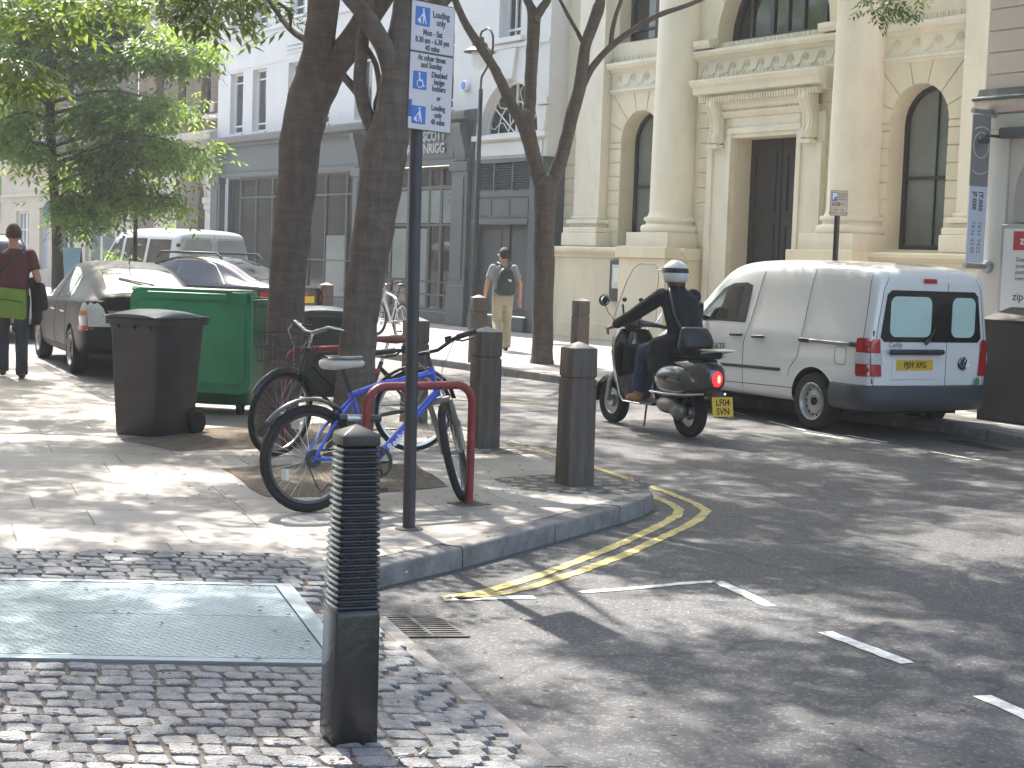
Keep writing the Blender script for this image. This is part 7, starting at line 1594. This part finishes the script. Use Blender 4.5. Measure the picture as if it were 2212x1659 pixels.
SPOTS = [(G(x, y, z), r) for x, y, r, z in [(1170, 1515, .22, 0), (1260, 1490, .22, 0), (1480, 1290, .18, 0), (1420, 1345, .24, 0), (1330, 1330, .2, 0), (1560, 1360, .2, 0), (1720, 1325, .16, 0), (1980, 1165, .32, 0), (1850, 1175, .2, 0), (2140, 1185, .25, 0), (2170, 1450, .22, 0), (2210, 1370, .2, 0),
    (1010, 1410, .14, 0), (1080, 1450, .14, 0), (1290, 1620, .28, 0), (1480, 1640, .25, 0), (2010, 1590, .22, 0), (1800, 1560, .16, 0), (1440, 985, .3, 0), (1340, 965, .3, 0), (1740, 1000, .28, 0), (1860, 1012, .34, 0), (1640, 975, .2, 0), (1970, 985, .3, 0), (1620, 912, .25, 0), (1710, 925, .25, 0), (2150, 1010, .25, 0), (1640, 1060, .2, 0),
    (1110, 850, .35, 0), (1150, 900, .3, 0), (1190, 930, .25, 0), (1120, 820, .3, 0), (1290, 1190, .1, 0), (1210, 1222, .1, 0), (1190, 1100, .13, .12), (1235, 1085, .12, .12), (570, 1160, .16, .12), (500, 1135, .18, .12), (420, 1062, .16, .12), (390, 1028, .14, .12), (230, 1090, .1, .12), (150, 1072, .15, .12), (60, 1125, .12, .12), (20, 1085, .1, .12), (250, 1020, .12, .12), (650, 1185, .1, .12), (300, 1160, .13, .12),
    (120, 850, .25, .12), (60, 900, .2, .12), (200, 925, .2, .12), (170, 832, .3, .12), (60, 960, .22, .12), (470, 905, .16, .12), (530, 985, .15, .12), (120, 1462, .1, .1), (900, 1485, .1, .06), (330, 1290, .13, .12), (150, 1245, .1, .12)]]
def sunhole(p, r=.55):                                   # clumps left out so sun patches land on the chosen ground spots
    g = p - sd * (p.z / sd.z)
    return any((g.x - s.x) ** 2 + (g.y - s.y) ** 2 < (q * .9 + .40 * r) ** 2 for s, q in SPOTS)
CRI = CR.transposed()
def pix(p):
    q = CRI @ (p - Vector((0, 0, CAMZ))); return (CX - FPX * q.x / q.z, CY + FPX * q.y / q.z) if q.z < -.1 else (0, -9999)
def above(m=-40, gap=None):                              # the crowns start above what the photograph shows
    def f(p):
        x, y = pix(p)
        if gap and gap[0] < x < gap[1] and y > gap[2]: return False
        return y < m or x < -150 or x > 2350
    return f
# left of the pair of big trunks
t1 = thing('street_tree', 'big forked leaning tree trunk on the left of the pair, behind the black bicycle', 'tree', group='street trees')
b = MB(); Y = 14.25
limbpx(b, [(592, 975, 128, Y), (594, 945, 104, Y), (598, 900, 92, Y), (607, 810, 88, Y), (616, 700, 80, Y), (624, 553, 79, Y), (637, 443, 85, Y), (645, 333, 88, Y), (656, 265, 92, Y), (668, 215, 96, Y), (680, 150, 74, Y - .1), (692, 75, 66, Y - .2), (700, 0, 68, Y - .3), (704, -120, 60, Y - .3), (680, -420, 40, Y), (650, -800, 22, Y)])
limbpx(b, [(660, 260, 60, Y), (690, 205, 66, Y), (722, 145, 58, Y - .1), (760, 88, 56, Y - .2), (822, -5, 54, Y - .4), (900, -140, 44, Y - .5), (980, -420, 30, Y - .4), (1030, -760, 16, Y)])
limbpx(b, [(690, 95, 18, Y), (655, 83, 15, Y + .2), (630, 66, 13, Y + .3), (612, 45, 12, Y + .4), (590, 15, 10, Y + .5), (560, -30, 8, Y + .6)], 8)
limbpx(b, [(625, 64, 8, Y + .3), (627, 30, 7, Y + .3), (600, 5, 6, Y + .3)], 8)
limbpx(b, [(700, -250, 40, Y), (560, -420, 26, Y + .6), (420, -600, 14, Y + 1)], 8); limbpx(b, [(704, -150, 36, Y), (720, -500, 24, Y - 1), (760, -800, 12, Y - 2.2)], 8)
b.build('trunk', BARK, t1, smooth=60)
cl1 = ell((-2.6, 14.6, 8.4), 4.8, 5.6, 3.4, 230, 3, 4.3, keep=above(-130, (150, 760, -420))) + ell((-3.9, 11.4, 7.4), 2.4, 2.0, 1.2, 40, 8, 4.3, 0, keep=above(-130))  # gap lets sun reach the low sprays; second ellipsoid added to shade setts
cl1 += [(at(x, y, 15.2), r) for x, y, r in ((400, 5, .3), (440, 20, .28), (470, 25, .22), (505, 20, .26), (545, 12, .3), (350, -10, .34), (425, -30, .4), (520, -30, .4), (590, 2, .16), (625, 12, .16), (640, 40, .12), (380, 30, .18))]
crown(t1, cl1, LF1, 11, per=40)
t2 = thing('street_tree', 'big leaning tree trunk on the right of the pair, just left of the sign pole', 'tree', group='street trees')
b = MB(); Y = 13.15
limbpx(b, [(752, 1015, 136, Y), (755, 985, 112, Y), (760, 930, 96, Y), (768, 840, 88, Y), (776, 700, 78, Y), (797, 553, 84, Y), (816, 443, 90, Y), (830, 333, 97, Y), (846, 267, 86, Y), (855, 200, 74, Y), (862, 120, 64, Y), (870, 40, 50, Y), (876, -40, 46, Y), (880, -400, 30, Y + .3), (860, -800, 14, Y + .6)])
limbpx(b, [(852, 190, 46, Y), (842, 130, 48, Y - .05), (818, 80, 42, Y - .1), (780, 22, 38, Y - .2), (745, -20, 36, Y - .2), (640, -160, 28, Y), (480, -420, 16, Y)])
limbpx(b, [(826, 330, 30, Y), (806, 285, 30, Y + .05), (785, 225, 30, Y + .1), (777, 180, 28, Y + .1), (781, 120, 28, Y + .1), (786, 60, 27, Y + .2), (800, -20, 22, Y + .3)])
limbpx(b, [(780, 210, 17, Y + .1), (762, 190, 15, Y + .2), (741, 166, 13, Y + .3)], 8); limbpx(b, [(768, 186, 9, Y + .2), (753, 170, 8, Y + .2), (745, 160, 7, Y)], 8)
limbpx(b, [(830, 300, 15, Y), (812, 235, 13, Y + .1), (819, 195, 12, Y), (812, 140, 12, Y + .1), (790, 100, 10, Y + .2), (781, 85, 8, Y + .2)], 8)
limbpx(b, [(868, 80, 40, Y), (900, 38, 44, Y + .1), (942, 5, 46, Y + .2), (1000, -60, 40, Y + .3), (1150, -260, 26, Y), (1350, -560, 12, Y)])
b.build('trunk', BARK, t2, smooth=60)
cl2 = ell((1.6, 15.2, 8.2), 5.0, 7.0, 3.2, 240, 5, 4.3, keep=above(-130))
cl2 += [(at(x, y, 15.5), r) for x, y, r in ((1890, 12, .16), (1950, 22, .14), (1915, 36, .08), (1960, 34, .07), (1895, -2, .16), (1920, 6, .15), (1945, 2, .15), (1965, -6, .16), (1930, 20, .1), (1908, 22, .09), (1975, -14, .17), (1880, -14, .17))]
crown(t2, cl2, LF1, 12, per=40)
t3 = thing('street_tree', 'slender tree with three forked limbs on the far pavement beside the walking man', 'tree', group='street trees')
b = MB(); Y = 26.2
limbpx(b, [(1170, 800, 60, Y), (1171, 780, 52, Y), (1172, 740, 46, Y), (1173, 600, 43, Y), (1175, 500, 46, Y), (1178, 430, 50, Y), (1179, 400, 52, Y), (1177, 380, 40, Y), (1177, 377, 8, Y)])
limbpx(b, [(1175, 420, 34, Y), (1160, 370, 33, Y), (1146, 310, 32, Y), (1134, 268, 38, Y), (1128, 250, 42, Y), (1122, 243, 20, Y)])
limbpx(b, [(1132, 268, 26, Y), (1115, 245, 25, Y), (1098, 212, 24, Y), (1078, 168, 22, Y), (1062, 138, 20, Y), (1030, 90, 19, Y), (1005, 50, 17, Y), (985, 5, 15, Y), (960, -60, 12, Y), (900, -200, 8, Y)], 12)
limbpx(b, [(1138, 268, 30, Y), (1144, 225, 27, Y + .1), (1146, 180, 26, Y + .1), (1150, 110, 27, Y + .1), (1153, 40, 28, Y + .1), (1145, 12, 18, Y + .1), (1133, -20, 16, Y + .1), (1110, -160, 10, Y)], 12)
limbpx(b, [(1154, 45, 20, Y), (1170, 18, 19, Y), (1188, -14, 17, Y), (1230, -140, 10, Y)], 12)
limbpx(b, [(1180, 410, 34, Y), (1196, 385, 32, Y), (1213, 340, 30, Y), (1226, 290, 28, Y), (1238, 240, 28, Y), (1251, 195, 28, Y), (1258, 150, 26, Y), (1264, 100, 24, Y), (1280, 55, 25, Y), (1292, 20, 26, Y), (1302, -20, 20, Y), (1340, -200, 12, Y)], 12)
limbpx(b, [(1244, 215, 18, Y), (1258, 185, 17, Y), (1280, 145, 15, Y), (1317, 103, 14, Y), (1363, 68, 13, Y), (1420, 34, 12, Y), (1493, 8, 10, Y), (1560, -20, 8, Y)], 10)
limbpx(b, [(1262, 100, 10, Y), (1248, 70, 9, Y), (1228, 35, 8, Y), (1208, -4, 7, Y)], 8); limbpx(b, [(1320, 100, 12, Y), (1322, 70, 10, Y), (1330, 35, 9, Y), (1344, -5, 8, Y)], 8)
b.build('trunk', BARK2, t3, smooth=60)
cl3 = ell((.2, 26.2, 9.6), 6.0, 6.2, 3.2, 230, 7, 6.3, keep=above(-70)); crown(t3, cl3, LF1, 13, per=40)
t4 = thing('street_tree', 'leafy dark green tree at the left in front of the cream shop and brick building', 'tree', group='street trees')
b = MB(); Y = 36
limbpx(b, [(128, 680, 30, Y), (126, 600, 25, Y), (122, 500, 22, Y), (116, 400, 20, Y), (108, 250, 20, Y), (112, 150, 17, Y), (114, 60, 13, Y), (110, -60, 10, Y)], 12)
tips = [(445, 108), (410, 118), (380, 92), (355, 100), (300, 60), (250, 20), (395, 235), (340, 215), (440, 325), (400, 335), (355, 300), (380, 428), (330, 410), (290, 380), (220, 470), (180, 430), (60, 330), (30, 230), (60, 130), (0, 260), (20, 60), (100, 20), (180, -10), (150, 380), (250, 330), (200, 250), (230, 150), (150, 100), (60, 40), (300, 0), (-60, 150), (-40, 300), (280, 250), (40, 190), (10, 130)]
rnd = random.Random(4); cl4 = []
for x, y in tips:
    y0 = min(max(y + rnd.uniform(0, 40), 30), 460); Yt = Y + rnd.uniform(-1.5, 1.6)
    limbpx(b, [(115, y0, 8, Y), ((115 + x) / 2, (y0 + y) / 2 - 22, 6, (Y + Yt) / 2), (x, y, 3, Yt)], 6, 3)
    L_ = abs(x - 115) / 60
    for k in range(int(6 + L_ * 3.8)):
        t = rnd.uniform(.35, 1.05); px, py = lerp(115, x, t), lerp(y0, y, t) - 20 * t * (1 - t) * 4 * .6 + rnd.uniform(-8, 16)
        cl4.append((at(px, py, lerp(Y, Yt, t) + rnd.uniform(-.4, .4)), rnd.uniform(.3, .58)))
b.build('trunk', BARK2, t4, smooth=60)
cl4 += ell((-11.0, 36.5, 7.8), 3.6, 2.6, 2.6, 120, 9, 5.5, 0, (.4, .7))
crown(t4, cl4, LF2, 14, per=19, size=.40, nl=5, droop=.9)
t5 = thing('street_tree', 'near tree whose leafy branches hang in from the top left corner', 'tree', group='street trees')
b = MB(); b.tube([(-9.4, 17.5, 0), (-9.3, 17.4, 2.5), (-9.0, 17.6, 5), (-8.6, 17.8, 8)], [.26, .22, .18, .08], 14)
for e in ((-6, 16.5, 7.5), (-5.4, 18.4, 6.6), (-7, 14.8, 8.5), (-11, 16, 8), (-8, 20.5, 8)): b.tube([(-9.0, 17.6, 5), Vector((-9.0, 17.6, 5)).lerp(Vector(e), .5) + Vector((0, 0, .4)), e], [.1, .07, .03], 8)
b.build('trunk', BARK, t5, smooth=60)
cl5 = ell((-8.4, 20, 8.2), 5.2, 8.0, 3.0, 260, 15, 4.9, keep=above(-70))
cl5 += [(at(x, y, 17.0), r) for x, y, r in ((10, 5, .35), (40, 12, .3), (80, 18, .3), (120, 25, .32), (95, 45, .22), (140, 40, .2), (30, 180, .3), (60, 150, .25), (15, 140, .3), (70, 165, .2), (260, 0, .25), (230, -10, .3), (170, 5, .3))]
crown(t5, cl5, LF1, 16, per=38)
t6 = thing('street_tree', 'further tree behind the leafy left tree, up the street at the far left', 'tree', group='street trees')
b = MB(); b.tube([(-14.6, 35, 0), (-14.5, 35, 3), (-14.3, 35.2, 7)], [.22, .18, .08], 12); b.build('trunk', BARK2, t6, smooth=60)
crown(t6, ell((-14, 35, 6.6), 3.6, 4.5, 3.6, 150, 22, 2.6, 0, (.4, .7)), LF2, 17, per=24, size=.40, nl=5, droop=.9)
# shrubs by the cream shop
for px, py, s, lab in ((238, 560, .5, 'bushy potted plant beside the silver van front'), (262, 585, .42, 'low dark green shrub against the silver van front')):
    Pz = at(px, py, 40.5); t = thing('potted_plant', lab, 'plant', (Pz.x, Pz.y, 0)); crown(t, [((0, 0, Pz.z + .1), s), ((.1, 0, Pz.z - .3), s), ((-.1, .1, Pz.z - .6), s * .8)], LF2, 30 + px, per=70, size=.22, nl=5); MB().lathe([(.2, 0), (.27, .45), (.24, .45), (.2, .1)], 14).build('pot', GREYD, t); MB().cyl((0, 0, .3), (0, 0, Pz.z), .02).build('stem', BARK2, t)
# ================================================================ HAZE (sunlit street air, seen against the light)
hm = bpy.data.materials.new('street_haze'); hm.use_nodes = True; t = hm.node_tree
t.nodes.remove(t.nodes['Principled BSDF']); pv = node(t, 'ShaderNodeVolumePrincipled', Density=.0011, Anisotropy=.45); pv.inputs['Color'].default_value = (.93, .96, 1, 1)
t.links.new(pv.outputs[0], t.nodes['Material Output'].inputs['Volume'])
hb_o = stuff(MB().box(-170, 70, -30, 170, -1, 14.2).build('haze', hm))
# ================================================================ turn lettering into meshes
bpy.context.view_layer.update(); _dg = bpy.context.evaluated_depsgraph_get()
for o in [o for o in SC.objects if o.type == 'FONT']:
    me = bpy.data.meshes.new_from_object(o.evaluated_get(_dg)); n = bpy.data.objects.new(o.name, me); nm = o.name
    n.parent = o.parent; n.matrix_local = o.matrix_local.copy(); COL.objects.link(n); bpy.data.objects.remove(o); n.name = nm
